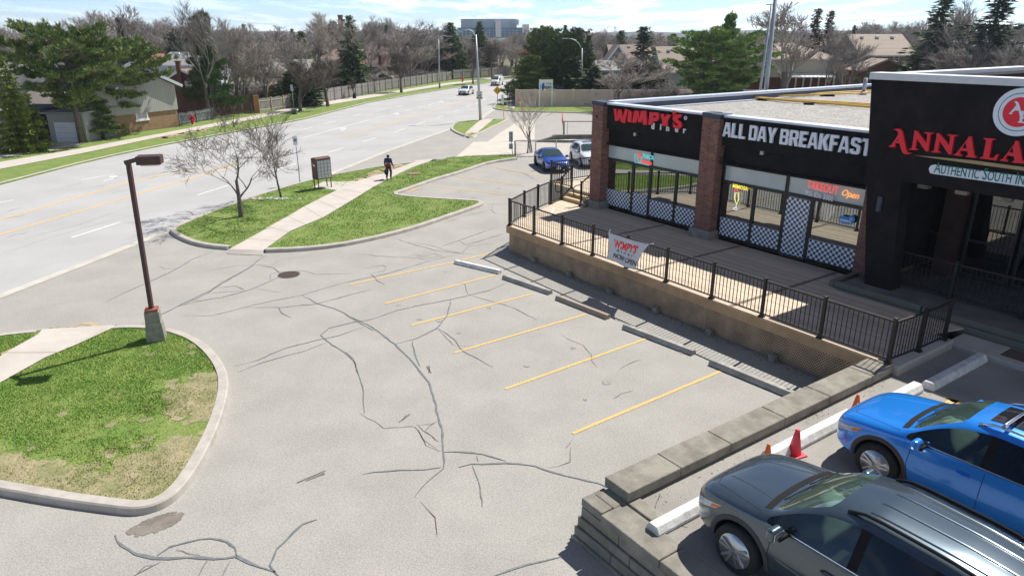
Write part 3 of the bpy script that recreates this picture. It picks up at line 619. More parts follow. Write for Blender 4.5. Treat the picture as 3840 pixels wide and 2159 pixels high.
# traffic cones
def cone(s, n, h, col, label, z=ZU):
    t = thing('traffic_cone', label, 'traffic cone', W(s, n, z), .4)
    a = MB(); a.tube([(0, 0, .02), (0, 0, h * .96), (0, 0, h)], [h * .24, h * .075, h * .06], 20); a.build('cone_body', col, t)
    b = MB(); b.box((0, 0, .015), (h * .62, h * .62, .03)); b.build('base', col, t)
mc1 = M('cone_pink', (.75, .06, .09), .5, .08, 6); mc2 = M('cone_orange', (.75, .14, .03), .5, .1, 6)
p = SN(G(2000, 1143, ZU)); cone(p[0] - .02, p[1], .55, mc1, 'faded pink traffic cone between the grey and blue cars')
p = SN(G(2160, 1036, ZU)); cone(p[0] - .05, p[1] + .05, .42, mc2, 'orange traffic cone beside the nose of the blue car')
p = SN(G(1928, 1162, ZU)); cone(p[0], p[1], .40, mc2, 'small orange traffic cone behind the hood of the grey car')
# ---------------------------------------------------------------- diner building
m_stucco = M('black_stucco', (.016, .0145, .015), .9, .25, 1.2, bump=.35, bscale=120, spec=.22, fine=.15, fscale=4)
m_br = brick('red_brick', (.36, .135, .09), (.17, .07, .055), (.33, .29, .26))
m_ped = M('pedestal_concrete', (.26, .25, .22), .9, .2, 5, bump=.4, fine=.1)
m_flash = M('blue_flashing', (.62, .68, .80), .4, .05, 3, metal=.2)
m_navy = M('navy_flashing', (.035, .05, .085), .5, .15, 2)
m_frame = M('window_frame_dark', (.022, .02, .02), .45, .1, 4)
m_glass = glassm('shop_glass', (.55, .62, .6), refl=.30, trans=.5, dark=(.012, .012, .012))
m_film = M('pale_window_film', (.50, .57, .56), .18, .10, .7, spec=.8, coat=.3)
def checker(name, a, b, sz):
    m = bpy.data.materials.new(name); m.use_nodes = True; t = m.node_tree; bs = t.nodes['Principled BSDF']; bs.inputs['Roughness'].default_value = .35
    co = nd(t, 'ShaderNodeTexCoord'); sp = nd(t, 'ShaderNodeSeparateXYZ'); cbn = nd(t, 'ShaderNodeCombineXYZ'); t.links.new(co.outputs['Object'], sp.inputs[0]); t.links.new(sp.outputs[0], cbn.inputs[0]); t.links.new(sp.outputs[2], cbn.inputs[1]); cbn.inputs[2].default_value = .5 * sz
    ck = nd(t, 'ShaderNodeTexChecker'); ck.inputs['Scale'].default_value = 1 / sz; ck.inputs[1].default_value = tuple(a) + (1,); ck.inputs[2].default_value = tuple(b) + (1,)
    t.links.new(cbn.outputs[0], ck.inputs[0]); t.links.new(ck.outputs[0], bs.inputs['Base Color']); return m
m_chk = checker('checker_vinyl', (.78, .84, .95), (.045, .06, .09), .098)
PZ = 5.74
dn = bthing('diner_building', 'low black diner with brick piers, red and white sign letters and checkered windows', 'restaurant')
def bpart(name, mat, fn, bev=0, label=None, parent=None):
    m = MB(); fn(m); o = m.build(name, mat, parent or dn, label)
    if bev: bevel(o, bev)
    return o
# walls: front upper wall, returns, back; interior floor and rear partition so that the glass shows a room
def f(m):
    m.bb(lp(-.25, -.02, 3.98), lp(12.4, -.25, 5.2)); m.bb(lp(-.3, -.04, .3), lp(-.08, -.5, 5.2)); m.bb(lp(-.45, -.4, 0), lp(-.25, -21.3, 5.2)); m.bb(lp(-.25, -21.3, 0), lp(26, -21.5, 5.2))
    m.bb(lp(-.25, -.03, .4), lp(12.4, -.22, ZD - .0)); m.bb(lp(5.2, -.03, ZD), lp(6.25, -.25, 4.0)); m.bb(lp(11.8, -.03, ZD), lp(12.4, -.25, 4.0))
bpart('wall', m_stucco, f)
bpart('interior_floor', M('diner_floor', (.16, .09, .05), .5, .2, 1), lambda m: m.bb(lp(-.2, -.26, .9), lp(12.4, -6, ZD + .02)))
bpart('interior_wall', M('diner_inner_wall', (.10, .085, .07), .9, .3, .6), lambda m: (m.bb(lp(-.2, -6, 1), lp(12.4, -6.1, 4.9)), m.bb(lp(-.2, -.26, 4.6), lp(12.4, -6, 4.7))))
def f(m):
    for k in range(6):
        x = .8 + k * 2.0 + (.6 if k > 2 else 0)
        m.bb(lp(x, -1.0, 1.8), lp(x + 1.0, -1.8, 1.86)); m.bb(lp(x + .45, -1.35, ZD), lp(x + .55, -1.45, 1.8)); m.bb(lp(x - .35, -.9, ZD), lp(x - .12, -1.9, 2.2)); m.bb(lp(x + 1.12, -.9, ZD), lp(x + 1.35, -1.9, 2.2))
bpart('booth', M('booth_brown', (.2, .11, .06), .6, .1, 2), f)
# fascia boxes
def f(m): m.bb(lp(-.03, .16, 4.66), lp(5.3, -.02, 5.66)); m.bb(lp(6.2, .16, 4.66), lp(12.2, -.02, 5.66))
bpart('fascia', m_stucco, f, .012)
def f(m): m.bb(lp(-.1, .0, 3.96), lp(5.25, .10, 4.03)); m.bb(lp(6.2, .0, 3.96), lp(12.2, .1, 4.03))
bpart('soffit_trim', m_stucco, f)
# roof deck, parapet flashings
m_grav = M('roof_gravel', (.33, .32, .30), .95, .12, 1.5, bump=.6, bscale=25, fine=.45, fscale=12)
rf = bpart('roof', m_grav, lambda m: m.bb(lp(-.3, -.2, 5.0), lp(26, -21.3, 5.36)))
def f(m):
    m.bb(lp(-.42, .22, 5.665), lp(12.3, -.32, PZ)); m.bb(lp(-.62, -.34, PZ - .10), lp(-.18, -21.4, PZ + .03)); m.bb(lp(-.17, -.34, 5.362), lp(-.02, -21.0, 5.42))
bpart('flashing', m_flash, f, .01, parent=rf)
def f(m):
    m.bb(lp(-.56, -.3, 4.6), lp(-.2, -21.4, PZ - .101)); m.bb(lp(-.2, -.2, 5.2), lp(12.4, -.32, PZ - .08)); m.bb(lp(-.5, -21.3, 5.2), lp(26, -21.6, PZ))
bpart('parapet', m_navy, f, parent=rf)
# piers: two half-piers side by side, stone pedestal, navy cap
def pier(s0, s1, zt, n1=.34, ped=True, base=ZD):
    pr = bpart('brick_pier', m_br, lambda m: (m.bb(lp(s0, n1, base), lp(s0 + (s1 - s0) * .46, -.2, zt)), m.bb(lp(s0 + (s1 - s0) * .52, n1 + .05, base), lp(s1, -.2, zt - .02)), m.bb(lp(s0 + .1, n1 - .08, base), lp(s1 - .1, -.2, zt - .05))))
    bpart('pier_cap', m_navy, lambda m: (m.bb(lp(s0 - .03, n1 + .03, zt), lp(s0 + (s1 - s0) * .46 + .03, -.25, zt + .17)), m.bb(lp(s0 + (s1 - s0) * .52 - .03, n1 + .08, zt - .02), lp(s1 + .03, -.25, zt + .15))), .01, parent=pr)
    if ped: bpart('pedestal', m_ped, lambda m: m.bb(lp(s0 - .1, n1 + .17, base - .05), lp(s1 + .1, -.15, base + .34)), .03, parent=pr)
pier(-.80, -.06, 5.62); pier(5.38, 6.20, 5.62); 
bpart('brick_pier', m_br, lambda m: m.bb(lp(11.82, .12, ZD), lp(12.35, -.2, 4.4)))
# windows
def win(name, s0, s1, z0, z1, glass, label=None, fr=.055, n0=-.02):
    w_ = bpart(name, m_frame, lambda m: (m.bb(lp(s0, n0, z0), lp(s1, n0 - .1, z0 + fr)), m.bb(lp(s0, n0, z1 - fr), lp(s1, n0 - .1, z1)), m.bb(lp(s0, n0, z0 + fr), lp(s0 + fr, n0 - .1, z1 - fr)), m.bb(lp(s1 - fr, n0, z0 + fr), lp(s1, n0 - .1, z1 - fr))), label=label)
    bpart('pane', glass, lambda m: m.bb(lp(s0 + fr - .005, n0 - .045, z0 + fr - .005), lp(s1 - fr + .005, n0 - .055, z1 - fr + .005)), parent=w_); return w_
def vinyl(w_, s0, s1, z0, z1, n=-.035): bpart('checker_vinyl', m_chk, lambda m: m.bb(lp(s0, n, z0), lp(s1, n - .006, z1)), parent=w_)
TB = 3.33
for s0, s1 in ((-.17, 2.56), (2.58, 5.2), (6.28, 8.97), (8.99, 11.8)): win('transom_window', s0, s1, TB + .005, 3.97, m_film, fr=.05)
for s0, s1, full in ((-.17, 1.52, 0), (2.56, 3.98, 0), (3.99, 5.2, 0), (6.28, 7.7, 0), (7.71, 8.97, 0), (10.02, 11.8, 0)):
    w_ = win('shop_window', s0, s1, ZD + .14, TB, m_glass); vinyl(w_, s0 + .05, s1 - .05, ZD + .20, 2.0 if s0 < 1 else 1.97)
for s0, s1, z1 in ((1.53, 2.55, 2.1), (8.98, 10.01, 3.22)):
    w_ = win('shop_door', s0, s1, ZD + .05, TB, m_glass, fr=.07, label='glass door with checkered vinyl on its lower half' if z1 < 3 else 'glass door fully covered in checkered vinyl')
    vinyl(w_, s0 + .06, s1 - .06, ZD + .15, z1)
    bpart('door_handle', m_galv, lambda m: m.tube([lp(s1 - .1, .02, 1.9), lp(s1 - .1, .06, 1.95), lp(s1 - .1, .06, 2.3), lp(s1 - .1, .02, 2.35)], .014, 8), parent=w_)
# small wall boxes, wall lamps
zf = crop(2200, 350, 3300, 2124)
for x, y in ((352, 296), (1272, 431)):
    s, z = FP(*zf(x, y), .05); bpart('junction_box', m_galv, lambda m: m.bb(lp(s - .07, .1, z - .07), lp(s + .07, -.02, z + .07)), .01)
for x, y in ((135, 345), (988, 485)):
    s, z = FP(*zf(x, y), .1); bpart('wall_lamp', m_black, lambda m: (m.bb(lp(s - .06, .2, z - .13), lp(s + .06, 0, z + .13)), m.tube([lp(s, .2, z - .05), lp(s, .24, z - .05)], .05, 12)), .01)
bpart('wall_lamp', m_black, lambda m: (m.tube([lp(-.43, .45, 5.12), lp(-.43, .34, 5.16)], .05, 10),))
bpart('conduit', m_black, lambda m: m.tube([lp(-.16, .06, 2.0), lp(-.16, .06, 4.5)], .02, 6))
# sign lettering
zw = crop(2250, 380, 2650, 2576)
WL = [[(330, 183), (388, 186), (410, 400), (437, 198), (508, 203), (545, 395), (602, 190), (668, 200), (592, 535), (500, 500), (467, 370), (442, 465), (362, 480)],
      [(683, 208), (765, 255), (752, 518), (655, 495)],
      [(815, 232), (925, 228), (955, 420), (980, 232), (1107, 226), (1137, 560), (1042, 578), (1010, 400), (1002, 512), (910, 508), (905, 390), (865, 525), (778, 512)],
      [(1195, 265), (1400, 275), (1422, 340), (1418, 420), (1390, 470), (1330, 488), (1272, 490), (1258, 575), (1160, 568)],
      [(1447, 318), (1528, 300), (1563, 400), (1605, 318), (1712, 335), (1632, 462), (1625, 605), (1487, 600), (1500, 480)],
      [(1980, 328), (1930, 415), (1880, 398), (1868, 418), (1878, 445), (1957, 505), (1972, 565), (1957, 632), (1905, 672), (1850, 674), (1768, 632), (1750, 512), (1822, 588), (1865, 592), (1878, 568), (1762, 470), (1744, 420), (1770, 350), (1830, 321), (1900, 314)],
      [(1740, 245), (1785, 222), (1838, 250), (1838, 280), (1748, 355), (1740, 325), (1765, 300), (1738, 280)]]
m_sred = M('sign_red', (.86, .014, .035), .5, .06, 20); m_swht = M('sign_white', (.82, .85, .93), .5, .03, 10)
for P in WL:
    q = [FP(*zw(*p), .28) for p in P]
    bpart('red_letter', m_sred, lambda m: m.vprism(q, -.28, -.21), .006)
q = [FP(*zw(*p), .28) for p in ((1285, 360), (1320, 345), (1352, 372), (1335, 398), (1290, 392))]; bpart('letter_counter', m_stucco, lambda m: m.vprism(q, -.284, -.2))
q = [FP(*zw(*p), .28) for p in ((1790, 222), (1850, 225), (1848, 255), (1835, 262))]; bpart('apostrophe_tip', M('tip_teal', (.2, .55, .6), .5, 0), lambda m: m.vprism(q, -.285, -.24))
for ch, x, y in (('d', 1222, 668), ('i', 1428, 690), ('n', 1578, 715), ('e', 1793, 740), ('r', 1985, 768)):
    s, z = FP(*zw(x, y), .26)
    def f(m): wall_text(m, ch, s, z, -.22, .34, ext=.02, bold=.008)
    def g_(m):
        f(m)
    bpart('white_letter', m_swht, g_)
s, z = FP(*zw(2012, 410), .26); bpart('registered_mark', m_swht, lambda m: (wall_text(m, '®', s, z - .06, -.22, .2, ext=.01, bold=.004)))
# ALL DAY BREAKFAST, blocky chamfered capitals drawn on a 6 x 10 grid
def BL(ch):
    return {'A': ([[(0, 0), (1.4, 0), (1.8, 2), (3.9, 2), (4.3, 0), (5.7, 0), (4.1, 10), (1.6, 10)]], [[(2.15, 3.7), (3.55, 3.7), (2.85, 7.6)]], 5.7),
     'L': ([[(0, 0), (4.3, 0), (4.3, 1.8), (1.8, 1.8), (1.8, 10), (0, 10)]], [], 4.5),
     'D': ([[(0, 0), (4.2, 0), (5.2, 1), (5.2, 9), (4.2, 10), (0, 10)]], [[(1.8, 1.8), (3.4, 1.8), (3.4, 8.2), (1.8, 8.2)]], 5.2),
     'Y': ([[(1.9, 0), (3.7, 0), (3.7, 3.8), (5.6, 10), (3.8, 10), (2.8, 6), (1.8, 10), (0, 10), (1.9, 3.8)]], [], 5.6),
     'B': ([[(0, 0), (4.4, 0), (5.3, 1), (5.3, 4.2), (4.6, 5.1), (5.2, 6), (5.2, 9), (4.2, 10), (0, 10)]], [[(1.8, 1.7), (3.5, 1.7), (3.5, 4.3), (1.8, 4.3)], [(1.8, 5.9), (3.4, 5.9), (3.4, 8.3), (1.8, 8.3)]], 5.3),
     'R': ([[(0, 0), (1.8, 0), (1.8, 3.9), (2.6, 3.9), (3.6, 0), (5.5, 0), (4.4, 4.3), (5.2, 5.2), (5.2, 9), (4.2, 10), (0, 10)]], [[(1.8, 5.6), (3.4, 5.6), (3.4, 8.3), (1.8, 8.3)]], 5.4),
     'E': ([[(0, 0), (4.5, 0), (4.5, 1.8), (1.8, 1.8), (1.8, 4.2), (3.9, 4.2), (3.9, 5.9), (1.8, 5.9), (1.8, 8.2), (4.5, 8.2), (4.5, 10), (0, 10)]], [], 4.6),
     'K': ([[(0, 0), (1.8, 0), (1.8, 3.6), (2.3, 4.3), (3.6, 0), (5.6, 0), (3.8, 5.5), (5.5, 10), (3.6, 10), (1.8, 6.4), (1.8, 10), (0, 10)]], [], 5.5),
     'F': ([[(0, 0), (1.8, 0), (1.8, 4.0), (3.9, 4.0), (3.9, 5.8), (1.8, 5.8), (1.8, 8.2), (4.5, 8.2), (4.5, 10), (0, 10)]], [], 4.5),
     'S': ([[(0, 1), (1, 0), (4.2, 0), (5.2, 1), (5.2, 4.7), (4.4, 5.8), (1.8, 6.6), (1.8, 8.2), (3.4, 8.2), (3.4, 7.2), (5.2, 7.2), (5.2, 9), (4.2, 10), (1, 10), (0, 9), (0, 6), (.8, 5), (3.4, 4.1), (3.4, 1.8), (1.8, 1.8), (1.8, 3), (0, 3)]], [], 5.2),
     'T': ([[(1.5, 0), (3.3, 0), (3.3, 8.2), (4.8, 8.2), (4.8, 10), (0, 10), (0, 8.2), (1.5, 8.2)]], [], 4.8)}[ch]
s0, z0 = FP(*zf(980, 312), .28); s1, z1 = FP(*zf(2068, 330), .28); zt = FP(*zf(1020, 213), .28)[1]; zb = z0; sE, zE = FP(*zf(2000, 452), .28)
tot = 0; lay = []
for ch in 'ALL DAY BREAKFAST':
    if ch == ' ': tot += 2.0; continue
    lay.append((ch, tot)); tot += BL(ch)[2] + .55
kx = (s1 - s0) / (tot - .55); kz = (zt - zb) / 10
for ch, x in lay:
    outl, holes, _ = BL(ch); tilt = (zE - z0) / (s1 - s0)
    cv = lambda p: (s0 + (x + p[0]) * kx, z0 + p[1] * kz + tilt * (x + p[0]) * kx * .5)
    lo = bpart('white_letter', m_swht, lambda m: [m.vprism([cv(p) for p in P], -.27, -.2) for P in outl])
    for H in holes: bpart('letter_counter', m_stucco, lambda m: m.vprism([cv(p) for p in H], -.274, -.19), parent=lo)
# vinyl lettering and neon signs in the windows
m_nb = M('neon_cyan', (.15, .65, .7), .4, 0, emit=.5); m_nr = M('neon_red', (.9, .10, .08), .4, 0, emit=.6); m_ny = M('neon_yellow', (1, .85, .1), .4, 0, emit=.5); m_no = M('neon_orange', (1, .40, .12), .4, 0, emit=.8); m_nw = M('neon_white', (.85, .95, .95), .4, 0, emit=.6)
def FW(x, y, off=0): return FP(*zf(x, y), off)
def nline(m, pts, r=.012, n=.02, mi=0): m.tube([lp(*(FW(*p)[:1]), n, FW(*p)[1]) for p in pts], r, 6, mi)
t = bthing('neon_sign', 'cyan and red neon milkshake sign in the left transom window', 'neon sign')
m = MB(); nline(m, [(352, 500), (352, 440), (368, 442)], .014); nline(m, [(352, 500), (455, 522)], .014); nline(m, [(365, 455), (378, 500), (392, 502)]); nline(m, [(400, 462), (392, 502)]); m.build('neon_tube', m_nb, t)
m = MB(); s, z = FW(402, 464); wall_text(m, 'THICK', s, z, -.02, .24, ext=.006, bold=.003, rot=.03); m.build('neon_tube', m_nb, t)
m = MB(); s, z = FW(385, 452); m.sphere(lp(s, .02, z), .1, 12, 8, sc=(1, .3, .8)); nline(m, [(368, 425), (376, 445)]); s, z = FW(398, 503); wall_text(m, 'MILKSHAKES', s, z, -.02, .17, ext=.006, bold=.003, sx=.62, rot=.03); nline(m, [(372, 480), (384, 500)]); m.build('neon_tube', m_nr, t)
t = bthing('neon_sign', 'neon champagne flute under yellow letters right of the middle brick pier', 'neon sign')
m = MB(); s, z = FW(1058, 680); wall_text(m, 'MIMOSA', s, z, -.02, .2, ext=.006, bold=.004, sx=.9, rot=.03); nline(m, [(1080, 722), (1076, 760), (1082, 790), (1094, 795)], .016); nline(m, [(1100, 720), (1102, 765), (1094, 795)], .016); nline(m, [(1080, 720), (1100, 722)]); m.build('neon_tube', m_ny, t)
m = MB(); nline(m, [(1088, 797), (1082, 830)]); nline(m, [(1062, 830), (1075, 843), (1092, 843), (1094, 832), (1075, 826), (1062, 830)]); nline(m, [(1075, 712), (1072, 760), (1080, 792), (1092, 798), (1105, 770), (1106, 714)], .008); m.build('neon_tube', m_nw, t)
m = MB(); nline(m, [(1068, 706), (1076, 692), (1092, 692), (1102, 706), (1086, 700), (1070, 708)], .014); m.build('neon_tube', m_nr, t)
t = bthing('neon_sign', 'red takeout lettering with a white phone number in the right transom window', 'window sign')
m = MB(); s, z = FW(1597, 682); wall_text(m, 'TAKEOUT', s, z, -.03, .37, ext=.006, bold=.0, sx=.66, rot=.045); m.build('red_lettering', m_nr, t)
m = MB(); s, z = FW(1583, 734); wall_text(m, '905 836 5000', s, z, -.03, .25, ext=.006, bold=.004, sx=.74, rot=.04); m.build('phone_number', M('white_vinyl', (.9, .92, .9), .5, 0), t)
t = bthing('neon_sign', 'orange script neon open sign in the right transom window', 'neon sign')
m = MB(); s, z = FW(1842, 735); wall_text(m, 'Open', s, z, -.03, .29, ext=.008, bold=.0, sx=.9, shear=.35, rot=.05); nline(m, [(1905, 742), (1925, 752), (1950, 755)], .01); m.build('neon_tube', m_no, t)
t = bthing('window_decal', 'round-ended blue decal with white lettering on the rightmost diner window', 'decal')
s, z = FW(1885, 915); m = MB(); m.vprism([(s - .25 + .04 * math.cos(a) * (1 if 1 else 0), z) for a in ()] or [(s - .25, z - .08), (s - .12, z - .13), (s + .1, z - .13), (s + .22, z - .06), (s + .29, z + .05), (s + .24, z + .16), (s + .12, z + .17), (s + .05, z + .1), (s - .2, z + .11), (s - .27, z + .03)], -.045, -.03); m.build('blue_panel', M('decal_blue', (.02, .25, .6), .4, 0), t)
m = MB(); wall_text(m, 'meem', s - .2, z - .07, -.05, .15, ext=.003, bold=.003); wall_text(m, 'up', s + .1, z + .04, -.05, .1, ext=.003, bold=.002); m.build('white_lettering', M('white_vinyl', (.8, .85, .8), .5, 0), t)
# roof things
m_gas = M('gas_pipe_yellow', (.72, .46, .10), .5, .12, 2)
zr2 = crop(2450, 0, 3150, 2534)
def RP(x, y, z=5.47): p = G(*zr2(x, y), z); s, n = SN(p); return lp(s, n, z)
t = bthing('gas_pipes', 'bundle of yellow gas pipes forking across the gravel roof on black blocks', 'pipes')
r0 = RP(1240, 1315)
for k, (x, y) in enumerate(((2534, 1232), (2534, 1250), (2534, 1268), (2534, 1390), (2534, 1402), (2534, 1415))):
    e = RP(x, y); d = (e - r0); a = r0 + Vector((0, 0, 0)) + d * 0 + Vector((.12 * (k % 3), -.1 * (k % 3), 0)); m = MB(); m.tube([a, a + d * 2.6], .045, 8); m.build('pipe', m_gas, t)
for x, y in ((1210, 1345), (1480, 1368), (2110, 1425), (2320, 1310), (1950, 1300), (2400, 1310)):
    c = RP(x, y, 5.36); m = MB(); m.box((c.x, c.y, 5.40), (.45, .22, .09), .5); m.build('support_block', m_blackp, t)
cw = bthing('roof_cable', 'thin pale cable snaking beside the yellow pipes on the roof', 'cable'); m = MB(); m.tube([RP(x, y, 5.385) for x, y in ((1260, 1330), (1500, 1352), (1620, 1370), (1750, 1395), (1900, 1405), (2050, 1396), (2200, 1408), (2500, 1440))], .014, 5); m.build('cable', m_galv, cw)
c = SN(G(2172, 238, 5.36)); t = bthing('vent_pipe', 'short grey vent pipe with a skirt on the diner roof beside the black tower', 'vent pipe')
m = MB(); m.tube([lp(c[0], c[1], 5.35), lp(c[0], c[1], 5.55)], .16, 14); m.build('skirt', m_flash, t); m = MB(); m.tube([lp(c[0], c[1], 5.45), lp(c[0], c[1], 6.25)], .11, 14); m.tube([lp(c[0], c[1], 5.55), lp(c[0], c[1], 5.45)], [.12, .2], 14); m.build('pipe', m_galv, t)
# ---------------------------------------------------------------- restaurant tower
m_tow = M('dark_tower_stucco', (.018, .015, .016), .9, .25, 1.0, bump=.4, bscale=100, spec=.22, fine=.15, fscale=4)
tw = bthing('restaurant_tower', 'tall black stucco restaurant front with red serif letters and a round emblem', 'restaurant')
ZT = 7.28; NT = .9
def f(m):
    # front wall: slanting left edge, doorway opening from z 4.5 down
    m.vprism([(11.86, ZT), (12.13, 5.0), (13.22, 4.52), (24, 4.52), (24, ZT)], -NT, -NT + .35)
    m.vprism([(12.13, 5.0), (12.69, 1.28), (13.5, 1.28), (13.22, 4.52)], -NT, -NT + .55)
bpart('front_wall', m_tow, f, parent=tw)
bpart('side_wall', m_tow, lambda m: (m.add([lp(11.86, NT - .35, ZT), lp(12.13, NT - .35, 5.0), lp(12.6, NT - .35, 1.5), lp(12.9, NT - .35, 1.5), lp(12.9, NT - .35, ZT), lp(11.86, -9, ZT), lp(12.13, -9, 5.0), lp(12.6, -9, 1.5), lp(12.9, -9, 1.5), lp(12.9, -9, ZT)], [(0, 1, 2, 3, 4), (9, 8, 7, 6, 5), (0, 5, 6, 1), (1, 6, 7, 2), (0, 4, 9, 5), (4, 3, 8, 9)])), parent=tw)
bpart('tower_roof', m_grav, lambda m: m.bb(lp(12.2, NT - .4, ZT - .3), lp(24, -9, ZT - .15)), parent=tw)
bpart('parapet_cap', M('white_cap_flashing', (.66, .68, .70), .5, .06, 2), lambda m: (m.bb(lp(11.80, NT + .05, ZT - .02), lp(16.3, NT - .55, ZT + .17)), m.bb(lp(16.3, NT + .04, ZT - .0), lp(24, NT - .55, ZT + .19)), m.bb(lp(11.8, NT - .56, ZT), lp(12.25, -9, ZT + .14))), .015, parent=tw)
# recessed entrance behind the opening
m_dbr = brick('dark_brick', (.10, .035, .028), (.06, .026, .022), (.055, .045, .042))
bpart('recess_wall', m_stucco, lambda m: (m.bb(lp(12.7, -2.3, 1.2), lp(24, -2.5, 5)), m.bb(lp(12.9, NT - .5, 4.55), lp(24, -2.3, 4.7)), m.bb(lp(12.5, NT - .6, 1.2), lp(12.7, -2.4, 4.6))), parent=tw)
bpart('brick_pier', m_dbr, lambda m: m.bb(lp(13.35, -1.75, 1.2), lp(13.85, -2.3, 4.54)), parent=tw)
dk = glassm('dark_glass', (.3, .32, .32), refl=.10, trans=.3, dark=(.006, .006, .006))
for s0, s1 in ((12.75, 13.3), (14.0, 15.35), (15.45, 16.8), (16.9, 18.6)): 
    w_ = bpart('shop_window', m_frame, lambda m: (m.bb(lp(s0, -2.15, 1.3), lp(s0 + .07, -2.29, 4.3)), m.bb(lp(s1 - .07, -2.15, 1.3), lp(s1, -2.29, 4.3)), m.bb(lp(s0 + .07, -2.15, 4.2), lp(s1 - .07, -2.29, 4.3)), m.bb(lp(s0 + .07, -2.15, 1.3), lp(s1 - .07, -2.29, 1.45)), m.bb(lp(s0 + .07, -2.15, 2.45), lp(s1 - .07, -2.28, 2.52))), parent=tw)
    bpart('pane', dk, lambda m: m.bb(lp(s0 + .07, -2.2, 1.45), lp(s1 - .07, -2.21, 4.2)), parent=w_)
for (x, y) in ((905, 300), (950, 360), (960, 290)):
    s, z = FP(*crop(2900, 600, 3840, 1701)(x, y), -2.1); bpart('window_paper', M('paper_' + str(x), ((.35, .4, .45) if x != 905 else (.06, .2, .4)), .6, .2, 6), lambda m: m.bb(lp(s - .1, -2.1, z - .13), lp(s + .1, -2.105, z + .13)), parent=tw)
zt_ = crop(3300, 300, 3840, 1862)
def FT(x, y, off=NT + .09): return FP(*zt_(x, y), off)
AN = [[(178, 650), (185, 635), (235, 630), (262, 640), (285, 665), (300, 720), (318, 800), (332, 880), (350, 930), (375, 945), (402, 945), (390, 960), (330, 963), (300, 950), (278, 920), (262, 870), (250, 822), (195, 815), (188, 850), (200, 872), (108, 866), (118, 850), (140, 845), (205, 755), (235, 700), (225, 665), (205, 652)],
      [(440, 657), (478, 662), (600, 815), (610, 700), (570, 690), (572, 677), (688, 684), (682, 700), (650, 705), (622, 925), (590, 925), (475, 760), (455, 885), (485, 895), (483, 910), (372, 905), (376, 890), (408, 885), (440, 700)],
      [(730, 690), (765, 692), (895, 845), (905, 725), (868, 718), (870, 704), (995, 714), (990, 730), (955, 735), (920, 965), (890, 965), (768, 790), (748, 920), (775, 930), (772, 945), (656, 935), (660, 922), (692, 918), (728, 740)],
      [(1145, 730), (1180, 735), (1215, 975), (1242, 990), (1240, 1008), (1105, 998), (1108, 984), (1135, 975), (1128, 925), (1040, 915), (1025, 950), (1055, 968), (1052, 985), (950, 975), (954, 962), (985, 950), (1130, 765)],
      [(1340, 750), (1487, 762), (1482, 776), (1445, 785), (1410, 1005), (1460, 1012), (1505, 960), (1530, 962), (1500, 1042), (1285, 1015), (1290, 1000), (1330, 990), (1372, 780), (1338, 766)],
      [(1745, 790), (1790, 795), (1835, 1040), (1890, 1060), (1888, 1085), (1705, 1070), (1708, 1055), (1738, 1045), (1730, 990), (1640, 978), (1620, 1020), (1650, 1040), (1648, 1056), (1548, 1045), (1553, 1030), (1585, 1020), (1735, 830)]]
for P in AN: bpart('red_serif_letter', m_sred, lambda m: m.vprism([FT(*p) for p in P], -NT - .09, -NT + .0), .004, parent=tw)
# the word runs on beyond the frame
sN, zN = FT(1915, 1085); 
for tri in (((224, 778), (232, 770), (242, 790), (210, 790)), ((1060, 880), (1108, 812), (1120, 888)), ((1668, 935), (1712, 868), (1725, 945))):
    bpart('letter_counter', m_tow, lambda m: m.vprism([FT(*p) for p in tri], -NT - .094, -NT), parent=tw)
bpart('gold_swoosh', M('gold_paint', (.45, .33, .15), .5, .1, 3), lambda m: m.vprism([FT(*p, NT + .03) for p in ((435, 975), (750, 1000), (1200, 1040), (1862, 1128), (1990, 1150), (1990, 1200), (1862, 1175), (1200, 1085), (800, 1028))], -NT - .03, -NT + .0), parent=tw)
def f(m):
    a = [FT(*p, NT + .03) for p in ((700, 1095), (2560, 1338), (2560, 1478), (690, 1215))]; l = [FT(*p, NT + .03) for p in ((650, 1205), (634, 1175), (634, 1140), (655, 1108))]
    m.vprism(a + l, -NT - .03, -NT)
bpart('oval_sign_board', m_swht, f, parent=tw)
m_grn = M('sign_green', (.005, .17, .12), .5, 0)
s, z = FT(693, 1198, NT + .035); sB, zB = FT(1845, 1358, NT + .035); m = MB(); wall_text(m, 'Authentic South Indian Vegetarian', s, z, -NT - .036, .43, ext=.004, bold=.002, sx=.58, rot=math.atan2(z - zB, sB - s), smallcaps=.8); m.build('green_lettering', m_grn, tw)
# emblem: round board with green ring, red disc and A / L monogram
pe = [FT(*p, NT + .06) for p in ((1462, 420), (1830, 100))]; cu = FT(1862, 420, NT + .06)
cy_ = (FT(1830, 102, NT + .06)[1] + FT(1790, 732, NT + .06)[1]) / 2; rad = abs(FT(1830, 102, NT + .06)[1] - FT(1790, 732, NT + .06)[1]) / 2; cx_ = FT(1462, 430, NT + .06)[0] + rad
def ring(m, r, n0, n1, k=48): m.vprism([(cx_ + r * math.cos(2 * math.pi * i / k), cy_ + r * math.sin(2 * math.pi * i / k)) for i in range(k)], -n1, -n0)
bpart('round_emblem', m_swht, lambda m: ring(m, rad, NT, NT + .08), parent=tw)
bpart('green_ring', m_grn, lambda m: ring(m, rad * .80, NT, NT + .083), parent=tw); bpart('white_ring', m_swht, lambda m: ring(m, rad * .765, NT, NT + .087), parent=tw)
bpart('red_disc', m_sred, lambda m: ring(m, rad * .62, NT, NT + .091), parent=tw)
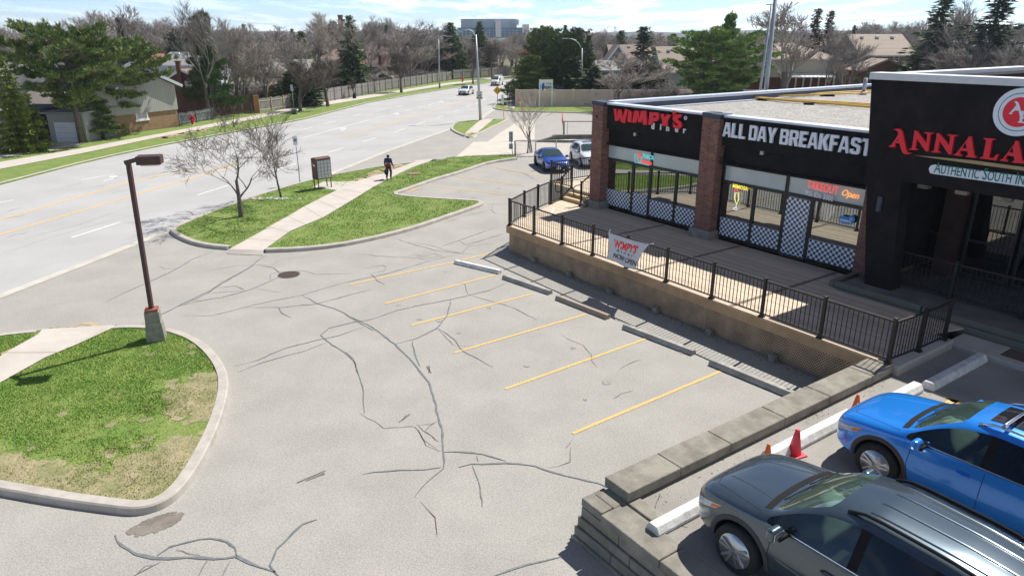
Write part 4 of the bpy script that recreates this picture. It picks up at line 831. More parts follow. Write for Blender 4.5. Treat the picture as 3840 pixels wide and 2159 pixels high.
def f(m):
    q = [(1730, 280), (1760, 275), (1790, 295), (1808, 350), (1825, 430), (1850, 480), (1875, 495), (1840, 500), (1805, 470), (1795, 400), (1745, 395), (1700, 430), (1712, 445), (1662, 440), (1690, 415), (1760, 330), (1755, 300)]
    m.vprism([FT(*p, NT + .1) for p in q], -NT - .1, -NT - .09)
    m.vprism([FT(*p, NT + .1) for p in ((1822, 400), (1862, 405), (1862, 410), (1838, 540), (1900, 550), (1900, 565), (1772, 550), (1800, 535))], -NT - .098, -NT - .09)
bpart('monogram', m_swht, f, parent=tw)
z7 = crop(2900, 600, 3840, 1701)
s, z = FP(*z7(716, 298), NT + .1); bpart('wall_lamp', M('lamp_grey_blue', (.05, .06, .09), .5, 0), lambda m: m.tube([lp(s, NT + .07, z - .22), lp(s, NT + .07, z + .22)], .075, 14), .01, parent=tw)
for x, y in ((1025, 185), (1285, 225), (1580, 278)):
    s, z = FP(*z7(x, y), 0.2); bpart('soffit_light', M('recess_light', (.25, .2, .16), .3, .5, 8), lambda m: m.bb(lp(s - .16, .33, 4.3), lp(s + .16, .12, 4.52)), .02, parent=tw)
# raised walkway, timber retaining steps and its railing
m_tim = M('green_stained_timber', (.20, .17, .12), .9, col2=(.15, .19, .155), var=.2, scale=1.3, bump=.3, fine=.15)
m_wdk = M('walkway_concrete', (.17, .155, .14), .9, .2, 1.5, bump=.3, fine=.1)
rwk = bthing('raised_walkway', 'raised concrete walk edged with green-stained timbers in front of the black tower', 'walkway')
bpart('slab', m_wdk, lambda m: m.bb(lp(12.2, 1.35, .5), lp(24, -2.35, 1.28)), .02, parent=rwk)
for k, (n, z) in enumerate(((1.5, 1.30), (1.56, 1.12), (1.62, .95))):
    for s0, s1 in ((12.05, 14.7), (14.72, 17.4), (17.42, 20)): bpart('timber', m_tim, lambda m: m.bb(lp(s0 + .03 * k, n, z - .17), lp(s1 + .03 * k - .03, n - .16, z - .003)), .012, parent=rwk)
bpart('timber', m_tim, lambda m: m.bb(lp(11.9, 1.5, .95), lp(12.04, .1, 1.3)), .012, parent=rwk)
def rail_run(par, a, b, zb, h=1.12, post=True, endpost=True, bal=.125, posts=None, zb2=None):
    """aluminium railing between two points of the building frame (s, n)"""
    zb2 = zb if zb2 is None else zb2
    A = lp(a[0], a[1], zb); B = lp(b[0], b[1], zb2); d = B - A; l = d.length; e = d.normalized()
    if post: posts_at(par, a, zb, h)
    if endpost: posts_at(par, b, zb2, h)
    m = MB(); up_ = Vector((0, 0, 1)); A2 = A + e * .05; B2 = B - e * .05
    m.beam(A2 + up_ * (h - .07), B2 + up_ * (h - .07), .05, .045); m.beam(A2 + up_ * .10, B2 + up_ * .10, .035, .035)
    n = max(2, int(l / bal))
    for k in range(1, n): p = A.lerp(B, k / n); m.beam(p + up_ * .10, p + up_ * (h - .09), .017, .017)
    m.build('rail_panel', m_black, par)
def posts_at(par, p, z, h=1.12):
    m = MB(); m.box(lp(p[0], p[1], z + h / 2), (.075, .075, h)); m.box(lp(p[0], p[1], z + h + .01), (.095, .095, .03)); m.box(lp(p[0], p[1], z + .02), (.15, .15, .03)); m.box(lp(p[0], p[1], z + .05), (.11, .11, .04)); m.build('rail_post', m_black, par)
wr = bthing('walkway_railing', 'black metal railing on the raised walk below the tower opening', 'railing')
rail_run(wr, (13.05, .2), (14.85, .2), 1.28); rail_run(wr, (14.85, .2), (16.7, .2), 1.28, post=False); rail_run(wr, (16.7, .2), (18.6, .2), 1.28, post=False)
# ---------------------------------------------------------------- deck
m_deck = stripes('deck_boards', (.56, .46, .345), (.24, .19, .15), 1 / .145, axis=1, duty=.95, sharp=.02, noise_amt=.22)
m_rim = M('rim_board', (.40, .265, .15), .8, .2, 1.2, bump=.15, fine=.1)
m_step = M('step_board', (.55, .40, .22), .8, .12, 2)
dc = bthing('wooden_deck', 'long raised wooden deck with lattice skirt along the diner front', 'deck')
fl = [(-.0, 5.45), (15.62, 5.45), (15.62, 2.6), (15.9, 1.6), (12.2, 1.6), (12.2, -.03), (-1.0, -.03), (-1.0, .5), (-2.62, .42)]
bpart('deck_floor', m_deck, lambda m: m.prism([(s, -n) for s, n in fl], ZD - .045, ZD), parent=dc)
bpart('seam_board', M('seam_board_grey', (.19, .15, .12), .85, .15, 3), lambda m: [m.bb(lp(s, 5.4, ZD), lp(s + .14, .05, ZD + .004)) for s in (3.55, 7.35, 11.2)], parent=dc)
bpart('painted_line', m_wht, lambda m: [m.beam(lp(*a, ZD + .006), lp(*b, ZD + .006), .06, .004) for a, b in (((-.3, 5.05), (-.1, 3.2)), ((-.1, 3.2), (-1.4, 1.9)), ((2.6, 5.2), (3.2, 3.7)))], parent=dc)
def f(m):
    for k in range(5): m.bb(lp(.02 + k * 3.12, 5.49, ZD - .29), lp(.02 + (k + 1) * 3.12 - .006, 5.45, ZD - .002))
    m.beam(lp(0.0, 5.47, ZD - .145), lp(-2.64, .42, ZD - .145), .04, .286); m.bb(lp(-.03, 5.49, ZD - .29), lp(.017, 5.44, ZD - .002))
bpart('rim_board', m_rim, f, parent=dc)
# lattice skirt: two layers of diagonal laths
m_lat = M('lattice_wood', (.52, .38, .25), .85, .2, 2, fine=.1)
def f(m):
    z0, z1, n = .02, ZD - .30, 5.36; h = z1 - z0
    for sgn, off in ((1, 0), (-1, .014)):
        x = -h
        while x < 15.5:
            a, b = x, x + h
            za, zb_ = (z0, z1) if sgn > 0 else (z1, z0)
            if a < .06: za += sgn * (.06 - a); a = .06
            if b > 15.5: zb_ -= sgn * (b - 15.5); b = 15.5
            if b > a: m.beam(lp(a, n - off, za), lp(b, n - off, zb_), .03, .012) if False else m.add([lp(a, n - off, za - .019), lp(a, n - off, za + .019), lp(b, n - off, zb_ + .019), lp(b, n - off, zb_ - .019), lp(a, n - off - .012, za - .019), lp(a, n - off - .012, za + .019), lp(b, n - off - .012, zb_ + .019), lp(b, n - off - .012, zb_ - .019)], [(0, 1, 2, 3), (7, 6, 5, 4), (1, 5, 6, 2), (0, 3, 7, 4)])
            x += .088
    for k in range(13): m.bb(lp(.03 + k * 1.29, n + .012, z0), lp(.03 + k * 1.29 + .035, n - .03, z1)) if k in (0, 4, 8, 12) else None
bpart('lattice_skirt', m_lat, f, parent=dc)
def f(m):
    a = lp(0, 5.36, 0); b = lp(-2.6, .45, 0); l = (b - a).length; h = ZD - .3
    for sgn in (1, -1):
        x = -h
        while x < l:
            u0, u1 = max(0, x), min(l, x + h); z_ = lambda u: (.02 + (u - x)) if sgn > 0 else (.02 + h - (u - x)); p0, p1 = a.lerp(b, u0 / l), a.lerp(b, u1 / l)
            m.add([p0 + Vector((0, 0, z_(u0) - .019)), p0 + Vector((0, 0, z_(u0) + .019)), p1 + Vector((0, 0, z_(u1) + .019)), p1 + Vector((0, 0, z_(u1) - .019))], [(0, 1, 2, 3)]); x += .088
bpart('lattice_skirt', m_lat, f, parent=dc)
bpart('crawl_space_back', M('under_deck_shade', (.055, .045, .038), .95, .2, 2), lambda m: (m.bb(lp(.1, 5.25, 0), lp(15.5, 5.2, ZD - .05)),), parent=dc)  # dark sheet behind the lattice; shade under the deck put into its colour
for k in range(7): bpart('deck_footing', m_ped, lambda m: m.box(lp(1.9 + k * 2.2, 5.5, .1), (.2, .16, .2)), .01, parent=dc)
for k, (s0, s1, n0, n1, z0, z1) in enumerate(((-2.55, -1.05, .52, .2, ZD - .05, ZD + .16), (-2.6, -1.05, .2, -.1, ZD, ZD + .32), (-4.4, -.5, -.1, -4.8, .0, ZD + .46))):
    bpart('step' if k < 2 else 'upper_landing', m_step if k < 2 else m_deck, lambda m: m.bb(lp(s0, n0, z0), lp(s1, n1, z1)), .008, parent=dc)
rl = bthing('deck_railing', 'dark brown metal railing with square posts around the deck edge', 'railing')
fs_ = [(.05, 5.38), (1.73, 5.38), (3.48, 5.38), (5.21, 5.38), (6.95, 5.38), (8.72, 5.38), (10.54, 5.38), (12.3, 5.38), (14.08, 5.38), (15.86, 5.38)]
for i in range(9): rail_run(rl, fs_[i], fs_[i + 1], ZD, post=(i == 0))
fe_ = [(15.86, 5.38), (15.94, 4.1), (15.96, 2.85)]
for i in range(2): rail_run(rl, fe_[i], fe_[i + 1], ZD - .02, post=False)
fw = [(.05, 5.38), (-.82, 4.0), (-1.55, 2.72), (-2.12, 1.55), (-2.55, .56)]
for i in range(4): rail_run(rl, fw[i], fw[i + 1], ZD, post=False)
ZL = ZD + .46
rail_run(rl, (-2.6, -.1), (-4.2, -.1), ZL); rail_run(rl, (-4.2, -.1), (-4.2, -4.4), ZL, post=False); posts_at(rl, (-1.05, .62), ZD); posts_at(rl, (-1.1, -.2), ZL)
rail_run(rl, (-2.55, .56), (-2.6, -.1), ZD, zb2=ZL, post=False, endpost=False); rail_run(rl, (-1.05, .62), (-1.1, -.2), ZD, zb2=ZL, post=False, endpost=False)
for sx in (-2.5, -1.15):
    for up1, zz in ((.0, ZD),):
        m = MB(); m.tube([lp(sx, .6, zz + .95), lp(sx, .85, zz + .95), lp(sx, .98, zz + .86), lp(sx, .98, zz + .5), lp(sx, .86, zz + .42), lp(sx, .6, zz + .42)], .022, 8); m.build('hand_rail', m_black, rl)
# banner tied to the railing, flower pot
bn = bthing('banner', 'white diner banner tied by its corners to the deck railing, reading now open', 'banner')
c5b = crop(1850, 500, 2750, 2005)
def FB(x, y): return FP(*c5b(x, y), 5.44)
TL, TR, BR_, BLc = FB(968, 825), FB(1308, 925), FB(1185, 1140), FB(945, 1045)
ML = FB(1000, 965)
def bz(u, v):
    l = [(TL[i] * (1 - v) + BLc[i] * v) for i in (0, 1)]; r_ = [(TR[i] * (1 - v) + BR_[i] * v) for i in (0, 1)]
    x, z = l[0] * (1 - u) + r_[0] * u, l[1] * (1 - u) + r_[1] * u
    x += .12 * math.sin(v * math.pi) * (1 - u) - .05 * math.sin(v * math.pi) * u; z -= .03 * math.sin(math.pi * u) * (1 - v)
    n = 5.46 + .045 * math.sin(u * 7 + v * 3) * v + .03 * math.sin(v * 6) + .012
    return lp(x, n, z)
m = MB(); N = 24; vs = [bz(i / N, j / N) for j in range(N + 1) for i in range(N + 1)]; m.add(vs, [(j * (N + 1) + i, (j + 1) * (N + 1) + i, (j + 1) * (N + 1) + i + 1, j * (N + 1) + i + 1) for j in range(N) for i in range(N)], 0, True)
bo = m.build('banner_cloth', M('banner_white', (.62, .63, .66), .75, .05, 3), bn); sl_ = bo.modifiers.new('t', 'SOLIDIFY'); sl_.thickness = .004; sl_.offset = -1
def btext(str_, u0, v0, du, dv, mat, name, **k):
    vs, fs = textmesh(str_, 1.0, ext=0, **k); x1 = max(q.x for q in vs); y1 = max(q.y for q in vs); m = MB()
    out_ = []
    for q in vs: p = bz(u0 + q.x / x1 * du, v0 - q.y / y1 * dv); out_.append(p + Vector((0, -.012, 0)))
    m.add(out_, fs); m.build(name, mat, bn)
btext("WIMPY'S", .17, .44, .66, .30, m_sred, 'red_lettering', bold=.035); btext("d i n e r", .24, .60, .56, .13, M('banner_blue', (.05, .2, .35), .6, 0), 'blue_lettering', bold=.01); btext("NOW OPEN", .17, .86, .80, .18, M('banner_black', (.03, .03, .035), .6, 0), 'black_lettering', bold=.012, space=.92)
m = MB(); m.tube([lp(TL[0], 5.44, TL[1]), lp(TL[0] + .02, 5.4, TL[1] + .09)], .012, 5); m.tube([lp(TR[0], 5.44, TR[1]), lp(TR[0] + .12, 5.4, TR[1] + .04)], .012, 5); m.build('tie', m_white, bn)
p = (-.78, .62); t = bthing('flower_pot', 'small grey flower pot with a dry plant at the foot of the left brick pier', 'flower pot')
m = MB(); m.tube([lp(*p, ZD), lp(*p, ZD + .18), lp(*p, ZD + .2)], [.10, .15, .16], 16); m.build('pot', M('pot_grey', (.3, .29, .27), .8, .1, 5), t)
m = MB(); r = random.Random(1)
for k in range(40): a = r.uniform(0, 6.28); q = r.uniform(.05, .18); m.tube([lp(*p, ZD + .18), lp(p[0] + math.cos(a) * q, p[1] + math.sin(a) * q, ZD + .2 + r.uniform(.05, .2))], [.008, .004], 3)
m.build('plant', M('dry_plant', (.2, .18, .08), .9, .3, 6), t)
# ================================================================ vehicles
m_tyre = M('tyre_rubber', (.022, .022, .022), .85, .15, 20); m_rim = M('alloy_rim', (.55, .56, .58), .3, .06, 8, metal=.9); m_rimk = M('dark_rim', (.03, .03, .032), .4, .05, 8, metal=.3)
g_ws = glassm('windscreen_glass', (.70, .88, .80), refl=.10, trans=.74, dark=(.16, .27, .235)); g_side = glassm('side_glass', (.35, .42, .40), refl=.02, trans=.5, dark=(.006, .008, .008)); g_dark = glassm('tinted_glass', (.08, .09, .09), refl=.0, trans=.3, dark=(.006, .006, .007))
m_lens = M('headlight_lens', (.55, .6, .65), .08, .15, 9, coat=1, spec=.9); m_tail = M('tail_lens', (.45, .01, .01), .15, .1, 9, coat=1); m_amb = M('amber_lens', (.8, .22, .03), .2, 0)
m_seam = M('panel_gap', (.006, .006, .007), .8, 0); m_clad = M('grey_cladding', (.05, .052, .055), .65, .1, 8); m_chrome = M('chrome_trim', (.75, .76, .78), .15, 0, metal=1); m_dash = M('dashboard', (.36, .42, .38), .8, .15, 4); m_seat = M('seat_cloth', (.12, .12, .115), .9, .15, 5)
m_plate = M('licence_plate', (.75, .77, .8), .5, 0)
SUV = dict(L=4.62, ax=(.93, 3.66), wr=.36, wtrack=.80, rings=[
 (0.00, .45, .58, .66, .54, .70, .48, .73, .42, .75, .28, .765, .77, ''), (0.05, .34, .74, .70, .68, .80, .60, .84, .52, .86, .35, .875, .88, ''), (0.22, .25, .87, .80, .82, .90, .74, .935, .62, .955, .40, .97, .975, ''),
 (0.60, .22, .925, .88, .88, .96, .82, 1.00, .70, 1.03, .42, 1.05, 1.06, ''), (1.05, .22, .93, .92, .895, 1.00, .84, 1.05, .74, 1.09, .45, 1.115, 1.125, ''), (1.27, .22, .93, .935, .895, 1.02, .83, 1.08, .76, 1.12, .45, 1.155, 1.165, 'G'),
 (1.62, .22, .93, .945, .892, 1.03, .745, 1.33, .68, 1.375, .42, 1.41, 1.42, 'G'), (1.98, .22, .93, .95, .89, 1.035, .675, 1.50, .60, 1.56, .38, 1.605, 1.615, 'R'), (2.40, .22, .93, .955, .89, 1.04, .66, 1.555, .585, 1.62, .37, 1.66, 1.672, 'RP'),
 (2.50, .22, .93, .96, .89, 1.042, .66, 1.56, .585, 1.625, .37, 1.665, 1.678, 'R'), (3.25, .22, .93, .975, .89, 1.06, .65, 1.545, .575, 1.615, .36, 1.66, 1.672, 'RP'), (3.35, .22, .93, .98, .89, 1.065, .65, 1.54, .575, 1.61, .36, 1.655, 1.668, 'R'),
 (3.85, .23, .92, 1.0, .87, 1.10, .65, 1.47, .57, 1.57, .36, 1.62, 1.632, 'B'), (4.15, .25, .90, 1.01, .85, 1.12, .66, 1.36, .57, 1.50, .36, 1.555, 1.57, 'RG'), (4.42, .30, .87, .98, .82, 1.08, .74, 1.16, .66, 1.22, .42, 1.25, 1.26, ''),
 (4.56, .36, .82, .92, .77, .98, .70, 1.04, .60, 1.08, .40, 1.10, 1.11, ''), (4.62, .45, .70, .86, .66, .90, .60, .94, .5, .96, .3, .975, .98, '')])
SEDAN = dict(L=4.60, ax=(.95, 3.62), wr=.325, wtrack=.76, rings=[
 (0.00, .40, .55, .56, .50, .60, .45, .63, .40, .65, .25, .66, .665, ''), (0.06, .28, .74, .62, .68, .69, .60, .72, .52, .735, .35, .745, .75, ''), (0.28, .20, .85, .70, .80, .77, .72, .80, .62, .82, .40, .835, .84, ''),
 (0.70, .18, .885, .77, .85, .83, .79, .865, .68, .89, .42, .905, .91, ''), (1.15, .18, .89, .80, .86, .87, .80, .915, .72, .945, .45, .97, .975, ''), (1.38, .18, .89, .81, .86, .89, .79, .95, .73, .98, .45, 1.01, 1.02, 'G'),
 (1.80, .18, .89, .82, .86, .90, .70, 1.16, .64, 1.20, .42, 1.235, 1.245, 'G'), (2.20, .18, .89, .83, .855, .91, .61, 1.33, .54, 1.375, .36, 1.41, 1.42, 'R'), (2.52, .18, .89, .835, .855, .915, .60, 1.36, .53, 1.41, .35, 1.44, 1.45, 'RP'),
 (2.62, .18, .89, .84, .855, .92, .60, 1.36, .53, 1.41, .35, 1.44, 1.45, 'R'), (3.20, .18, .89, .85, .85, .935, .59, 1.31, .52, 1.37, .34, 1.40, 1.41, 'B'), (3.55, .19, .88, .86, .84, .95, .62, 1.20, .54, 1.27, .34, 1.30, 1.31, 'BG'),
 (3.95, .20, .87, .87, .82, .96, .72, 1.02, .64, 1.07, .40, 1.10, 1.11, 'BG'), (4.15, .21, .86, .87, .81, .95, .74, .99, .66, 1.02, .42, 1.035, 1.04, ''), (4.42, .26, .82, .86, .77, .93, .70, .98, .62, 1.00, .40, 1.01, 1.015, ''), (4.56, .34, .74, .80, .70, .86, .62, .91, .55, .93, .35, .94, .945, ''), (4.60, .42, .6, .70, .56, .74, .5, .78, .4, .80, .25, .81, .815, '')])
VAN = dict(L=4.5, ax=(.85, 3.5), wr=.32, wtrack=.76, rings=[
 (0.00, .42, .60, .62, .56, .70, .50, .76, .44, .80, .28, .82, .83, ''), (0.06, .30, .76, .70, .72, .84, .64, .90, .56, .94, .35, .96, .97, ''), (0.35, .22, .86, .85, .83, .98, .76, 1.05, .66, 1.09, .40, 1.12, 1.13, ''),
 (0.70, .20, .87, .92, .84, 1.06, .78, 1.14, .72, 1.18, .44, 1.21, 1.22, 'G'), (1.20, .20, .87, .95, .85, 1.10, .76, 1.50, .68, 1.56, .42, 1.60, 1.61, 'G'), (1.55, .20, .87, .96, .85, 1.12, .74, 1.72, .64, 1.80, .40, 1.84, 1.85, 'R'),
 (2.05, .20, .87, .97, .85, 1.14, .74, 1.76, .64, 1.86, .40, 1.90, 1.91, 'B'), (2.15, .20, .87, .97, .86, 1.14, .75, 1.77, .65, 1.87, .40, 1.91, 1.92, 'B'), (3.9, .22, .87, .98, .86, 1.15, .75, 1.76, .65, 1.86, .40, 1.90, 1.91, 'B'),
 (4.38, .26, .86, .97, .84, 1.14, .74, 1.72, .62, 1.80, .38, 1.84, 1.85, 'B'), (4.47, .32, .82, .9, .8, 1.1, .7, 1.62, .56, 1.68, .34, 1.71, 1.72, 'B'), (4.5, .42, .7, .8, .7, 1.0, .6, 1.5, .5, 1.55, .3, 1.57, 1.58, '')])
def evalmesh(o):
    bpy.context.view_layer.update(); dg = bpy.context.evaluated_depsgraph_get(); return bpy.data.meshes.new_from_object(o.evaluated_get(dg), depsgraph=dg)
def car(kind, name, label, loc, rz, paint, scale=1.0, clad=None, rim=None, detail=2, roofrails=False, sunroof=False, roofribs=False, rear_dark=True, crossbars=False, rack=False, plate='front', group=None, hl=None, ws=None):
    D = kind; t = thing(name, label, 'van' if kind is VAN else 'car', loc, rz, group, scale)
    Rg = D['rings']; clad = clad or paint
    mats = [paint, g_side, ws or g_ws, m_blackp, clad, g_dark, m_seam]
    vs = []; fs = []; mi = []
    for r in Rg:
        x, zb, w, zs, wb, zbt, wg, zg, wr_, zr, wi, zi, zt, fl = r
        P = [(0, zb), (w * .86, zb), (w * .965, zb + .10), (w, (zb + zs) / 2), (w * .985, zs), (wb, zbt), (wg, zg), (wr_, zr), (wi, zi), (0, zt)]
        vs += [(x, y, z) for y, z in P] + [(x, -y, z) for y, z in P[8:0:-1]]
    n = 18
    def mat(fl, nx, j):
        j = j if j < 9 else 17 - j
        if j <= 1: return 4
        if j == 5 and fl and 'B' not in fl:
            if 'P' in fl: return 3
            return 5 if (rear_dark and 'D' in fl) else 1
        if j == 5 and fl == 'BG': return 0
        if j in (7, 8) and fl in ('G',): return 2
        if j in (7, 8) and fl in ('RG', 'BG'): return 5
        return 0
    seen_b = False
    for i in range(len(Rg) - 1):
        fl = Rg[i][13]
        for j in range(n):
            k = (j + 1) % n; fs.append((i * n + j, i * n + k, (i + 1) * n + k, (i + 1) * n + j)); q = mat(fl, Rg[i + 1][13], j)
            if q == 1 and Rg[i][0] > 2.45 and rear_dark: q = 5
            mi.append(q)
    fs.append(tuple(range(n - 1, -1, -1))); mi.append(0); e = (len(Rg) - 1) * n; fs.append(tuple(e + k for k in range(n))); mi.append(0)
    me = bpy.data.meshes.new('shell'); me.from_pydata(vs, [], fs)
    for m_ in mats: me.materials.append(m_)
    me.polygons.foreach_set('material_index', mi); me.polygons.foreach_set('use_smooth', [True] * len(fs)); me.update()
    # crease where materials meet
    ek = {}
    for fi, f in enumerate(me.polygons):
        for k_ in f.edge_keys: ek.setdefault(k_, set()).add(mi[fi])
    at = me.attributes.new('crease_edge', 'FLOAT', 'EDGE')
    for ed in me.edges:
        if len(ek.get(tuple(sorted(ed.vertices)), ())) > 1: at.data[ed.index].value = .75
    sh = bpy.data.objects.new('shell', me); COL.objects.link(sh)
    s_ = sh.modifiers.new('s', 'SUBSURF'); s_.levels = detail; s_.render_levels = detail
    # wheel arches
    cutm = bpy.data.materials.get('panel_gap'); c = MB()
    for ax in D['ax']:
        for sd in (-1, 1): c.tube([(ax, sd * .52, D['wr'] + .005), (ax, sd * 1.2, D['wr'] + .005)], D['wr'] * 1.17, 28, 6)
    cm = c.mesh('cut', mats); co = bpy.data.objects.new('cut', cm); COL.objects.link(co); co.hide_render = True
    b_ = sh.modifiers.new('b', 'BOOLEAN'); b_.object = co; b_.operation = 'DIFFERENCE'; b_.solver = 'EXACT'
    try: b_.material_mode = 'INDEX'
    except Exception: pass
    full = evalmesh(sh); bpy.data.objects.remove(sh); bpy.data.objects.remove(co)
    bm = bmesh.new(); bm.from_mesh(full); bvh = BVHTree.FromBMesh(bm)
    # split by material into parts
    def take(idx, nm, mt, lab=None, zr_=None):
        b2_ = bm.copy(); dele = [f for f in b2_.faces if f.material_index not in idx]
        bmesh.ops.delete(b2_, geom=dele, context='FACES')
        if not len(b2_.faces): b2_.free(); return
        if idx & {1, 2, 3, 5}:
            left_ = set(b2_.faces); isl_ = []
            while left_:
                st = [left_.pop()]; cc = [st[0]]
                while st:
                    f0 = st.pop()
                    for e_ in f0.edges:
                        for f1 in e_.link_faces:
                            if f1 in left_: left_.remove(f1); st.append(f1); cc.append(f1)
                isl_.append(cc)
            for k0, cc in enumerate(isl_):
                if len(cc) < 3: continue
                me2 = bpy.data.meshes.new(nm); [me2.materials.append(m_) for m_ in mats]; vm = {}; vv = []; ff = []; mm_ = []
                for f0 in cc:
                    for v0 in f0.verts:
                        if v0 not in vm: vm[v0] = len(vv); vv.append(v0.co.copy())
                    ff.append([vm[v0] for v0 in f0.verts]); mm_.append(f0.material_index)
                me2.from_pydata(vv, [], ff); me2.polygons.foreach_set('material_index', mm_); me2.polygons.foreach_set('use_smooth', [True] * len(ff)); me2.update()
                o = bpy.data.objects.new(nm, me2); COL.objects.link(o); o.parent = t
            b2_.free(); return
        me2 = bpy.data.meshes.new(nm); [me2.materials.append(m_) for m_ in mats]; b2_.to_mesh(me2); b2_.free()
        o = bpy.data.objects.new(nm, me2); COL.objects.link(o); o.parent = t; return o
    take({0, 6}, 'body', paint); take({4}, 'lower_cladding', clad); take({3}, 'door_pillar', m_blackp); take({2}, 'windscreen', g_ws); take({1}, 'side_window', g_side); take({5}, 'rear_window', g_dark)
    bm.free()
    def cast(o_, d_): h = bvh.ray_cast(Vector(o_), Vector(d_)); return h[0], h[1]
    def side(x, z, sd): h, nn = cast((x, sd * 2, z), (0, -sd, 0)); return (h, nn) if h else (None, None)
    def top(x, y): h, nn = cast((x, y, 4), (0, 0, -1)); return (h, nn) if h else (None, None)
    def front(y, z, rear=False): h, nn = cast((8 if rear else -3, y, z), (-1 if rear else 1, 0, 0)); return (h, nn) if h else (None, None)
    def strip(fn, pts, w_, name_, mt, off=.003, sub=8, raise_=0):
        q = []
        for a, b in zip(pts, pts[1:]): q += [(a[0] + (b[0] - a[0]) * i / sub, a[1] + (b[1] - a[1]) * i / sub) for i in range(sub)]
        q.append(pts[-1]); hs = [fn(*p) for p in q]; hs = [h for h in hs if h[0] is not None]
        if len(hs) < 2: return
        m = MB(); v = []
        for i, (h, nn) in enumerate(hs):
            d = hs[min(i + 1, len(hs) - 1)][0] - hs[max(0, i - 1)][0]
            if d.length < 1e-6: d = Vector((1, 0, 0))
            sidev = nn.cross(d).normalized() * w_ / 2; v += [h + nn * off - sidev, h + nn * (off + raise_), h + nn * off + sidev]
        m.add(v, [(3 * i, 3 * i + 1, 3 * i + 4, 3 * i + 3) for i in range(len(hs) - 1)] + [(3 * i + 1, 3 * i + 2, 3 * i + 5, 3 * i + 4) for i in range(len(hs) - 1)], 0, True); return m.build(name_, mt, t)
    def patch(fn, quad, name_, mt, off=.006, nu=10, nv=6, par=None):
        a, b, c_, d_ = quad; v = []; ok = True
        for j in range(nv + 1):
            for i in range(nu + 1):
                s1, s2 = i / nu, j / nv; p = [(a[k] * (1 - s1) + b[k] * s1) * (1 - s2) + (d_[k] * (1 - s1) + c_[k] * s1) * s2 for k in (0, 1)]
                h, nn = fn(*p)
                if h is None: return None
                v.append(h + nn * off)
        m = MB(); m.add(v, [(j * (nu + 1) + i, j * (nu + 1) + i + 1, (j + 1) * (nu + 1) + i + 1, (j + 1) * (nu + 1) + i) for j in range(nv) for i in range(nu)], 0, True); return m.build(name_, mt, par or t)
    # wheels
    wr = D['wr']
    for i, ax in enumerate(D['ax']):
        for sd in (-1, 1):
            y0 = sd * (D['wtrack'] + (.07 if kind is SUV else .06)); w = MB()
            prof = [(-.10, wr * .68), (-.105, wr * .90), (-.085, wr * .98), (-.04, wr), (.04, wr), (.085, wr * .98), (.105, wr * .90), (.10, wr * .68)]
            w.tube([(ax, y0 + sd * a, wr) for a, _ in prof], [b for _, b in prof], 32, caps=False); tyre = w.build('wheel', m_tyre, t)
            rm = MB(); rt = rim or m_rim
            rm.tube([(ax, y0 + sd * a, wr) for a in (.095, .10, .06, .055)], [wr * .70, wr * .66, wr * .62, .01], 32, mi=1, caps=False)
            for k in range(5):
                an = 2 * math.pi * k / 5 + .3
                for dw in ((-.11, .11) if detail > 1 else (0,)):
                    ra = Vector((math.cos(an), 0, math.sin(an))); rb = Vector((math.cos(an + dw * 1.9), 0, math.sin(an + dw * 1.9))); c0_ = Vector((ax, y0 + sd * .085, wr))
                    rm.beam(c0_ + ra * .02, c0_ + rb * wr * .66, .095 * wr / .36, .03)
            rm.tube([(ax, y0 + sd * .07, wr), (ax, y0 + sd * .105, wr)], [.07, .05], 14)
            o_ = len(rm.v); rm.tube([(ax, y0 + sd * .092, wr), (ax, y0 + sd * .108, wr), (ax, y0 + sd * .106, wr), (ax, y0 + sd * .08, wr)], [wr * .71, wr * .695, wr * .645, wr * .62], 32, caps=False)
            rm.build('rim', [rt, m_seam if rt is m_rim else m_rimk], tyre)
    # arch trim
    if clad is not paint:
        for ax in D['ax']:
            for sd in (-1, 1):
                rr0 = wr * 1.19; pts = [(ax + rr0 * math.cos(a), wr + rr0 * math.sin(a)) for a in [R(q) for q in range(-5, 186, 10)]]
                fn = lambda x, z: side(x, z, sd); strip(lambda x, z: side(ax + (x - ax) * 1.08, wr + (z - wr) * 1.08, sd), pts, .075, 'arch_trim', clad, .004, 1, .012)
    L_ = D['L']; bz0 = 1.0 if kind is SUV else (.85 if kind is SEDAN else .95)
    k = bz0
    for sd in (-1, 1):
        sf = lambda x, z: side(x, z, sd)
        a0 = D['ax'][0] + wr * 1.35
        zt_ = k * 1.0
        strip(sf, [(a0 + .02, .36), (a0 - .03, k * .62), (a0 - .0, zt_ * .97)], .010, 'panel_gap', m_seam, .002)
        xb = 2.47 if kind is SUV else (2.6 if kind is SEDAN else 2.1)
        strip(sf, [(xb, .34), (xb + .02, k * 1.02)], .010, 'panel_gap', m_seam, .002)
        if kind is not VAN: strip(sf, [(D['ax'][1] - wr * 1.25, .45), (D['ax'][1] - wr * .95, k * .8), (D['ax'][1] - wr * .75, k * 1.02)], .010, 'panel_gap', m_seam, .002)
        strip(sf, [(a0, .345), (xb + .9, .345)], .010, 'panel_gap', m_seam, .002)
        for hx in (xb - .25, xb + .75):
            h, nn = sf(hx, k * .86)
            if h is not None:
                m = MB(); m.tube([h + nn * .005 + Vector((-.10, 0, 0)), h + nn * .035 + Vector((-.06, 0, .005)), h + nn * .035 + Vector((.06, 0, .005)), h + nn * .005 + Vector((.10, 0, 0))], [.012, .016, .016, .012], 8); m.build('door_handle', paint, t)
        strip(sf, [(1.42 if kind is not VAN else .95, k * 1.02 + (.035 if kind is not VAN else .16)), (3.5 if kind is not VAN else 2.0, k * 1.055 + (.03 if kind is not VAN else .14))], .018, 'belt_trim', m_chrome if kind is SUV else m_blackp, .006, 14, .004)
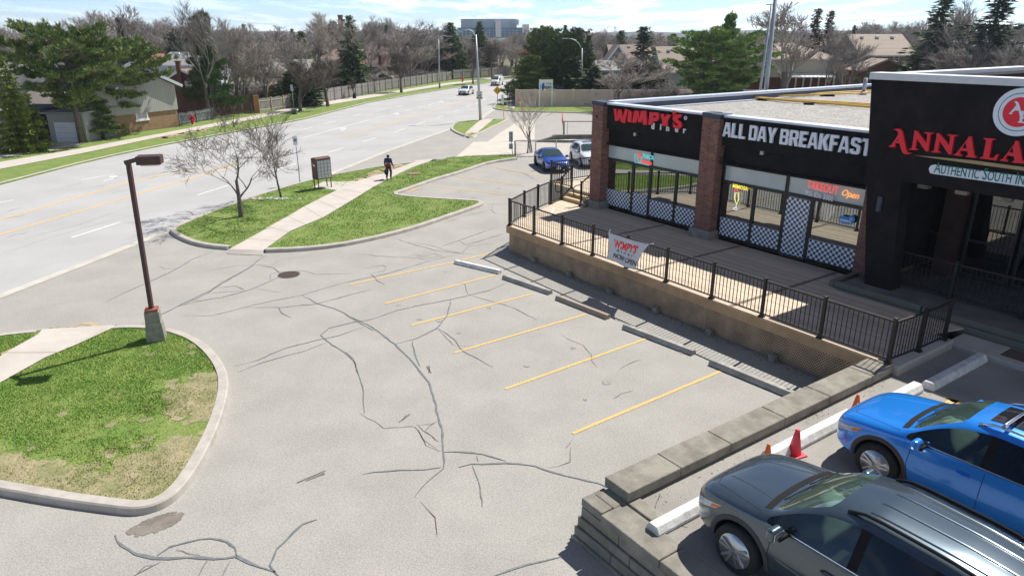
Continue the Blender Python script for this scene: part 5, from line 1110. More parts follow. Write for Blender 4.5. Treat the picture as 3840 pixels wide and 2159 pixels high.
        strip(sf, [(a0 + .1, k * .60), (xb, k * .55), (L_ - 1.3, k * .62)], .05, 'door_crease', paint, -.004, 12, .010)
        # mirror
        mx = 1.52 if kind is SUV else (1.62 if kind is SEDAN else 1.0); yw = Rg[5][2] + .02; m = MB(); mz = k * 1.12
        m.box((mx + .03, sd * (yw + .14), mz), (.13, .25, .17), taper=.86); mo = bevel(m.build('mirror', paint, t), .045, 4)
        m = MB(); m.box((mx + .07, sd * (yw + .03), mz - .07), (.09, .2, .05)); m.build('mirror_arm', m_blackp, mo)
        m = MB(); m.box((mx + .098, sd * (yw + .14), mz), (.006, .19, .11)); m.build('mirror_glass', m_chrome, mo)
        # lamps
        hh = hl or ((.24, .70), (.52, .84)) if kind is SUV else ((.02, .66), (.5, .78))
        if kind is SUV: q = [(.07, .72), (.60, .87), (.50, .77), (.10, .61)]
        elif kind is SEDAN: q = [(.10, .60), (.58, .74), (.50, .66), (.10, .54)]
        else: q = [(.10, .86), (.40, 1.0), (.38, .80), (.10, .70)]
        hp = patch(sf, q, 'headlight', m_lens, .006); 
        if kind is SUV: patch(sf, [(.42, .80), (.60, .86), (.52, .79), (.40, .74)], 'turn_signal', m_amb, .009, 4, 3)
        fq = {id(SUV): [(.36, .71), (.68, .76), (.68, .64), (.36, .62)], id(SEDAN): [(.40, .60), (.66, .64), (.66, .57), (.42, .55)], id(VAN): [(.5, .86), (.68, .9), (.68, .72), (.5, .72)]}[id(kind)]
        patch(lambda y, z: front(sd * y, z), fq if sd < 0 else [fq[1], fq[0], fq[3], fq[2]], 'headlight', m_lens, .006)
        patch(sf, [(L_ - .42, k * .93), (L_ - .12, k * .93), (L_ - .10, k * .80), (L_ - .35, k * .80)], 'tail_light', m_tail, .006)
    # grille, bumper intake, plate
    gz = {id(SUV): (.50, .70, .50), id(SEDAN): (.34, .46, .55), id(VAN): (.62, .78, .5)}[id(kind)]
    gp = patch(lambda y, z: front(y, z), [(-gz[2], gz[0]), (gz[2], gz[0]), (gz[2] * 1.05, gz[1]), (-gz[2] * 1.05, gz[1])][::-1], 'grille', m_blackp, .008, 12, 4)
    patch(lambda y, z: front(y, z), [(-.45, gz[0] - .14), (.45, gz[0] - .14), (.5, gz[0] - .05), (-.5, gz[0] - .05)][::-1], 'lower_intake', m_blackp, .008, 10, 3)
    h, nn = front(0, gz[0] + .02)
    if h is not None: m = MB(); m.box(h + Vector((-.025, 0, .0)), (.012, .31, .155)); bevel(m.build('licence_plate', m_plate, t), .004)
    h, nn = front(0, gz[1] + .05)
    if h is not None: m = MB(); m.tube([h + Vector((-.005, 0, 0)), h + Vector((-.02, 0, 0))], [.055, .05], 18); m.build('emblem', m_chrome, t)
    # hood lines, wipers
    xc = Rg[4][0] + .1
    for sd in (-1, 1): strip(top, [(.30, sd * .62), (.7, sd * .72), (xc, sd * .80)], .009, 'hood_gap', m_seam, .002)
    strip(top, [(.30, -.62), (.19, -.35), (.16, 0), (.19, .35), (.30, .62)], .009, 'hood_gap', m_seam, .002)
    if kind is SUV:
        for sd in (-1, 1): strip(top, [(.32, sd * .34), (.8, sd * .42), (xc - .02, sd * .50)], .05, 'hood_crease', paint, -.003, 10, .012)
    if kind is not VAN:
        strip(top, [(xc + .04, -.72), (xc + .0, -.4), (xc - .01, 0), (xc + .0, .4), (xc + .04, .72)], .10, 'cowl', m_blackp, .004, 8)
    for y0 in (-.45, .12):
        q = [top(xc + .10 + .02 * i, y0 + .11 * i) for i in range(6)]
        if all(a[0] is not None for a in q): m = MB(); m.tube([a[0] + a[1] * .025 for a in q], .009, 5); m.build('wiper', m_blackp, t)
    # interior
    zf = .45; m = MB(); m.box((xc + .55, 0, k * .93), (.5, 1.35, .16)); m.box((xc + .35, 0, k * .86), (.5, 1.45, .25)); o = m.build('dashboard', m_dash, t); bevel(o, .05, 3)
    m = MB(); N_ = 20; c_ = Vector((xc + .80, .36, k * .98)); m.tube([c_ + Vector((.06 * math.sin(a), .18 * math.cos(a), .17 * math.sin(a))) for a in [2 * math.pi * i / N_ for i in range(N_ + 1)]], .014, 6, caps=False); m.build('steering_wheel', m_blackp, t)
    for x0 in ((xc + 1.05), (xc + 1.95)):
        if kind is VAN and x0 > xc + 1.5: continue
        for y0 in (-.37, .37):
            m = MB(); m.box((x0, y0, .62), (.5, .5, .2)); m.box((x0 + .30, y0, k * .95), (.16, .48, .62), ry=.22); m.box((x0 + .38, y0, k * 1.33), (.09, .26, .18), ry=.1); bevel(m.build('seat', m_seat, t), .05, 3)
    m = MB(); m.box((L_ / 2 + .2, 0, .42), (2.9, 1.5, .05)); m.build('cabin_floor', m_seat, t)
    # roof things
    if roofribs:
        for y0 in (-.42, -.16, .16, .42): strip(top, [(2.35, y0), (3.3, y0 * .98), (4.0, y0 * .95)], .045, 'roof_rib', paint, -.002, 12, .022)
        h, nn = top(3.95, 0); m = MB(); m.add([(3.82, 0, h.z + .0), (4.02, .03, h.z - .01), (4.02, -.03, h.z - .01), (4.0, 0, h.z + .07)], [(0, 2, 3), (0, 3, 1), (1, 3, 2), (0, 1, 2)]); m.build('antenna_fin', m_blackp, t)
    if sunroof: patch(top, [(2.22, -.36), (2.22, .36), (3.0, .36), (3.0, -.36)], 'sunroof', M('sunroof_glass', (.02, .02, .025), .08, 0, coat=1), .006)
    if roofrails:
        for sd in (-1, 1):
            q = [top(2.15 + i * .2, sd * .555) for i in range(9)]; m = MB(); m.tube([a[0] + Vector((0, 0, .055 if 0 < i < 8 else .01)) for i, a in enumerate(q)], .022, 8); m.build('roof_rail', m_chrome if crossbars else m_blackp, t)
        if crossbars:
            for x0 in (2.5, 3.4): h, nn = top(x0, 0); m = MB(); m.tube([(x0, -.66, h.z + .07), (x0, -.6, h.z + .09), (x0, .6, h.z + .09), (x0, .66, h.z + .07)], .032, 8); m.build('cross_bar', m_chrome, t)
    if rack:
        m = MB()
        for sd in (-1, 1): m.tube([(1.8, sd * .62, 2.02), (4.1, sd * .62, 2.02)], .025, 6)
        for x0 in (1.8, 2.5, 3.3, 4.1): m.tube([(x0, -.62, 1.88), (x0, -.62, 2.02), (x0, .62, 2.02), (x0, .62, 1.88)], .025, 6)
        m.build('ladder_rack', m_white, t)
    return t
def paint(name, col, metal=.35, rough=.32): return M(name, col, rough, .03, 30, metal=metal, coat=1.0)
RZC = FA    # nose towards -s
lc = W(17.08, 12.80, ZU); car(SUV, 'parked_car', 'dark grey sport utility vehicle with ribbed roof, nearest the camera at the wall corner', lc, RZC, paint('paint_grey', (.07, .10, .125), .55, .24), 1.08, m_clad, roofribs=True, roofrails=True)
lc = W(17.08, 8.92, ZU); car(SUV, 'parked_car', 'bright blue sport utility vehicle with sunroof and silver roof bars beyond the grey one', lc, RZC, paint('paint_blue', (.016, .26, .84), .3, .26), 1.05, M('brown_cladding', (.06, .045, .04), .6, .1, 5), roofrails=True, sunroof=True, crossbars=True)
def heading(a, b): d = b - a; return math.atan2(d.y, d.x)
# blue sedan: front axle line towards the camera right
fr_, rr_ = G(1357, 432), G(1311, 395)
car(SEDAN, 'parked_car', 'dark blue sedan parked by the chain-link fence beyond the deck', G(1398, 437) + Vector((.2, .1, .0)) , heading(G(1357, 432), G(1311, 397)), paint('paint_navy', (.008, .07, .40), .25), .92, M('navy_sill', (.02, .02, .05), .5, 0), rim=m_rimk, ws=None)
f2, r2 = G(1463, 418), G(1436, 403)
car(SUV, 'parked_car', 'white sport utility vehicle half hidden behind the left brick pier', G(1497, 425), heading(G(1463, 421), G(1436, 404)), paint('paint_white', (.75, .77, .78), .0), .90, M('white_sill', (.6, .62, .63), .5, 0), sunroof=True)
rdv = (G(1090, 279) - G(993, 308)).normalized(); hd = math.atan2(rdv.y, rdv.x)
car(SUV, 'moving_car', 'white sport utility vehicle with black grille driving down the street', G(1163, 241), hd - .03, paint('paint_white', (.75, .77, .78), .0), .85, m_clad, detail=2, group='vehicles on the street')
car(VAN, 'work_van', 'white van with ladder rack driving down the street farther back', G(1243, 217), hd - .05, paint('paint_white', (.75, .77, .78), .0), .88, M('van_sill', (.1, .1, .1), .5, 0), rack=True, group='vehicles on the street')
# ================================================================ street furniture
def P3(u, v, z=0): return G(u, v, z)
m_bz = M('bronze_pole', (.05, .026, .026), .55, .2, 2, col2=(.085, .034, .032))
b = G(397, 862); t = thing('lamp_post', 'leaning bronze lamp post with a box head on a tapered concrete base', 'lamp post', b)
def rel(u, v, z=None, Y=None): return (atY(u, v, Y) if Y else G(u, v, z)) - b
m = MB(); m.box((0, 0, .02), (.62, .62, .08), .35, taper=.9); m.box((0, 0, .36), (.52, .52, .68), .35, taper=.80); m.box((0, 0, .86), (.40, .40, .32), .35, taper=.97); bevel(m.build('concrete_base', m_ped, t), .02)
top_ = atY(322, 404, b.y + .05) - b
m = MB(); m.box((0, 0, 1.05), (.34, .34, .07), .35); m.build('base_plate', M('rust_plate', (.3, .09, .06), .7, .2, 8), t)
m = MB(); m.beam((0, 0, 1.06), (top_.x, top_.y, top_.z), .105, .105); m.build('pole', m_bz, t)
hp = atY(372, 403, b.y - .1) - b; m = MB(); m.beam(Vector((top_.x - .08, top_.y, top_.z - .06)), Vector((hp.x - .25, hp.y, top_.z + .06)), .09, .11); m.build('arm', m_bz, t)
m = MB(); m.box((hp.x + .05, hp.y, top_.z + .05), (.60, .42, .22), .25, taper=1.0); h_ = m.build('lamp_head', m_bz, t); bevel(h_, .015); m = MB(); m.box((hp.x + .07, hp.y, top_.z - .075), (.46, .32, .03), .25); m.build('lens', M('lamp_lens', (.5, .45, .4), .3, 0), h_)
def street_light(base, topv, armv, label, grp='street lights along the road'):
    b = G(*base); Y = b.y; t = thing('street_light', label, 'street light', b, 0, grp); tp = atY(*topv, Y) - b
    m = MB(); m.tube([(0, 0, 0), tp], [.16, .085], 12); m.build('pole', m_galv, t)
    a = atY(*armv, Y) - b; q = [tp + Vector((0, 0, -.2)), tp.lerp(a, .2) + Vector((0, 0, abs(a.x - tp.x) * .16)), tp.lerp(a, .45) + Vector((0, 0, abs(a.x - tp.x) * .22)), tp.lerp(a, .72) + Vector((0, 0, abs(a.x - tp.x) * .14)), a]
    m = MB(); m.tube(q, [.06, .055, .05, .045, .04], 8); m.build('arm', m_galv, t)
    d = 1 if a.x > tp.x else -1; m = MB(); m.box(a + Vector((d * .25, 0, -.02)), (.75, .28, .12), taper=.7); bevel(m.build('lamp_head', m_galv, t), .02)
    return t, b
street_light((1209, 305), (1197, 88), (1158, 79), 'tall grey street light carrying the speed sign, arm reaching over the road')
street_light((1106, 224), (1103, 98), (1124, 92), 'grey street light on the far sidewalk beside the fence, arm to the right')
street_light((1462, 262), (1464, 122), (1425, 97), 'street light half buried in the pines, only its arm showing')
def sign_text(m, s, x, z, y, size, **k): wall_text(m, s, x, z, y, size, ext=.003, **k)
sp_ = G(1209, 305); Y = sp_.y - .2; c_ = atY(1206, 240, Y)
t = thing('speed_sign', 'white speed limit sign reading 50 strapped to the tall street light', 'sign', (c_.x, c_.y, c_.z))
m = MB(); m.box((0, 0, .08), (.62, .03, .62)); m.box((0, 0, -.28), (.62, .03, .10)); m.build('sign_panel', m_white, t); m = MB(); m.box((0, -.018, -.29), (.62, .01, .14)); m.build('black_band', m_blackp, t)
m = MB(); sign_text(m, '50', -.22, -.16, -.02, .42, bold=.012); sign_text(m, 'MAXIMUM', -.26, .24, -.02, .13, bold=.003, sx=.85); m.build('black_lettering', m_blackp, t)
m = MB(); sign_text(m, 'km/h', -.15, -.34, -.025, .14, bold=.003); m.build('white_lettering', m_white, t)
def post_sign(name, label, base, topv, pr=.035, col=m_galv, Yo=0):
    b = G(*base); t = thing(name, label, 'sign', b); tp = atY(*topv, b.y) - b; m = MB(); m.tube([(0, 0, 0), tp], pr, 8); m.build('post', col, t); return t, b, tp
m_yd = M('sign_yellow', (.85, .45, .01), .5, .04, 5); m_grs = M('sign_grey_back', (.4, .42, .44), .5, .08, 5)
t, b, tp = post_sign('merge_sign', 'yellow diamond lane-ends sign on a post at the far corner', (1252, 262), (1251, 222), .04)
c_ = atY(1251, 228, b.y - .06) - b; m = MB(); k = .55; m.vprism([(c_.x - k, c_.z), (c_.x, c_.z - k), (c_.x + k, c_.z), (c_.x, c_.z + k)], -.08, -.05); m.build('sign_panel', m_yd, t)
m = MB(); m.beam((c_.x - .14, -.09, c_.z - .2), (c_.x - .14, -.09, c_.z + .22), .05, .01); m.beam((c_.x + .16, -.09, c_.z - .2), (c_.x + .16, -.09, c_.z - .02), .05, .01); m.beam((c_.x + .16, -.09, c_.z - .02), (c_.x + .05, -.09, c_.z + .22), .05, .01); m.build('black_symbol', m_blackp, t)
t, b, tp = post_sign('marker_post', 'yellow post with a narrow white and blue plate at the second driveway', (1268, 302), (1264, 243), .035, m_yd)
c_ = atY(1264, 250, b.y) - b; m = MB(); m.box((c_.x, -.05, c_.z), (.26, .02, .95)); m.build('plate', m_white, t); m = MB(); m.box((c_.x, -.065, c_.z + .1), (.05, .01, .7)); m.build('blue_stripe', M('decal_blue', (.02, .25, .6), .4, 0), t)
t = thing('guy_marker', 'leaning yellow and red cable guard at the sound wall corner', 'cable guard', G(1312, 277)); tp = atY(1304, 241, G(1312, 277).y) - G(1312, 277)
m = MB(); m.tube([(0, 0, 0), tp * .6], .05, 8); m.build('yellow_sleeve', m_yd, t); m = MB(); m.tube([tp * .6, tp], .05, 8); m.build('red_sleeve', m_sred, t)
t, b, tp = post_sign('parking_sign', 'thin post with two grey signs turned edge on beside the blue sedan', (1290, 392), (1283, 331), .03)
for v, h in ((344, .75), (368, .4)): c_ = atY(1286, v, b.y) - b; m = MB(); m.box((c_.x - .02, -.04, c_.z), (.30, .02, h)); m.box((c_.x, -.055, c_.z), (.03, .02, h), mi=1); m.build('sign_panel', [m_grs, m_blackp], t)
t, b, tp = post_sign('bus_stop_sign', 'thin grey post with a small white sign near the road edge', (755, 463), (743, 348), .03)
c_ = atY(743, 354, b.y) - b; m = MB(); m.box((c_.x, -.04, c_.z), (.28, .02, .5)); m.build('sign_panel', m_white, t); m = MB(); m.box((c_.x, -.055, c_.z + .03), (.16, .01, .16)); m.build('purple_symbol', M('symbol_purple', (.25, .15, .5), .5, 0), t)
t, b, tp = post_sign('stop_sign', 'red stop sign seen edge on beside the gate post', (1418, 338), (1415, 288), .05)
c_ = atY(1415, 297, b.y) - b; m = MB(); m.tube([(c_.x - .02, 0, c_.z), (c_.x + .02, -.006, c_.z)], .5, 8, smooth=False); o = m.build('sign_panel', m_sred, t)
t = thing('gate_fence', 'black steel gate frame running from the stop sign towards the diner', 'gate', G(1419, 340)); b = G(1419, 340)
m = MB(); a = atY(1419, 305, b.y) - b; q = atY(1500, 306, b.y - 1) - b; m.beam((0, 0, 0), a, .09, .09); m.beam(a + Vector((0, 0, -.03)), q, .06, .06); m.beam(Vector((.3, 0, .1)), Vector((.3, 0, a.z - .05)), .03, .03); m.build('frame', m_black, t)
# region transit sign
b = G(1372, 271); t = thing('transit_sign', 'white two-post transit terminal sign in front of the concrete sound wall', 'sign', b)
y = b.y; L1, L2 = atY(1357, 271, y) - b, atY(1388, 272, y) - b; zt2 = (atY(1372, 200.5, y) - b).z; zb2 = (atY(1372, 226, y) - b).z
m = MB(); m.box((L1.x, 0, zt2 / 2), (.16, .16, zt2)); m.build('post', m_white, t); m = MB(); m.box((L2.x, 0, zt2 / 2), (.16, .16, zt2)); m.build('post', m_white, t)
m = MB(); m.bb((L1.x + .08, .03, zb2 - .0), (L2.x - .08, -.04, zt2 - .02)); m.build('sign_panel', m_white, t)
cxs = (L1.x + L2.x) / 2; m = MB(); wall_text(m, 'Newmarket', L1.x + .22, zb2 + .12, -.06, .58, ext=.004, bold=.012, sx=.98); m.build('dark_lettering', M('sign_navy', (.01, .03, .12), .5, 0), t)
m = MB()
for i, w_ in enumerate(('YORK', 'REGION', 'TRANSIT')): wall_text(m, w_, cxs - .05, zt2 - .62 - i * .36, -.06, .34, ext=.004, bold=.004)
m.build('grey_lettering', M('sign_greyblue', (.12, .18, .26), .5, 0), t)
m = MB(); m.vprism([(cxs - .95, zt2 - .35), (cxs - .60, zt2 - .55), (cxs - .60, zt2 - 1.2), (cxs - .88, zt2 - 1.0)], -.06, -.045); m.build('cyan_mark', M('mark_cyan', (.0, .45, .75), .5, 0), t)
m = MB(); m.vprism([(cxs - .20, zt2 - .3), (cxs - .50, zt2 - .55), (cxs - .50, zt2 - 1.45), (cxs - .24, zt2 - 1.15)], -.06, -.045); m.build('blue_mark', M('mark_blue', (.0, .12, .42), .5, 0), t)
# community mailbox
b = G(813, 472, .15); t = thing('mailbox_cluster', 'brown community mailbox with grey doors on four legs by the sidewalk', 'mailbox', b, R(48), scale=.88)
m_brn = M('mailbox_brown', (.10, .045, .03), .6, .2, 4)
zb3, zt3 = .62, 1.95; m = MB(); m.bb((-.55, -.30, zb3), (.55, .30, zt3)); m.add([(-.57, -.32, zt3), (.57, -.32, zt3), (.57, .32, zt3), (-.57, .32, zt3), (-.57, -.05, zt3 + .10), (.57, -.05, zt3 + .10)], [(0, 1, 5, 4), (2, 3, 4, 5), (1, 2, 5), (3, 0, 4)]); o = m.build('cabinet', m_brn, t); bevel(o, .01)
for sx in (-.48, .48):
    for sy in (-.24, .24): m = MB(); m.beam((sx, sy, 0), (sx, sy, zb3), .05, .05); m.build('leg', m_brn, t)
m_gd = M('mail_door_grey', (.42, .45, .48), .5, .08, 8)
for i in range(4):
    for j in range(5): m = MB(); x0 = -.50 + i * .255; z0 = zb3 + .06 + j * .235; m.bb((x0, -.315, z0), (x0 + .225, -.302, z0 + .21)); m.box((x0 + .04, -.32, z0 + .1), (.02, .01, .03), mi=1); m.build('mail_door', [m_gd, m_blackp], t)
m = MB(); m.vprism([(0, 0), (.01, 0), (.01, .01)], 0, .01); 
m = MB(); m.add([(-.556, -.12, 1.55), (-.556, .12, 1.62), (-.556, .1, 1.5), (-.556, -.1, 1.45)], [(0, 1, 2, 3)]); m.build('mark', m_white, t)
# hydrants, utility box, bare sapling with black guard
def hydrant(u, v, label):
    t = thing('fire_hydrant', label, 'fire hydrant', G(u, v)); m = MB(); m.tube([(0, 0, 0), (0, 0, .06), (0, 0, .07), (0, 0, .62), (0, 0, .63), (0, 0, .7), (0, 0, .8), (0, 0, .86)], [.17, .17, .12, .12, .16, .15, .1, .03], 14); m.build('barrel', m_red, t)
    for a in (0, math.pi): m = MB(); m.tube([(.08 * math.cos(a), 0, .5), (.24 * math.cos(a), 0, .5)], .07, 10); m.build('nozzle', m_red, t)
    m = MB(); m.tube([(0, -.08, .42), (0, -.24, .42)], .09, 10); m.build('nozzle', m_red, t); return t
h1 = hydrant(486, 315, 'red fire hydrant on the grass before the grey picket fence'); h1.scale = (1.25,) * 3
h2 = hydrant(1164, 208, 'red fire hydrant far up the street at the foot of the wooden fence'); h2.scale = (1.25,) * 3
t = thing('utility_box', 'small dark green utility box on the verge by the far sidewalk', 'utility box', G(741, 290)); m = MB(); m.box((0, 0, .35), (.55, .4, .6)); bevel(m.build('cabinet', M('utility_green', (.06, .10, .09), .6, .1, 5), t), .03); m = MB(); m.tube([(0, 0, .6), (0, 0, 3.2)], .025, 6); m.box((0, -.03, 3.0), (.28, .02, .7)); m.build('post', m_galv, t)
t = thing('watering_bag', 'black watering bag around the thin sapling on the far verge', 'watering bag', G(892, 250)); m = MB(); m.tube([(0, 0, 0), (0, 0, .3), (0, 0, .8), (0, 0, .9)], [.28, .26, .16, .1], 12); m.build('bag', m_blackp, t)
# chain-link fence behind the sedan and its kerb ramp block
def chain(name, label, a, b, h, z=0, posts=4, cell=.12):
    A = G(*a, z); B = G(*b, z); t = thing(name, label, 'fence', A); d = B - A; l = d.length
    for k in range(posts + 1): p = d * (k / posts); m = MB(); m.tube([p, p + Vector((0, 0, h))], .04 if 0 < k < posts else .07, 8); m.build('post', m_galv, t)
    m = MB(); m.tube([Vector((0, 0, h)), d + Vector((0, 0, h))], .028, 6); m.build('top_rail', m_galv, t)
    m = MB(); x = -h
    while x < l:
        for sg in (1, -1):
            u0, u1 = max(0, x), min(l, x + h)
            if u1 <= u0: continue
            z0, z1 = (u0 - x, u1 - x) if sg > 0 else (h - (u0 - x), h - (u1 - x))
            p0 = d * (u0 / l); p1 = d * (u1 / l); m.tube([p0 + Vector((0, 0, z0)), p1 + Vector((0, 0, z1))], .006, 3, caps=False)
        x += cell
    m.build('mesh_wire', m_galv, t); return t
chain('chain_link_fence', 'grey chain-link fence behind the parked blue and white cars', (1296, 393), (1500, 390), 1.15)
rpw = thing('concrete_barrier', 'low dark concrete barrier rising in a ramp behind the chain-link fence', 'barrier', G(1346, 358)); y = G(1346, 358); q = [atY(u, v, y.y) - y for u, v in ((1346, 357.5), (1403, 340), (1520, 339), (1520, 357.5))]
m = MB(); m.vprism([(p.x, max(p.z, 0)) for p in q], 0, .35); m.build('barrier_block', M('barrier_grey', (.13, .125, .11), .9, .2, 2, bump=.3), rpw)
t = thing('snow_strip', 'strip of white stones and litter at the foot of the thinner street tree', 'litter', G(705, 500, .14)); m = MB(); r = random.Random(4)
for k in range(90): x = r.gauss(-.6, .9); y_ = -.02 - x * .02 + r.gauss(0, .10 + .05 * abs(x)); q = r.uniform(.03, .10); m.box((x, y_, .02), (q, q * .7, .03), r.uniform(0, 3))
m.build('pale_stones', m_white, t)['kind'] = 'stuff'
# tall poles beyond the diner
for (bu, bv), (tu, tv), Y, rad, lb in (((1927, 225), (1957, -60), 42, .13, 'thick grey steel pole rising out of the frame behind the diner roof'), ((1913, 222), (1941, 12), 52, .09, 'thinner grey pole with a small cross top beside the thick one')):
    a = atY(bu, bv, Y); c = atY(tu, tv, Y); dd = (c - a) / (c.z - a.z); base = a - dd * a.z; t = thing('steel_pole', lb, 'pole', base, 0, 'grey poles behind the diner'); m = MB(); m.tube([(0, 0, 0), c - base], [rad * 1.1, rad * .8], 14); m.build('shaft', m_galv, t)
    if tv > 0: m = MB(); e = c - base; m.box(e, (.7, .1, .08)); m.build('cross_arm', m_galv, t)
# ---------------------------------------------------------------- person walking away on the sidewalk
def skin_body(name, verts, edges, rad, mat, parent, lv=2, root=0):
    me = bpy.data.meshes.new(name); me.from_pydata([Vector(v) for v in verts], edges, []); o = bpy.data.objects.new(name, me); COL.objects.link(o)
    s = o.modifiers.new('skin', 'SKIN')
    for i, r_ in enumerate(rad): me.skin_vertices[0].data[i].radius = (r_, r_) if not hasattr(r_, '__len__') else r_
    me.skin_vertices[0].data[root].use_root = True
    ss = o.modifiers.new('sub', 'SUBSURF'); ss.levels = lv; ss.render_levels = lv
    m2 = evalmesh(o); bpy.data.objects.remove(o); m2.materials.clear(); m2.materials.append(mat)
    for p in m2.polygons: p.use_smooth = True
    o = bpy.data.objects.new(name, m2); COL.objects.link(o); o.parent = parent; return o
pb = G(979, 451, .15); wd_ = G(1046, 411) - G(979, 451); hp_ = math.atan2(wd_.y, wd_.x) - R(90)
pt_ = thing('person', 'person in a dark hooded jacket with red hem walking away along the sidewalk', 'person', pb, hp_, scale=.87)
m_skin = M('skin', (.35, .2, .14), .6, .05, 5); m_jk = M('jacket_navy', (.02, .03, .075), .8, .2, 6); m_jr = M('jacket_red', (.24, .02, .03), .8, .2, 6); m_pt = M('trousers_black', (.022, .026, .038), .85, .2, 6); m_sh = M('shoe_dark', (.02, .02, .02), .6, .1, 6)
# body: pelvis, spine, neck, head, arms, legs (local: x right, y forward)
V = [(0, 0, .95), (0, 0, 1.12), (0, .01, 1.36), (0, .02, 1.50), (0, .04, 1.60), (0, .05, 1.70),
     (.19, .0, 1.42), (.27, -.10, 1.16), (.34, .02, .93), (.36, .08, .84), (-.19, .0, 1.42), (-.26, .03, 1.15), (-.27, .10, .90), (-.27, .12, .82),
     (.09, 0, .90), (.11, .16, .50), (.10, .08, .09), (-.09, 0, .90), (-.10, .02, .49), (-.09, -.24, .12), (.10, .20, .04), (-.09, -.13, .03)]
E_ = [(0, 1), (1, 2), (2, 3), (3, 4), (4, 5), (2, 6), (6, 7), (7, 8), (8, 9), (2, 10), (10, 11), (11, 12), (12, 13), (0, 14), (14, 15), (15, 16), (16, 20), (0, 17), (17, 18), (18, 19), (19, 21)]
Rr = [(.15, .11), (.14, .10), (.16, .11), .055, .075, .085, .06, .048, .036, .03, .06, .048, .036, .03, .085, .06, .045, .085, .06, .045, .045, .045]
body = skin_body('body', V, E_, Rr, m_skin, pt_)
skin_body('jacket', [(0, 0, 1.12), (0, .005, 1.28), (0, .01, 1.42), (.20, 0, 1.43), (.275, -.10, 1.17), (.335, .01, .97), (-.20, 0, 1.43), (-.27, .03, 1.16), (-.275, .09, .94)], [(0, 1), (1, 2), (2, 3), (3, 4), (4, 5), (2, 6), (6, 7), (7, 8)], [(.20, .15), (.205, .15), (.19, .14), .085, .072, .055, .085, .072, .055], m_jk, pt_)
skin_body('jacket_hem', [(0, 0, .86), (0, 0, 1.0), (0, 0, 1.16)], [(0, 1), (1, 2)], [(.20, .155), (.205, .16), (.19, .15)], m_jr, pt_)
skin_body('cuff', [(.325, -.005, 1.0), (.352, .05, .89)], [(0, 1)], [.055, .048], m_jr, pt_); skin_body('cuff', [(-.274, .08, .98), (-.276, .11, .87)], [(0, 1)], [.055, .048], m_jr, pt_)
skin_body('hood', [(0, .0, 1.50), (0, .015, 1.62), (0, .035, 1.74)], [(0, 1), (1, 2)], [.10, .115, .10], m_jk, pt_)
skin_body('trousers', [(0, 0, .93), (.09, 0, .86), (.115, .16, .50), (.10, .07, .10), (-.09, 0, .86), (-.105, .02, .49), (-.09, -.25, .14)], [(0, 1), (1, 2), (2, 3), (0, 4), (4, 5), (5, 6)], [(.15, .12), .11, .085, .07, .11, .085, .07], m_pt, pt_)
for x_, y_, z_, rx_ in ((.10, .12, .05, 0), (-.09, -.19, .08, -.5)): m = MB(); m.sphere((0, 0, 0), .13, 12, 8, sc=(.42, 1.1, .42)); o = m.build('shoe', m_sh, pt_); o.location = (x_, y_, z_); o.rotation_euler = (rx_, 0, 0)
def hand(cx, cy, cz, par):
    m = MB(); m.sphere((cx, cy, cz), .045, 10, 7, sc=(.5, .9, 1.0))
    for i, l in enumerate((.055, .065, .06, .045)): y0 = cy - .03 + i * .02; m.tube([(cx, y0, cz - .03), (cx + .004, y0 + .004, cz - .03 - l * .55), (cx - .012, y0 + .006, cz - .03 - l)], [.010, .009, .007], 6)
    m.tube([(cx, cy + .035, cz + .01), (cx, cy + .06, cz - .015), (cx - .01, cy + .062, cz - .045)], [.011, .010, .008], 6); m.build('hand', m_skin, par)
hand(.365, .095, .80, pt_); hand(-.27, .13, .78, pt_)
hb = thing('carried_bag', 'dark bag hanging from the hand of the walking person', 'bag', pb, hp_, scale=.87); m = MB(); m.sphere((-.27, .12, .50), .19, 14, 10, sc=(.45, .9, 1.15)); m.tube([(-.27, .06, .66), (-.27, .12, .77), (-.27, .18, .66)], .012, 6); m.build('bag', m_pt, hb)
m_bkd = M('bark_dark', (.14, .115, .10), .95, .3, 6, bump=.4, bscale=20)
# ================================================================ trees
m_bark = M('bark_grey', (.13, .11, .095), .95, .3, 6, bump=.5, bscale=20); m_twig = M('twig_brown', (.32, .285, .255), .95, .2, 2); m_twr = M('twig_reddish', (.29, .265, .245), .95, .2, 2); m_barkp = M('bark_pale', (.36, .32, .27), .95, .25, 6)
def needle(name, a, b): return M(name, a, .8, col2=b, var=.3, scale=.9, detail=6)
m_nspr = needle('needles_spruce', (.035, .085, .028), (.085, .15, .04)); m_nyel = needle('needles_yellow_green', (.08, .13, .018), (.24, .28, .035)); m_npine = needle('needles_pine', (.055, .12, .035), (.22, .27, .075)); m_nbright = needle('needles_bright_pine', (.07, .16, .04), (.28, .38, .11)); m_nbrn = needle('needles_dying', (.18, .10, .04), (.34, .19, .08)); m_ndark = needle('needles_dark', (.022, .055, .025), (.055, .10, .04)); m_nred = needle('needles_brown_green', (.08, .07, .04), (.14, .12, .07))
def unit(r):
    while True:
        v = Vector((r.uniform(-1, 1), r.uniform(-1, 1), r.uniform(-1, 1)))
        if .05 < v.length < 1: return v.normalized()
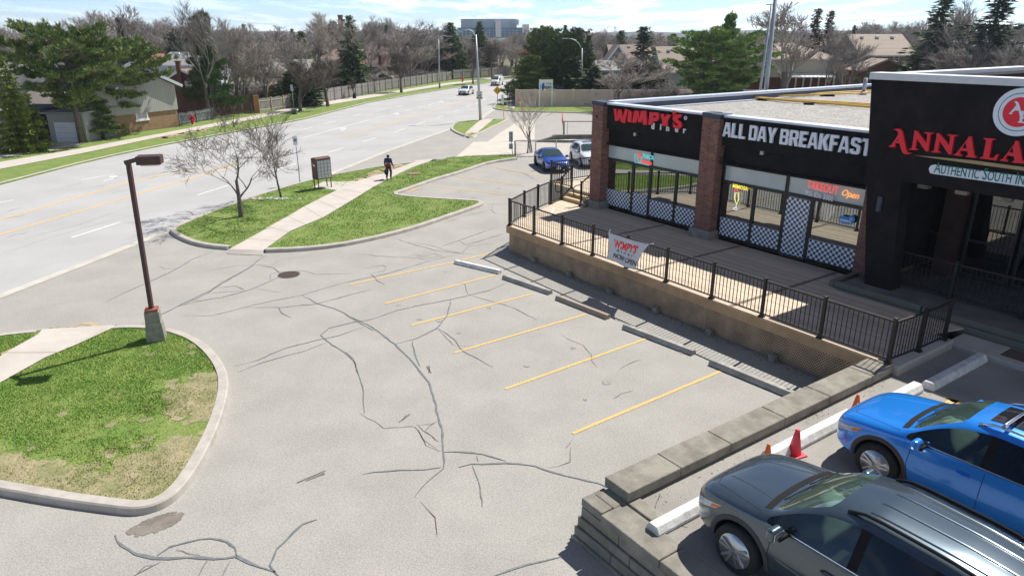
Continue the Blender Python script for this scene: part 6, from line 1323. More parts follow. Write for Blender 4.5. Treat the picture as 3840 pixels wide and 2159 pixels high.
def bare_tree(seed, H=10, spread=.5, lean=0, wander=.10, trunk=.28, depth=6, kids=3, up=.25, twig=.015, first=.28, stems=1, rad=None):
    """recursive bare deciduous tree: returns (trunk mesh builder, crown mesh builder)"""
    r = random.Random(seed); T = MB(); Cn = MB(); rad = rad or H * .022
    def grow(p, d, l, ra, lev):
        n = 4 if lev < 2 else 3; pts = [p]; rs = [ra]
        for i in range(n):
            d = (d + unit(r) * ((wander if lev else .03) + .035 * lev) + Vector((0, 0, up * .25))).normalized(); p = p + d * (l / n); pts.append(p); rs.append(max(twig * .55, ra * (1 - .45 * (i + 1) / n)))
        (T if lev == 0 else Cn).tube(pts, rs, 7 if lev == 0 else (5 if lev < 2 else 3), caps=False)
        if lev >= depth: return
        k = kids + (1 if lev > 0 and r.random() < .5 else 0)
        if lev >= depth - 1: k += 1
        for i in range(k):
            t = r.uniform(.35, 1.0) if i else 1.0; j = min(len(pts) - 2, int(t * (len(pts) - 1))); q = pts[j].lerp(pts[j + 1], t * (len(pts) - 1) - j) if t < 1 else pts[-1]
            a = unit(r); a = (a - d * a.dot(d)).normalized(); sp = spread * r.uniform(.6, 1.3) * (.55 if i == 0 else 1)
            nd_ = (d + a * sp).normalized()
            grow(q, nd_, l * r.uniform(.62, .82), max(twig, rs[j + 1] * r.uniform(.55, .75)), lev + 1)
    for s_ in range(stems):
        d0 = Vector((lean + (r.uniform(-.2, .2) if stems > 1 else 0), (r.uniform(-.2, .2) if stems > 1 else 0), 1)).normalized()
        grow(Vector((r.uniform(-.2, .2) if stems > 1 else 0, 0, 0)), d0, H * first, rad, 0)
    return T, Cn
def fit(mbs, H, Wd=None):
    zs = max(v[2] for m in mbs for v in m.v); k = H / zs
    xs = [abs(v[0]) for m in mbs for v in m.v]; xs.sort(); wx = xs[int(len(xs) * .97)] * k
    kx = k if Wd is None else k * (Wd / 2) / wx
    for m in mbs: m.v = [(v[0] * kx, v[1] * kx, v[2] * k) for v in m.v]
def spray(Cn, p, d, l, w, r, n=5):
    """small fan of needle faces around a twig"""
    for i in range(n):
        a = unit(r); q = p + a * w * .6; e = (d + a * .7).normalized() * l; s_ = e.cross(unit(r)).normalized() * w * .38; o = len(Cn.v)
        Cn.v += [tuple(q - s_), tuple(q + s_), tuple(q + e)]; Cn.f.append((o, o + 1, o + 2)); Cn.mi.append(0); Cn.sm.append(False)
def spruce(seed, H=10, Wd=4.5, tiers=26, dens=1.0, droop=.25, gap=.0, low=.06, rag=.25, powr=.85):
    r = random.Random(seed); T = MB(); Cn = MB(); T.tube([(0, 0, 0), (0, 0, H * .5), (0, 0, H * .98)], [H * .018, H * .011, .02], 8)
    for i in range(tiers):
        t = i / (tiers - 1); z = H * (low + (1 - low) * t); R0 = Wd / 2 * ((1 - t) ** powr + .03) * r.uniform(1 - rag, 1 + rag * .4)
        nb = max(5, int(9 * (1 - t) + 5))
        for k in range(nb):
            if r.random() < gap: continue
            a = 2 * math.pi * (k + r.random() * .8) / nb; l = R0 * r.uniform(.7, 1.1); base = Vector((0, 0, z)); d = Vector((math.cos(a), math.sin(a), -droop * (1 - t) + .15 * t)).normalized()
            tip = base + d * l + Vector((0, 0, .06 * l)); Cn.tube([base, tip], [.02, .008], 3, mi=1, caps=False)
            m_ = max(2, int(l / .20 * dens))
            for j in range(m_):
                u = (j + .6) / m_; p = base.lerp(tip, u) + Vector((r.gauss(0, .08), r.gauss(0, .08), r.gauss(-.03, .06))); spray(Cn, p, d + Vector((0, 0, -.25)), .30 * H / 10, .26 * H / 10, r, 6)
    for j in range(6): spray(Cn, Vector((0, 0, H * (.95 + .01 * j))), Vector((0, 0, 1)), .25, .12, r, 4)
    return T, Cn
def pine(seed, H=10, Wd=7, limbs=30, low=.22, shape='round', size=1.0, tufts=6, spikes=13, ups=9):
    """pine with separate limbs, each carrying flat pads of needle tufts on its outer half"""
    r = random.Random(seed); T = MB(); Cn = MB(); lx = r.uniform(-.04, .04) * H
    T.tube([(0, 0, 0), (lx * .4, 0, H * .4), (lx, 0, H * .93)], [H * .024, H * .016, .03], 8)
    for c in range(limbs):
        t = low + (.97 - low) * (c + r.random()) / limbs; q_ = (t - low) / (1 - low)
        rad = Wd / 2 * ((math.sin(math.pi * (.18 + .80 * (1 - q_)) ** .9)) * .9 + .12 if shape == 'round' else (1 - q_) ** .75 + .06)
        a = c * 2.4 + r.uniform(-.5, .5); l = rad * r.uniform(.72, 1.08); rise = l * (.05 + .45 * q_) ; hub = Vector((lx * t, 0, H * t - rise * .6)); tip = hub + Vector((math.cos(a) * l, math.sin(a) * l, rise))
        mid = hub.lerp(tip, .5) + Vector((0, 0, -.06 * l)); Cn.tube([hub, mid, tip], [.07 * H / 10, .045 * H / 10, .015], 4, mi=1, caps=False); side = Vector((-math.sin(a), math.cos(a), 0))
        n_ = max(3, int(l / (.48 * size)))
        for k in range(n_):
            u = .30 + .72 * (k + r.random() * .6) / n_; sp_ = (1.1 - abs(u - .65)) * l * .26
            for sd in ((-1, 1) if u < .85 else (0,)):
                b0 = hub.lerp(mid, u * 2) if u < .5 else mid.lerp(tip, u * 2 - 1); p = b0 + side * sd * sp_ * r.uniform(.5, 1.15) + Vector((0, 0, r.uniform(-.05, .22)))
                Cn.tube([b0, p], [.02, .01], 3, mi=1, caps=False)
                for q in range(tufts): cc = p + Vector((r.gauss(0, .24), r.gauss(0, .24), r.gauss(.05, .11))) * size; spray(Cn, cc, ((cc - b0) * .5 + Vector((math.cos(a) * .3, math.sin(a) * .3, .9))).normalized(), .34 * size, .15 * size, r, spikes)
    for c in range(ups):
        t = r.uniform(.80, .97); a = r.uniform(0, 6.283); rr_ = Wd * .30 * (1.08 - t) / .28 * r.uniform(.4, 1) * (1 if shape == 'round' else .5); p0 = Vector((lx + math.cos(a) * rr_, math.sin(a) * rr_, H * t * .96)); p1 = p0 + Vector((math.cos(a) * .15, math.sin(a) * .15, r.uniform(.5, 1.0))); Cn.tube([p0, p1], [.03, .012], 3, mi=1, caps=False)
        for q in range(7): spray(Cn, p0.lerp(p1, q / 6), Vector((math.cos(a) * .4, math.sin(a) * .4, 1)), .34 * size, .14 * size, r, 8)
    for q in range(8): spray(Cn, Vector((lx + r.gauss(0, .06), r.gauss(0, .06), H * r.uniform(.9, 1.0))), Vector((0, 0, 1)), .35 * size, .14, r, 8)
    return T, Cn
PR = {}
def proto(key, fn, H, Wd, mt, mc):
    T, Cn = fn(); fit([T, Cn], H, Wd); PR[key] = (T.mesh(key + '_trunk', mt), Cn.mesh(key + '_crown', mc if isinstance(mc, list) else [mc]), H)
def tree(key, name, label, loc, h, rz=0, wk=1.0, group=None, mc=None, cat='tree'):
    T, Cn, H = PR[key]; k = h / H; t = thing(name, label, cat, loc, rz, group); t.scale = (k * wk, k * wk, k)
    a = bpy.data.objects.new('trunk', T); b = bpy.data.objects.new('crown', Cn if mc is None else recol(Cn, mc))
    for o in (a, b): COL.objects.link(o); o.parent = t
    return t
RC = {}
def recol(me, mc):
    k_ = (me.name, mc.name)
    if k_ not in RC: m2 = me.copy(); m2.materials[0] = mc; RC[k_] = m2
    return RC[k_]
def tpx(key, name, label, u, vt, base=None, Y=None, rz=None, wpx=None, group=None, mc=None, z0=0.0):
    """tree at picture column u, top at row vt; foot either at picture point base or at depth Y; wpx crown width in picture columns"""
    if base: g_ = G(u, base, z0)
    else: g_ = Vector((0, Y, z0)); 
    Yy = g_.y; zt_ = ztop(vt, Yy); g_.x = xw(u, Yy, z0 if base else zt_ * .5); h = zt_ - z0; wk = 1
    if wpx:
        w_ = abs(xw(u + wpx / 2, Yy, h * .6) - xw(u - wpx / 2, Yy, h * .6)); wk = w_ / (PW[key] * h / PR[key][2])
    return tree(key, name, label, g_, h, rz if rz is not None else random.Random(int(u * 7 + vt)).uniform(0, 6.28), wk, group, mc)
PW = {}
def P(key, fn, H, Wd, mt, mc): PW[key] = Wd; proto(key, fn, H, Wd, mt, mc)
P('vase', lambda: bare_tree(11, 10, .42, depth=6, kids=3, up=.30, first=.26), 10, 7.0, m_bark, m_twig)
P('broad', lambda: bare_tree(25, 10, .62, depth=6, kids=3, up=.18, first=.24), 10, 9.0, m_bark, m_twig)
P('tall', lambda: bare_tree(31, 10, .40, depth=6, kids=3, up=.42, first=.34), 10, 5.5, m_bark, m_twr)
P('haze', lambda: bare_tree(47, 10, .55, depth=6, kids=3, up=.22, first=.22, stems=2), 10, 8.5, m_bark, m_twr)
P('street', lambda: bare_tree(57, 6, .50, depth=6, kids=3, up=.34, first=.30, twig=.012), 6, 4.0, m_bkd, m_bark)
P('wind', lambda: bare_tree(63, 10, .40, lean=-.25, depth=6, kids=3, up=.25, first=.28), 10, 7.5, m_barkp, m_barkp)
P('spruceA', lambda: spruce(3, 10, 4.4), 10, 4.4, m_bark, [m_nspr, m_bark]); P('spruceB', lambda: spruce(8, 10, 4.0, tiers=22, gap=.18, droop=.12, rag=.45), 10, 4.0, m_bark, [m_ndark, m_bark])
P('spruceC', lambda: spruce(15, 8, 3.8, tiers=15, dens=1.9, droop=.25, rag=.4, powr=.7), 8, 4.4, m_bark, [m_nyel, m_bark]); P('cedar', lambda: spruce(21, 8, 3.4, tiers=24, dens=1.4, droop=-.35, rag=.15, powr=.45), 8, 3.4, m_bark, [m_ndark, m_bark])
P('pineA', lambda: pine(4, 10, 8.0, 25, .30, tufts=7), 10, 8.0, m_bark, [m_npine, m_bark]); P('pineB', lambda: pine(9, 10, 6.5, 30, .14, 'cone'), 10, 6.5, m_bark, [m_npine, m_bark]); P('pineC', lambda: pine(14, 10, 8.0, 52, .05, 'round', .85, 7, 13, 12), 10, 8.0, m_bark, [m_nbright, m_bark])
# island and street trees
T, Cn = bare_tree(205, 5.2, .85, depth=6, kids=3, up=.22, first=.25, twig=.0048, rad=.07, wander=.16); fit([T, Cn], 5.5, 6.0)
b = G(607, 545, .13); t = thing('street_tree', 'bare spreading crab apple tree with dark crooked limbs on the near island', 'tree', b, 0); T.build('trunk', m_bkd, t); Cn.build('crown', m_bkd, t)
T, Cn = bare_tree(91, 5, .55, depth=5, kids=3, up=.22, first=.36, twig=.007, rad=.055, lean=-.12); fit([T, Cn], 4.9, 3.2)
t = thing('street_tree', 'slimmer leaning bare tree behind the crab apple on the island', 'tree', G(707, 497, .13), 1.0); T.build('trunk', m_bark, t); Cn.build('crown', m_bark, t)
T, Cn = bare_tree(17, 5, .32, depth=3, kids=3, up=.35, first=.55, twig=.009, rad=.04, stems=5); fit([T, Cn], 4.6, 3.4)
t = thing('young_tree', 'multi-stemmed bare young tree behind the blue sedan', 'tree', G(1332, 385, 0), .5); T.build('trunk', m_bark, t); Cn.build('crown', m_barkp, t)
gS = 'young street trees on the far verge'
for u, v, vt, w_, lb in ((756, 282, 150, 130, 'bare verge tree before the pale picket section'), (825, 270, 140, 120, 'bare verge tree where the picket fence becomes solid'), (1010, 235, 118, 100, 'bare verge tree midway along the solid grey fence'), (892, 249, 195, 30, 'thin sapling standing in the black watering bag'), (1190, 213, 108, 60, 'bare verge tree behind the tall street light'), (1238, 201, 100, 70, 'bare verge tree left of the white van')):
    tpx('street', 'street_tree', lb, u, vt, base=v, wpx=w_, group=gS)
tpx('street', 'street_tree', 'small sapling at the far corner beyond the diamond sign', 1277, 205, base=250, wpx=22, group=gS)
tpx('vase', 'deciduous_tree', 'bare forked tree in front of the concrete sound wall', 1550, 128, base=276, wpx=150)
# conifers one by one
CON = [('spruceC', 58, 140, 385, None, 100, None, 'yellow-green spruce by the white garage door at the far left'), ('spruceC', 98, 245, 372, None, 55, None, 'shorter yellow-green spruce right beside the leftmost one'),
 ('pineA', 208, 44, 362, None, 225, None, 'big ragged dark pine in front of the brick house'), ('pineA', 320, 84, 338, None, 205, m_npine, 'second broad pine leaning over the brick house wall'), ('pineB', 262, 240, 352, None, 90, m_npine, 'low young pine by the sidewalk in front of the brick wall'),
 ('pineB', 520, 18, None, 80, 115, m_nspr, 'tall dark pine among bare trunks behind the brown fence'), ('spruceB', 362, 92, None, 98, 70, m_ndark, 'dark spruce behind the red roof'), ('spruceB', 312, 42, None, 120, 50, None, 'thin dark spruce top behind the big pines'), ('cedar', 450, 70, None, 100, 62, None, 'rounded dark cedar above the grey house roof'),
 ('spruceA', 765, 78, None, 112, 60, None, 'pointed spruce left of the street pines'), ('spruceA', 745, 155, None, 93, 110, m_nspr, 'dense dark green conifer behind the picket fence'), ('spruceB', 885, 38, None, 116, 80, m_nspr, 'tall narrow spruce with a sharp green tip'), ('spruceA', 975, 63, None, 180, 40, None, 'distant spruce left of the vase shaped tree'), ('cedar', 1060, 82, None, 210, 62, m_ndark, 'distant round conifer behind the brown house'),
 ('spruceA', 1135, 56, None, 158, 82, m_nspr, 'full tall spruce beside the far street light'), ('spruceA', 1207, 54, None, 175, 62, None, 'dark spruce below the blue glass building'), ('spruceB', 700, 78, None, 160, 26, None, 'small distant spruce tip above the brown woods'), ('spruceB', 740, 72, None, 165, 36, m_nred, 'brownish distant spruce between bare crowns'),
 ('pineB', 1335, 135, 262, None, 130, m_npine, 'green pine at the end of the sound wall'), ('spruceB', 1322, 128, 250, None, 80, m_nbrn, 'rusty brown dying spruce at the end of the sound wall'), ('pineC', 1372, 60, None, 108, 90, m_npine, 'tall dark pine behind the dying spruce'), ('pineC', 1412, 78, None, 100, 105, m_nspr, 'broad pine behind the transit sign'),
 ('spruceA', 1440, 140, None, 97, 110, m_nspr, 'lower spruce against the sound wall right of the transit sign'), ('spruceA', 1478, 88, None, 102, 52, m_nspr, 'slim spruce rising above the sound wall'), ('spruceA', 1420, 62, None, 135, 40, None, 'pointed tip behind the pine group'), ('spruceA', 1495, 165, None, 95, 90, m_ndark, 'dark low spruce behind the middle of the sound wall'), ('pineA', 1448, 66, None, 170, 60, m_ndark, 'grey-green pine crown beyond the bare branches'),
 ('spruceA', 1560, 76, None, 165, 62, None, 'pointed spruce above the brown gabled roof'), ('spruceB', 1616, 66, 240, 97, 110, m_ndark, 'ragged tall spruce right of the brown gabled roof'), ('spruceC', 1590, 180, None, 96, 60, m_nspr, 'small green conifer behind the sound wall'), ('haze', 1640, 128, None, 95, 90, None, 'scruffy brown-green tree beside the tan roof'),
 ('pineC', 1805, 62, None, 80, 215, None, 'huge bright green pine behind the diner roof'), ('pineB', 1828, 22, None, 82, 80, m_nbright, 'upper leader of the bright pine sticking out on top'), ('spruceB', 1740, 78, None, 110, 26, None, 'thin blue-green spruce tip left of the bright pine'),
 ('spruceB', 2045, 20, None, 116, 75, m_nred, 'dark twin-topped spruce behind the pale house'), ('spruceB', 2078, 25, None, 118, 60, m_nred, 'second dark spruce top beside the twin one'), ('spruceB', 2137, 62, None, 110, 30, None, 'small spruce tip left of the shingled house'),
 ('spruceB', 2352, -6, None, 95, 150, m_nspr, 'tall green spruce behind the black tower'), ('spruceB', 2490, -40, None, 90, 175, m_ndark, 'very tall ragged spruce near the right edge'), ('cedar', 2185, 175, None, 90, 40, m_nspr, 'small upright cedar left of the black tower'), ('cedar', 2150, 195, None, 90, 34, m_nspr, 'little cedar bush by the shingled house'), ('spruceB', 1690, 84, None, 150, 60, m_nred, 'brownish far spruce left of the tan roof'), ('spruceB', 620, 60, None, 170, 40, m_nred, 'brown far conifer behind the leafless grove'), ('spruceB', 845, 52, None, 140, 60, m_nred, 'bare-sided brown spruce beside the brick stack')]
for key, u, vt, bv, Y, w_, mc, lb in CON:
    nm = {'pin': 'pine_tree', 'spr': 'spruce_tree', 'ced': 'cedar_tree', 'haz': 'deciduous_tree'}[key[:3]]
    tpx(key, nm, lb, u, vt, base=(bv if Y is None else None), Y=Y, wpx=w_, mc=mc)
BARE = [('vase', 588, 72, 87, 100, 'bare tree over the grey bungalow roof end'), ('tall', 735, 82, 97, 80, 'slim bare tree rising behind the picket fence posts'), ('vase', 785, 88, 101, 95, 'bare tree shading the grey bungalow roof'), ('vase', 1072, 95, 152, 80, 'bare tree against the grey gabled wall'), ('haze', 2395, 60, 92, 140, 'brown bare thicket tree between the right hand spruces'), ('haze', 2500, 85, 86, 150, 'bare tree at the foot of the tallest spruce'), ('haze', 25, 48, 105, 130, 'bare tree at the far left edge above the grey roof'), ('broad', 95, 60, 120, 120, 'bare tree left of the ragged pine'), ('wind', 40, 150, 84, 110, 'pale branched bare tree behind the leftmost spruce'), ('vase', 262, 22, 118, 130, 'bare tree with fine branches right of the ragged pine'), ('vase', 345, 8, 120, 150, 'highest bare crown above the big pines'), ('tall', 395, 45, 130, 70, 'thin bare tree left of the dark cedar'),
 ('tall', 430, 40, 125, 70, 'bare tree just above the round cedar'), ('tall', 508, -6, 78, 110, 'tall bare tree in front of the dark pine'), ('vase', 560, 40, 84, 120, 'bare tree right of the dark pine'), ('haze', 610, 70, 88, 140, 'tangled bare tree above the brown fence'), ('broad', 660, 85, 90, 140, 'wide tangled bare tree behind the picket fence'), ('vase', 640, 55, 150, 90, 'farther bare crown over the tangled grove'), ('vase', 700, 60, 140, 90, 'bare dome shaped crown in the distance'),
 ('vase', 800, 28, 128, 110, 'leftmost of the tall bare crowns above the fence'), ('wind', 838, 28, 125, 110, 'windswept bare tree above the pale roof'), ('wind', 905, 45, 118, 130, 'silvery leaning bare tree in front of the sharp spruce'), ('tall', 930, 35, 135, 70, 'upright bare tree behind the silvery one'), ('wind', 975, 160, 126, 50, 'white-barked birch by the shed'), ('vase', 1020, 68, 138, 110, 'fan-shaped bare tree before the brown roofs'), ('tall', 1110, 120, 158, 60, 'narrow vase-like tree beside the grey gable'),
 ('haze', 1170, 92, 160, 80, 'bare tree right of the full spruce'), ('haze', 1225, 85, 185, 80, 'reddish bare tree below the glass building'), ('broad', 1265, 95, 180, 80, 'bare tree above the white van'), ('haze', 1300, 88, 170, 80, 'bare crown at the road bend'), ('haze', 1470, 95, 130, 90, 'bare tree behind the pine group'), ('tall', 1530, 85, 140, 70, 'bare poplar-like tree left of the brown gable'), ('haze', 1575, 100, 125, 70, 'bare tree over the brown gabled roof'),
 ('vase', 1980, -2, 95, 170, 'large dark bare tree in front of the pale house'), ('tall', 2090, 60, 94, 90, 'slender bare tree at the porch of the pale house'), ('vase', 2140, 95, 97, 70, 'tangled bare tree between the two right houses'), ('vase', 2325, 28, 112, 110, 'bare tree behind the shingled roof'), ('tall', 2420, -10, 96, 130, 'tall bare tree between the two right spruces'), ('broad', 2440, 95, 88, 180, 'low spreading bare tree above the white parapet'), ('haze', 2545, 60, 88, 150, 'bare tree at the far right edge'), ('haze', 2260, 52, 135, 90, 'reddish bare grove above the shingled roof')]
for key, u, vt, Y, w_, lb in BARE: tpx(key, 'deciduous_tree', lb, u, vt, Y=Y, wpx=w_)
# belts of trees beyond the houses
gB = 'leafless trees in the belt beyond the houses'; rb = random.Random(77)
def prof(u):      # height of the tree line in the picture
    return (56 if u < 1100 else 64) + 12 * math.sin(u * .011) + 8 * math.sin(u * .037) + (-18 if u > 2200 else 0) + (-10 if u < 420 else 0) + (14 if 1480 < u < 1740 else 0)
for row, (Y0, n, dv) in enumerate(((150, 30, 8), (200, 38, 6), (265, 42, 8), (340, 42, 11))):
    for k in range(n):
        u = -30 + 2640 * (k + rb.random()) / n; Y = Y0 * rb.uniform(.9, 1.15)
        if 1130 < u < 1290 and row < 1: continue
        vt = prof(u) + dv + rb.uniform(-9, 12); key = rb.choice(('vase', 'broad', 'haze', 'haze', 'tall')); h = ztop(vt, Y)
        t = tree(key, 'background_tree', 'leafless tree, one of the belt beyond the houses', (xw(u, Y, h * .5), Y, 0), h, rb.uniform(0, 6.28), rb.uniform(1.0, 1.5) * min(1.3, 11 / h), gB)
# the far wood that reads as one brown mass
fw_ = MB(); r = random.Random(12)
for k in range(420):
    Y = r.uniform(380, 900); u = r.uniform(-80, 2660); x = xw(u, Y, 5); h = r.uniform(6.5, 10.5); w_ = r.uniform(3, 6)
    for j in range(26):
        a = r.uniform(0, 6.28); q = r.uniform(0, 1); b0 = Vector((x, Y, h * .2)); e0 = Vector((x + math.cos(a) * w_ * q, Y + math.sin(a) * w_ * q, h * r.uniform(.55, 1))); fw_.tube([b0, e0], [.18, .05], 3, caps=False)
tag(fw_.build('distant_wood', m_twr), 'far leafless wood along the horizon', 'wood', kind='stuff')
# undergrowth behind the fences
gsh = 'leafless shrubs behind the fences'
P('shrub', lambda: bare_tree(5, 3, .8, depth=4, kids=4, up=.1, first=.3, stems=5, twig=.012), 3, 4.0, m_bark, m_twr)
for k in range(60):
    f_ = rb.random(); q = (G(470, 285).lerp(G(820, 243), f_ * 2) if f_ < .5 else G(820, 243).lerp(G(1270, 185), f_ * 2 - 1)); q = Vector((q.x - rb.uniform(0, 3), q.y + rb.uniform(1, 14), 0)); tree('shrub', 'shrub', 'leafless brown shrub growing behind the long street fence', q, rb.uniform(1.6, 3.6), rb.uniform(0, 6.28), 1.2, gsh, cat='shrub')
for k in range(16):
    q = Vector((rb.uniform(1, 30), rb.uniform(94.5, 99), 0)); tree('shrub', 'shrub', 'leafless brown shrub growing behind the sound wall', q, rb.uniform(1.8, 3.2), rb.uniform(0, 6.28), 1.2, 'leafless shrubs behind the sound wall', cat='shrub')
for u, vt in ((1660, 205), (1690, 208), (1622, 208), (1585, 210)): tpx('shrub', 'shrub', 'leafless shrub in front of the sound wall by the diner roof', u, vt, Y=84, wpx=40, group='leafless shrubs in front of the sound wall')
# ================================================================ houses and fences
m_shg = stripes('shingle_grey', (.24, .245, .25), (.16, .165, .17), 1 / .28, axis=1, duty=.85, noise_amt=.12); m_shb = stripes('shingle_brown', (.21, .155, .125), (.13, .095, .08), 1 / .28, axis=1, duty=.85, noise_amt=.15); m_sht = stripes('shingle_tan', (.29, .235, .19), (.2, .16, .13), 1 / .28, axis=1, duty=.85, noise_amt=.15); m_shr = stripes('shingle_red', (.30, .13, .09), (.2, .09, .06), 1 / .28, axis=1, duty=.85)
m_shd = M('shingle_dark', (.10, .10, .105), .9, .2, 1.5)
b_tan = brick('tan_brick', (.38, .23, .12), (.28, .16, .09), (.35, .27, .19), 1, .3, .1); b_red = brick('house_red_brick', (.22, .075, .045), (.16, .055, .035), (.18, .13, .11), 1, .3, .1)
s_wht = stripes('white_siding', (.62, .66, .72), (.45, .48, .52), 1 / .16, axis=2, duty=.9, noise_amt=.03); s_gry = stripes('grey_board_siding', (.34, .34, .31), (.2, .2, .19), 1 / .22, axis=3, duty=.86, noise_amt=.06); s_crm = stripes('cream_siding', (.55, .53, .43), (.42, .40, .33), 1 / .16, axis=2, duty=.9, noise_amt=.03); s_brn = stripes('brown_siding', (.2, .15, .12), (.12, .09, .075), 1 / .18, axis=2, duty=.9, noise_amt=.05); s_sag = stripes('sage_siding', (.42, .45, .39), (.3, .33, .28), 1 / .16, axis=2, duty=.9, noise_amt=.03); s_tau = stripes('taupe_siding', (.24, .22, .20), (.16, .15, .14), 1 / .16, axis=2, duty=.9, noise_amt=.03)
m_wg = glassm('house_glass', (.25, .3, .33), refl=.2, trans=.15, dark=(.02, .025, .03))
def house(label, u, Y, w_, d_, eave, ridge, wall, roof, rz=0, gable=False, lower=None, wins=(), chim=None, vents=0, over=.35, z0=0, name='house', chm=None, trim=None, hip=0):
    """house centred on picture column u at depth Y (front wall); ridge along local x, or along y when gable; wins: (x, z, w, h[, side])"""
    t = thing(name, label, 'house', (xw(u, Y, eave), Y, z0), rz); wv = MB(); hx, y0, y1 = w_ / 2, 0, d_
    wv.bb((-hx, y0, -.1), (hx, y1, eave))
    if gable: wv.add([(-hx, y0, eave), (hx, y0, eave), (0, y0, ridge), (-hx, y1, eave), (hx, y1, eave), (0, y1, ridge)], [(0, 1, 2), (5, 4, 3)])
    elif not hip: wv.add([(-hx, y0, eave), (-hx, y1, eave), (-hx, d_ / 2, ridge), (hx, y0, eave), (hx, y1, eave), (hx, d_ / 2, ridge)], [(2, 1, 0), (3, 4, 5)])
    wv.build('wall', wall, t)
    if lower: m = MB(); m.bb((-hx - .03, y0 - .03, -.1), (hx + .03, y1, lower[0])); m.build('brick_base', lower[1], t)
    rf = MB(); th_ = .14
    if gable:
        for s_ in (-1, 1):
            e = Vector((s_ * (hx + over), 0, eave - over * (ridge - eave) / hx)); rf.add([(0, y0 - over, ridge), (0, y1 + over, ridge), (e.x, y1 + over, e.z), (e.x, y0 - over, e.z), (0, y0 - over, ridge + th_), (0, y1 + over, ridge + th_), (e.x, y1 + over, e.z + th_), (e.x, y0 - over, e.z + th_)], [(0, 1, 2, 3), (7, 6, 5, 4), (0, 3, 7, 4), (1, 5, 6, 2), (3, 2, 6, 7)])
    else:
        sl = (ridge - eave) / (d_ / 2)
        for s_ in (-1, 1):
            ye = (y0 - over) if s_ < 0 else (y1 + over); hx2 = hx + over; hh = hx2 - hip
            rf.add([(-hh, d_ / 2, ridge), (hh, d_ / 2, ridge), (hx2, ye, eave - over * sl), (-hx2, ye, eave - over * sl), (-hh, d_ / 2, ridge + th_), (hh, d_ / 2, ridge + th_), (hx2, ye, eave - over * sl + th_), (-hx2, ye, eave - over * sl + th_)], [(0, 1, 2, 3), (7, 6, 5, 4), (0, 3, 7, 4), (1, 5, 6, 2), (3, 2, 6, 7)])
        if hip:
            for s_ in (-1, 1): hx2 = hx + over; hh = hx2 - hip; rf.add([(s_ * hh, d_ / 2, ridge + th_), (s_ * hx2, y0 - over, eave - over * sl + th_), (s_ * hx2, y1 + over, eave - over * sl + th_)], [(0, 1, 2) if s_ > 0 else (0, 2, 1)])
    ro = rf.build('roof', roof, t)
    tm = MB(); 
    if gable:
        for s_ in (-1, 1): ex = s_ * (hx + over); ez = eave - over * (ridge - eave) / hx; tm.beam((0, y0 - over - .03, ridge + .03), (ex, y0 - over - .03, ez + .03), .05, .24)
    else: tm.bb((-hx - over, y0 - over - .06, eave - over * (ridge - eave) / (d_ / 2) - .02), (hx + over, y0 - over, eave - over * (ridge - eave) / (d_ / 2) + .16))
    tm.build('fascia_board', trim or m_white, t)
    for wn in wins:
        x, z, a, b_ = wn[:4]; sd = wn[4] if len(wn) > 4 else 0; m = MB(); g_ = MB()
        if sd == 0: m.bb((x - a / 2 - .1, -.06, z - b_ / 2 - .1), (x + a / 2 + .1, .0, z + b_ / 2 + .1)); g_.bb((x - a / 2, -.075, z - b_ / 2), (x + a / 2, -.065, z - .03)); g_.bb((x - a / 2, -.075, z + .03), (x + a / 2, -.065, z + b_ / 2))
        else: xx = sd * (hx + .03); m.bb((xx - .04, x - a / 2 - .1, z - b_ / 2 - .1), (xx + .04, x + a / 2 + .1, z + b_ / 2 + .1)); g_.bb((xx + sd * .05 - .006, x - a / 2, z - b_ / 2), (xx + sd * .05 + .006, x - .03, z + b_ / 2)); g_.bb((xx + sd * .05 - .006, x + .03, z - b_ / 2), (xx + sd * .05 + .006, x + a / 2, z + b_ / 2))
        f_ = m.build('window', m_white, t); g_.build('pane', m_wg, f_)
    for k in range(vents):
        x = -hx * .6 + k * hx * 1.2 / max(1, vents - 1) if vents > 1 else 0; yy = d_ / 2 * .80; zz = eave + (ridge - eave) * .80
        m = MB(); m.box((x, yy, zz + .25), (.45, .45, .28)); bevel(m.build('roof_vent', m_white, ro), .04)
    if chim: x, yy, zt_, cw_ = chim; m = MB(); m.bb((x - cw_ / 2, yy - cw_ / 2, 0), (x + cw_ / 2, yy + cw_ / 2, zt_)); m.box((x, yy, zt_ + .06), (cw_ + .16, cw_ + .16, .12)); m.build('chimney', chm or b_red, t)
    return t
# the brick house beside the road: long side wall runs along the sidewalk
a0 = G(225, 352); a1 = G(452, 321); dv_ = a1 - a0; ang = math.atan2(dv_.y, dv_.x)
yR = a1.y; zb = atY(445, 275, yR).z; zp = atY(442, 214, yR).z; hl_ = dv_.length
t = thing('brick_house', 'tan brick house with grey board gable and white garage door behind the big pines', 'house', a0, ang)
rise = atY(388, 186, G(388, 330).y).z
m = MB(); m.bb((0, 0, -.1), (hl_, .3, zb)); m.bb((hl_ - .3, .3, -.1), (hl_, 12, zb)); m.bb((0, .3, -.1), (.3, 12, zb)); m.build('brick_wall', b_tan, t)
m = MB(); m.vprism([(-.1, zb), (hl_ + .05, zb), (hl_ + .05, zp), (hl_ * .52, rise + .9), (-.1, zp + .3)], -.12, .1); m.bb((hl_ - .25, .1, zb), (hl_ + .04, 12, zp)); m.build('siding', s_gry, t)
m = MB(); pk = (hl_ * .52, rise + .95)
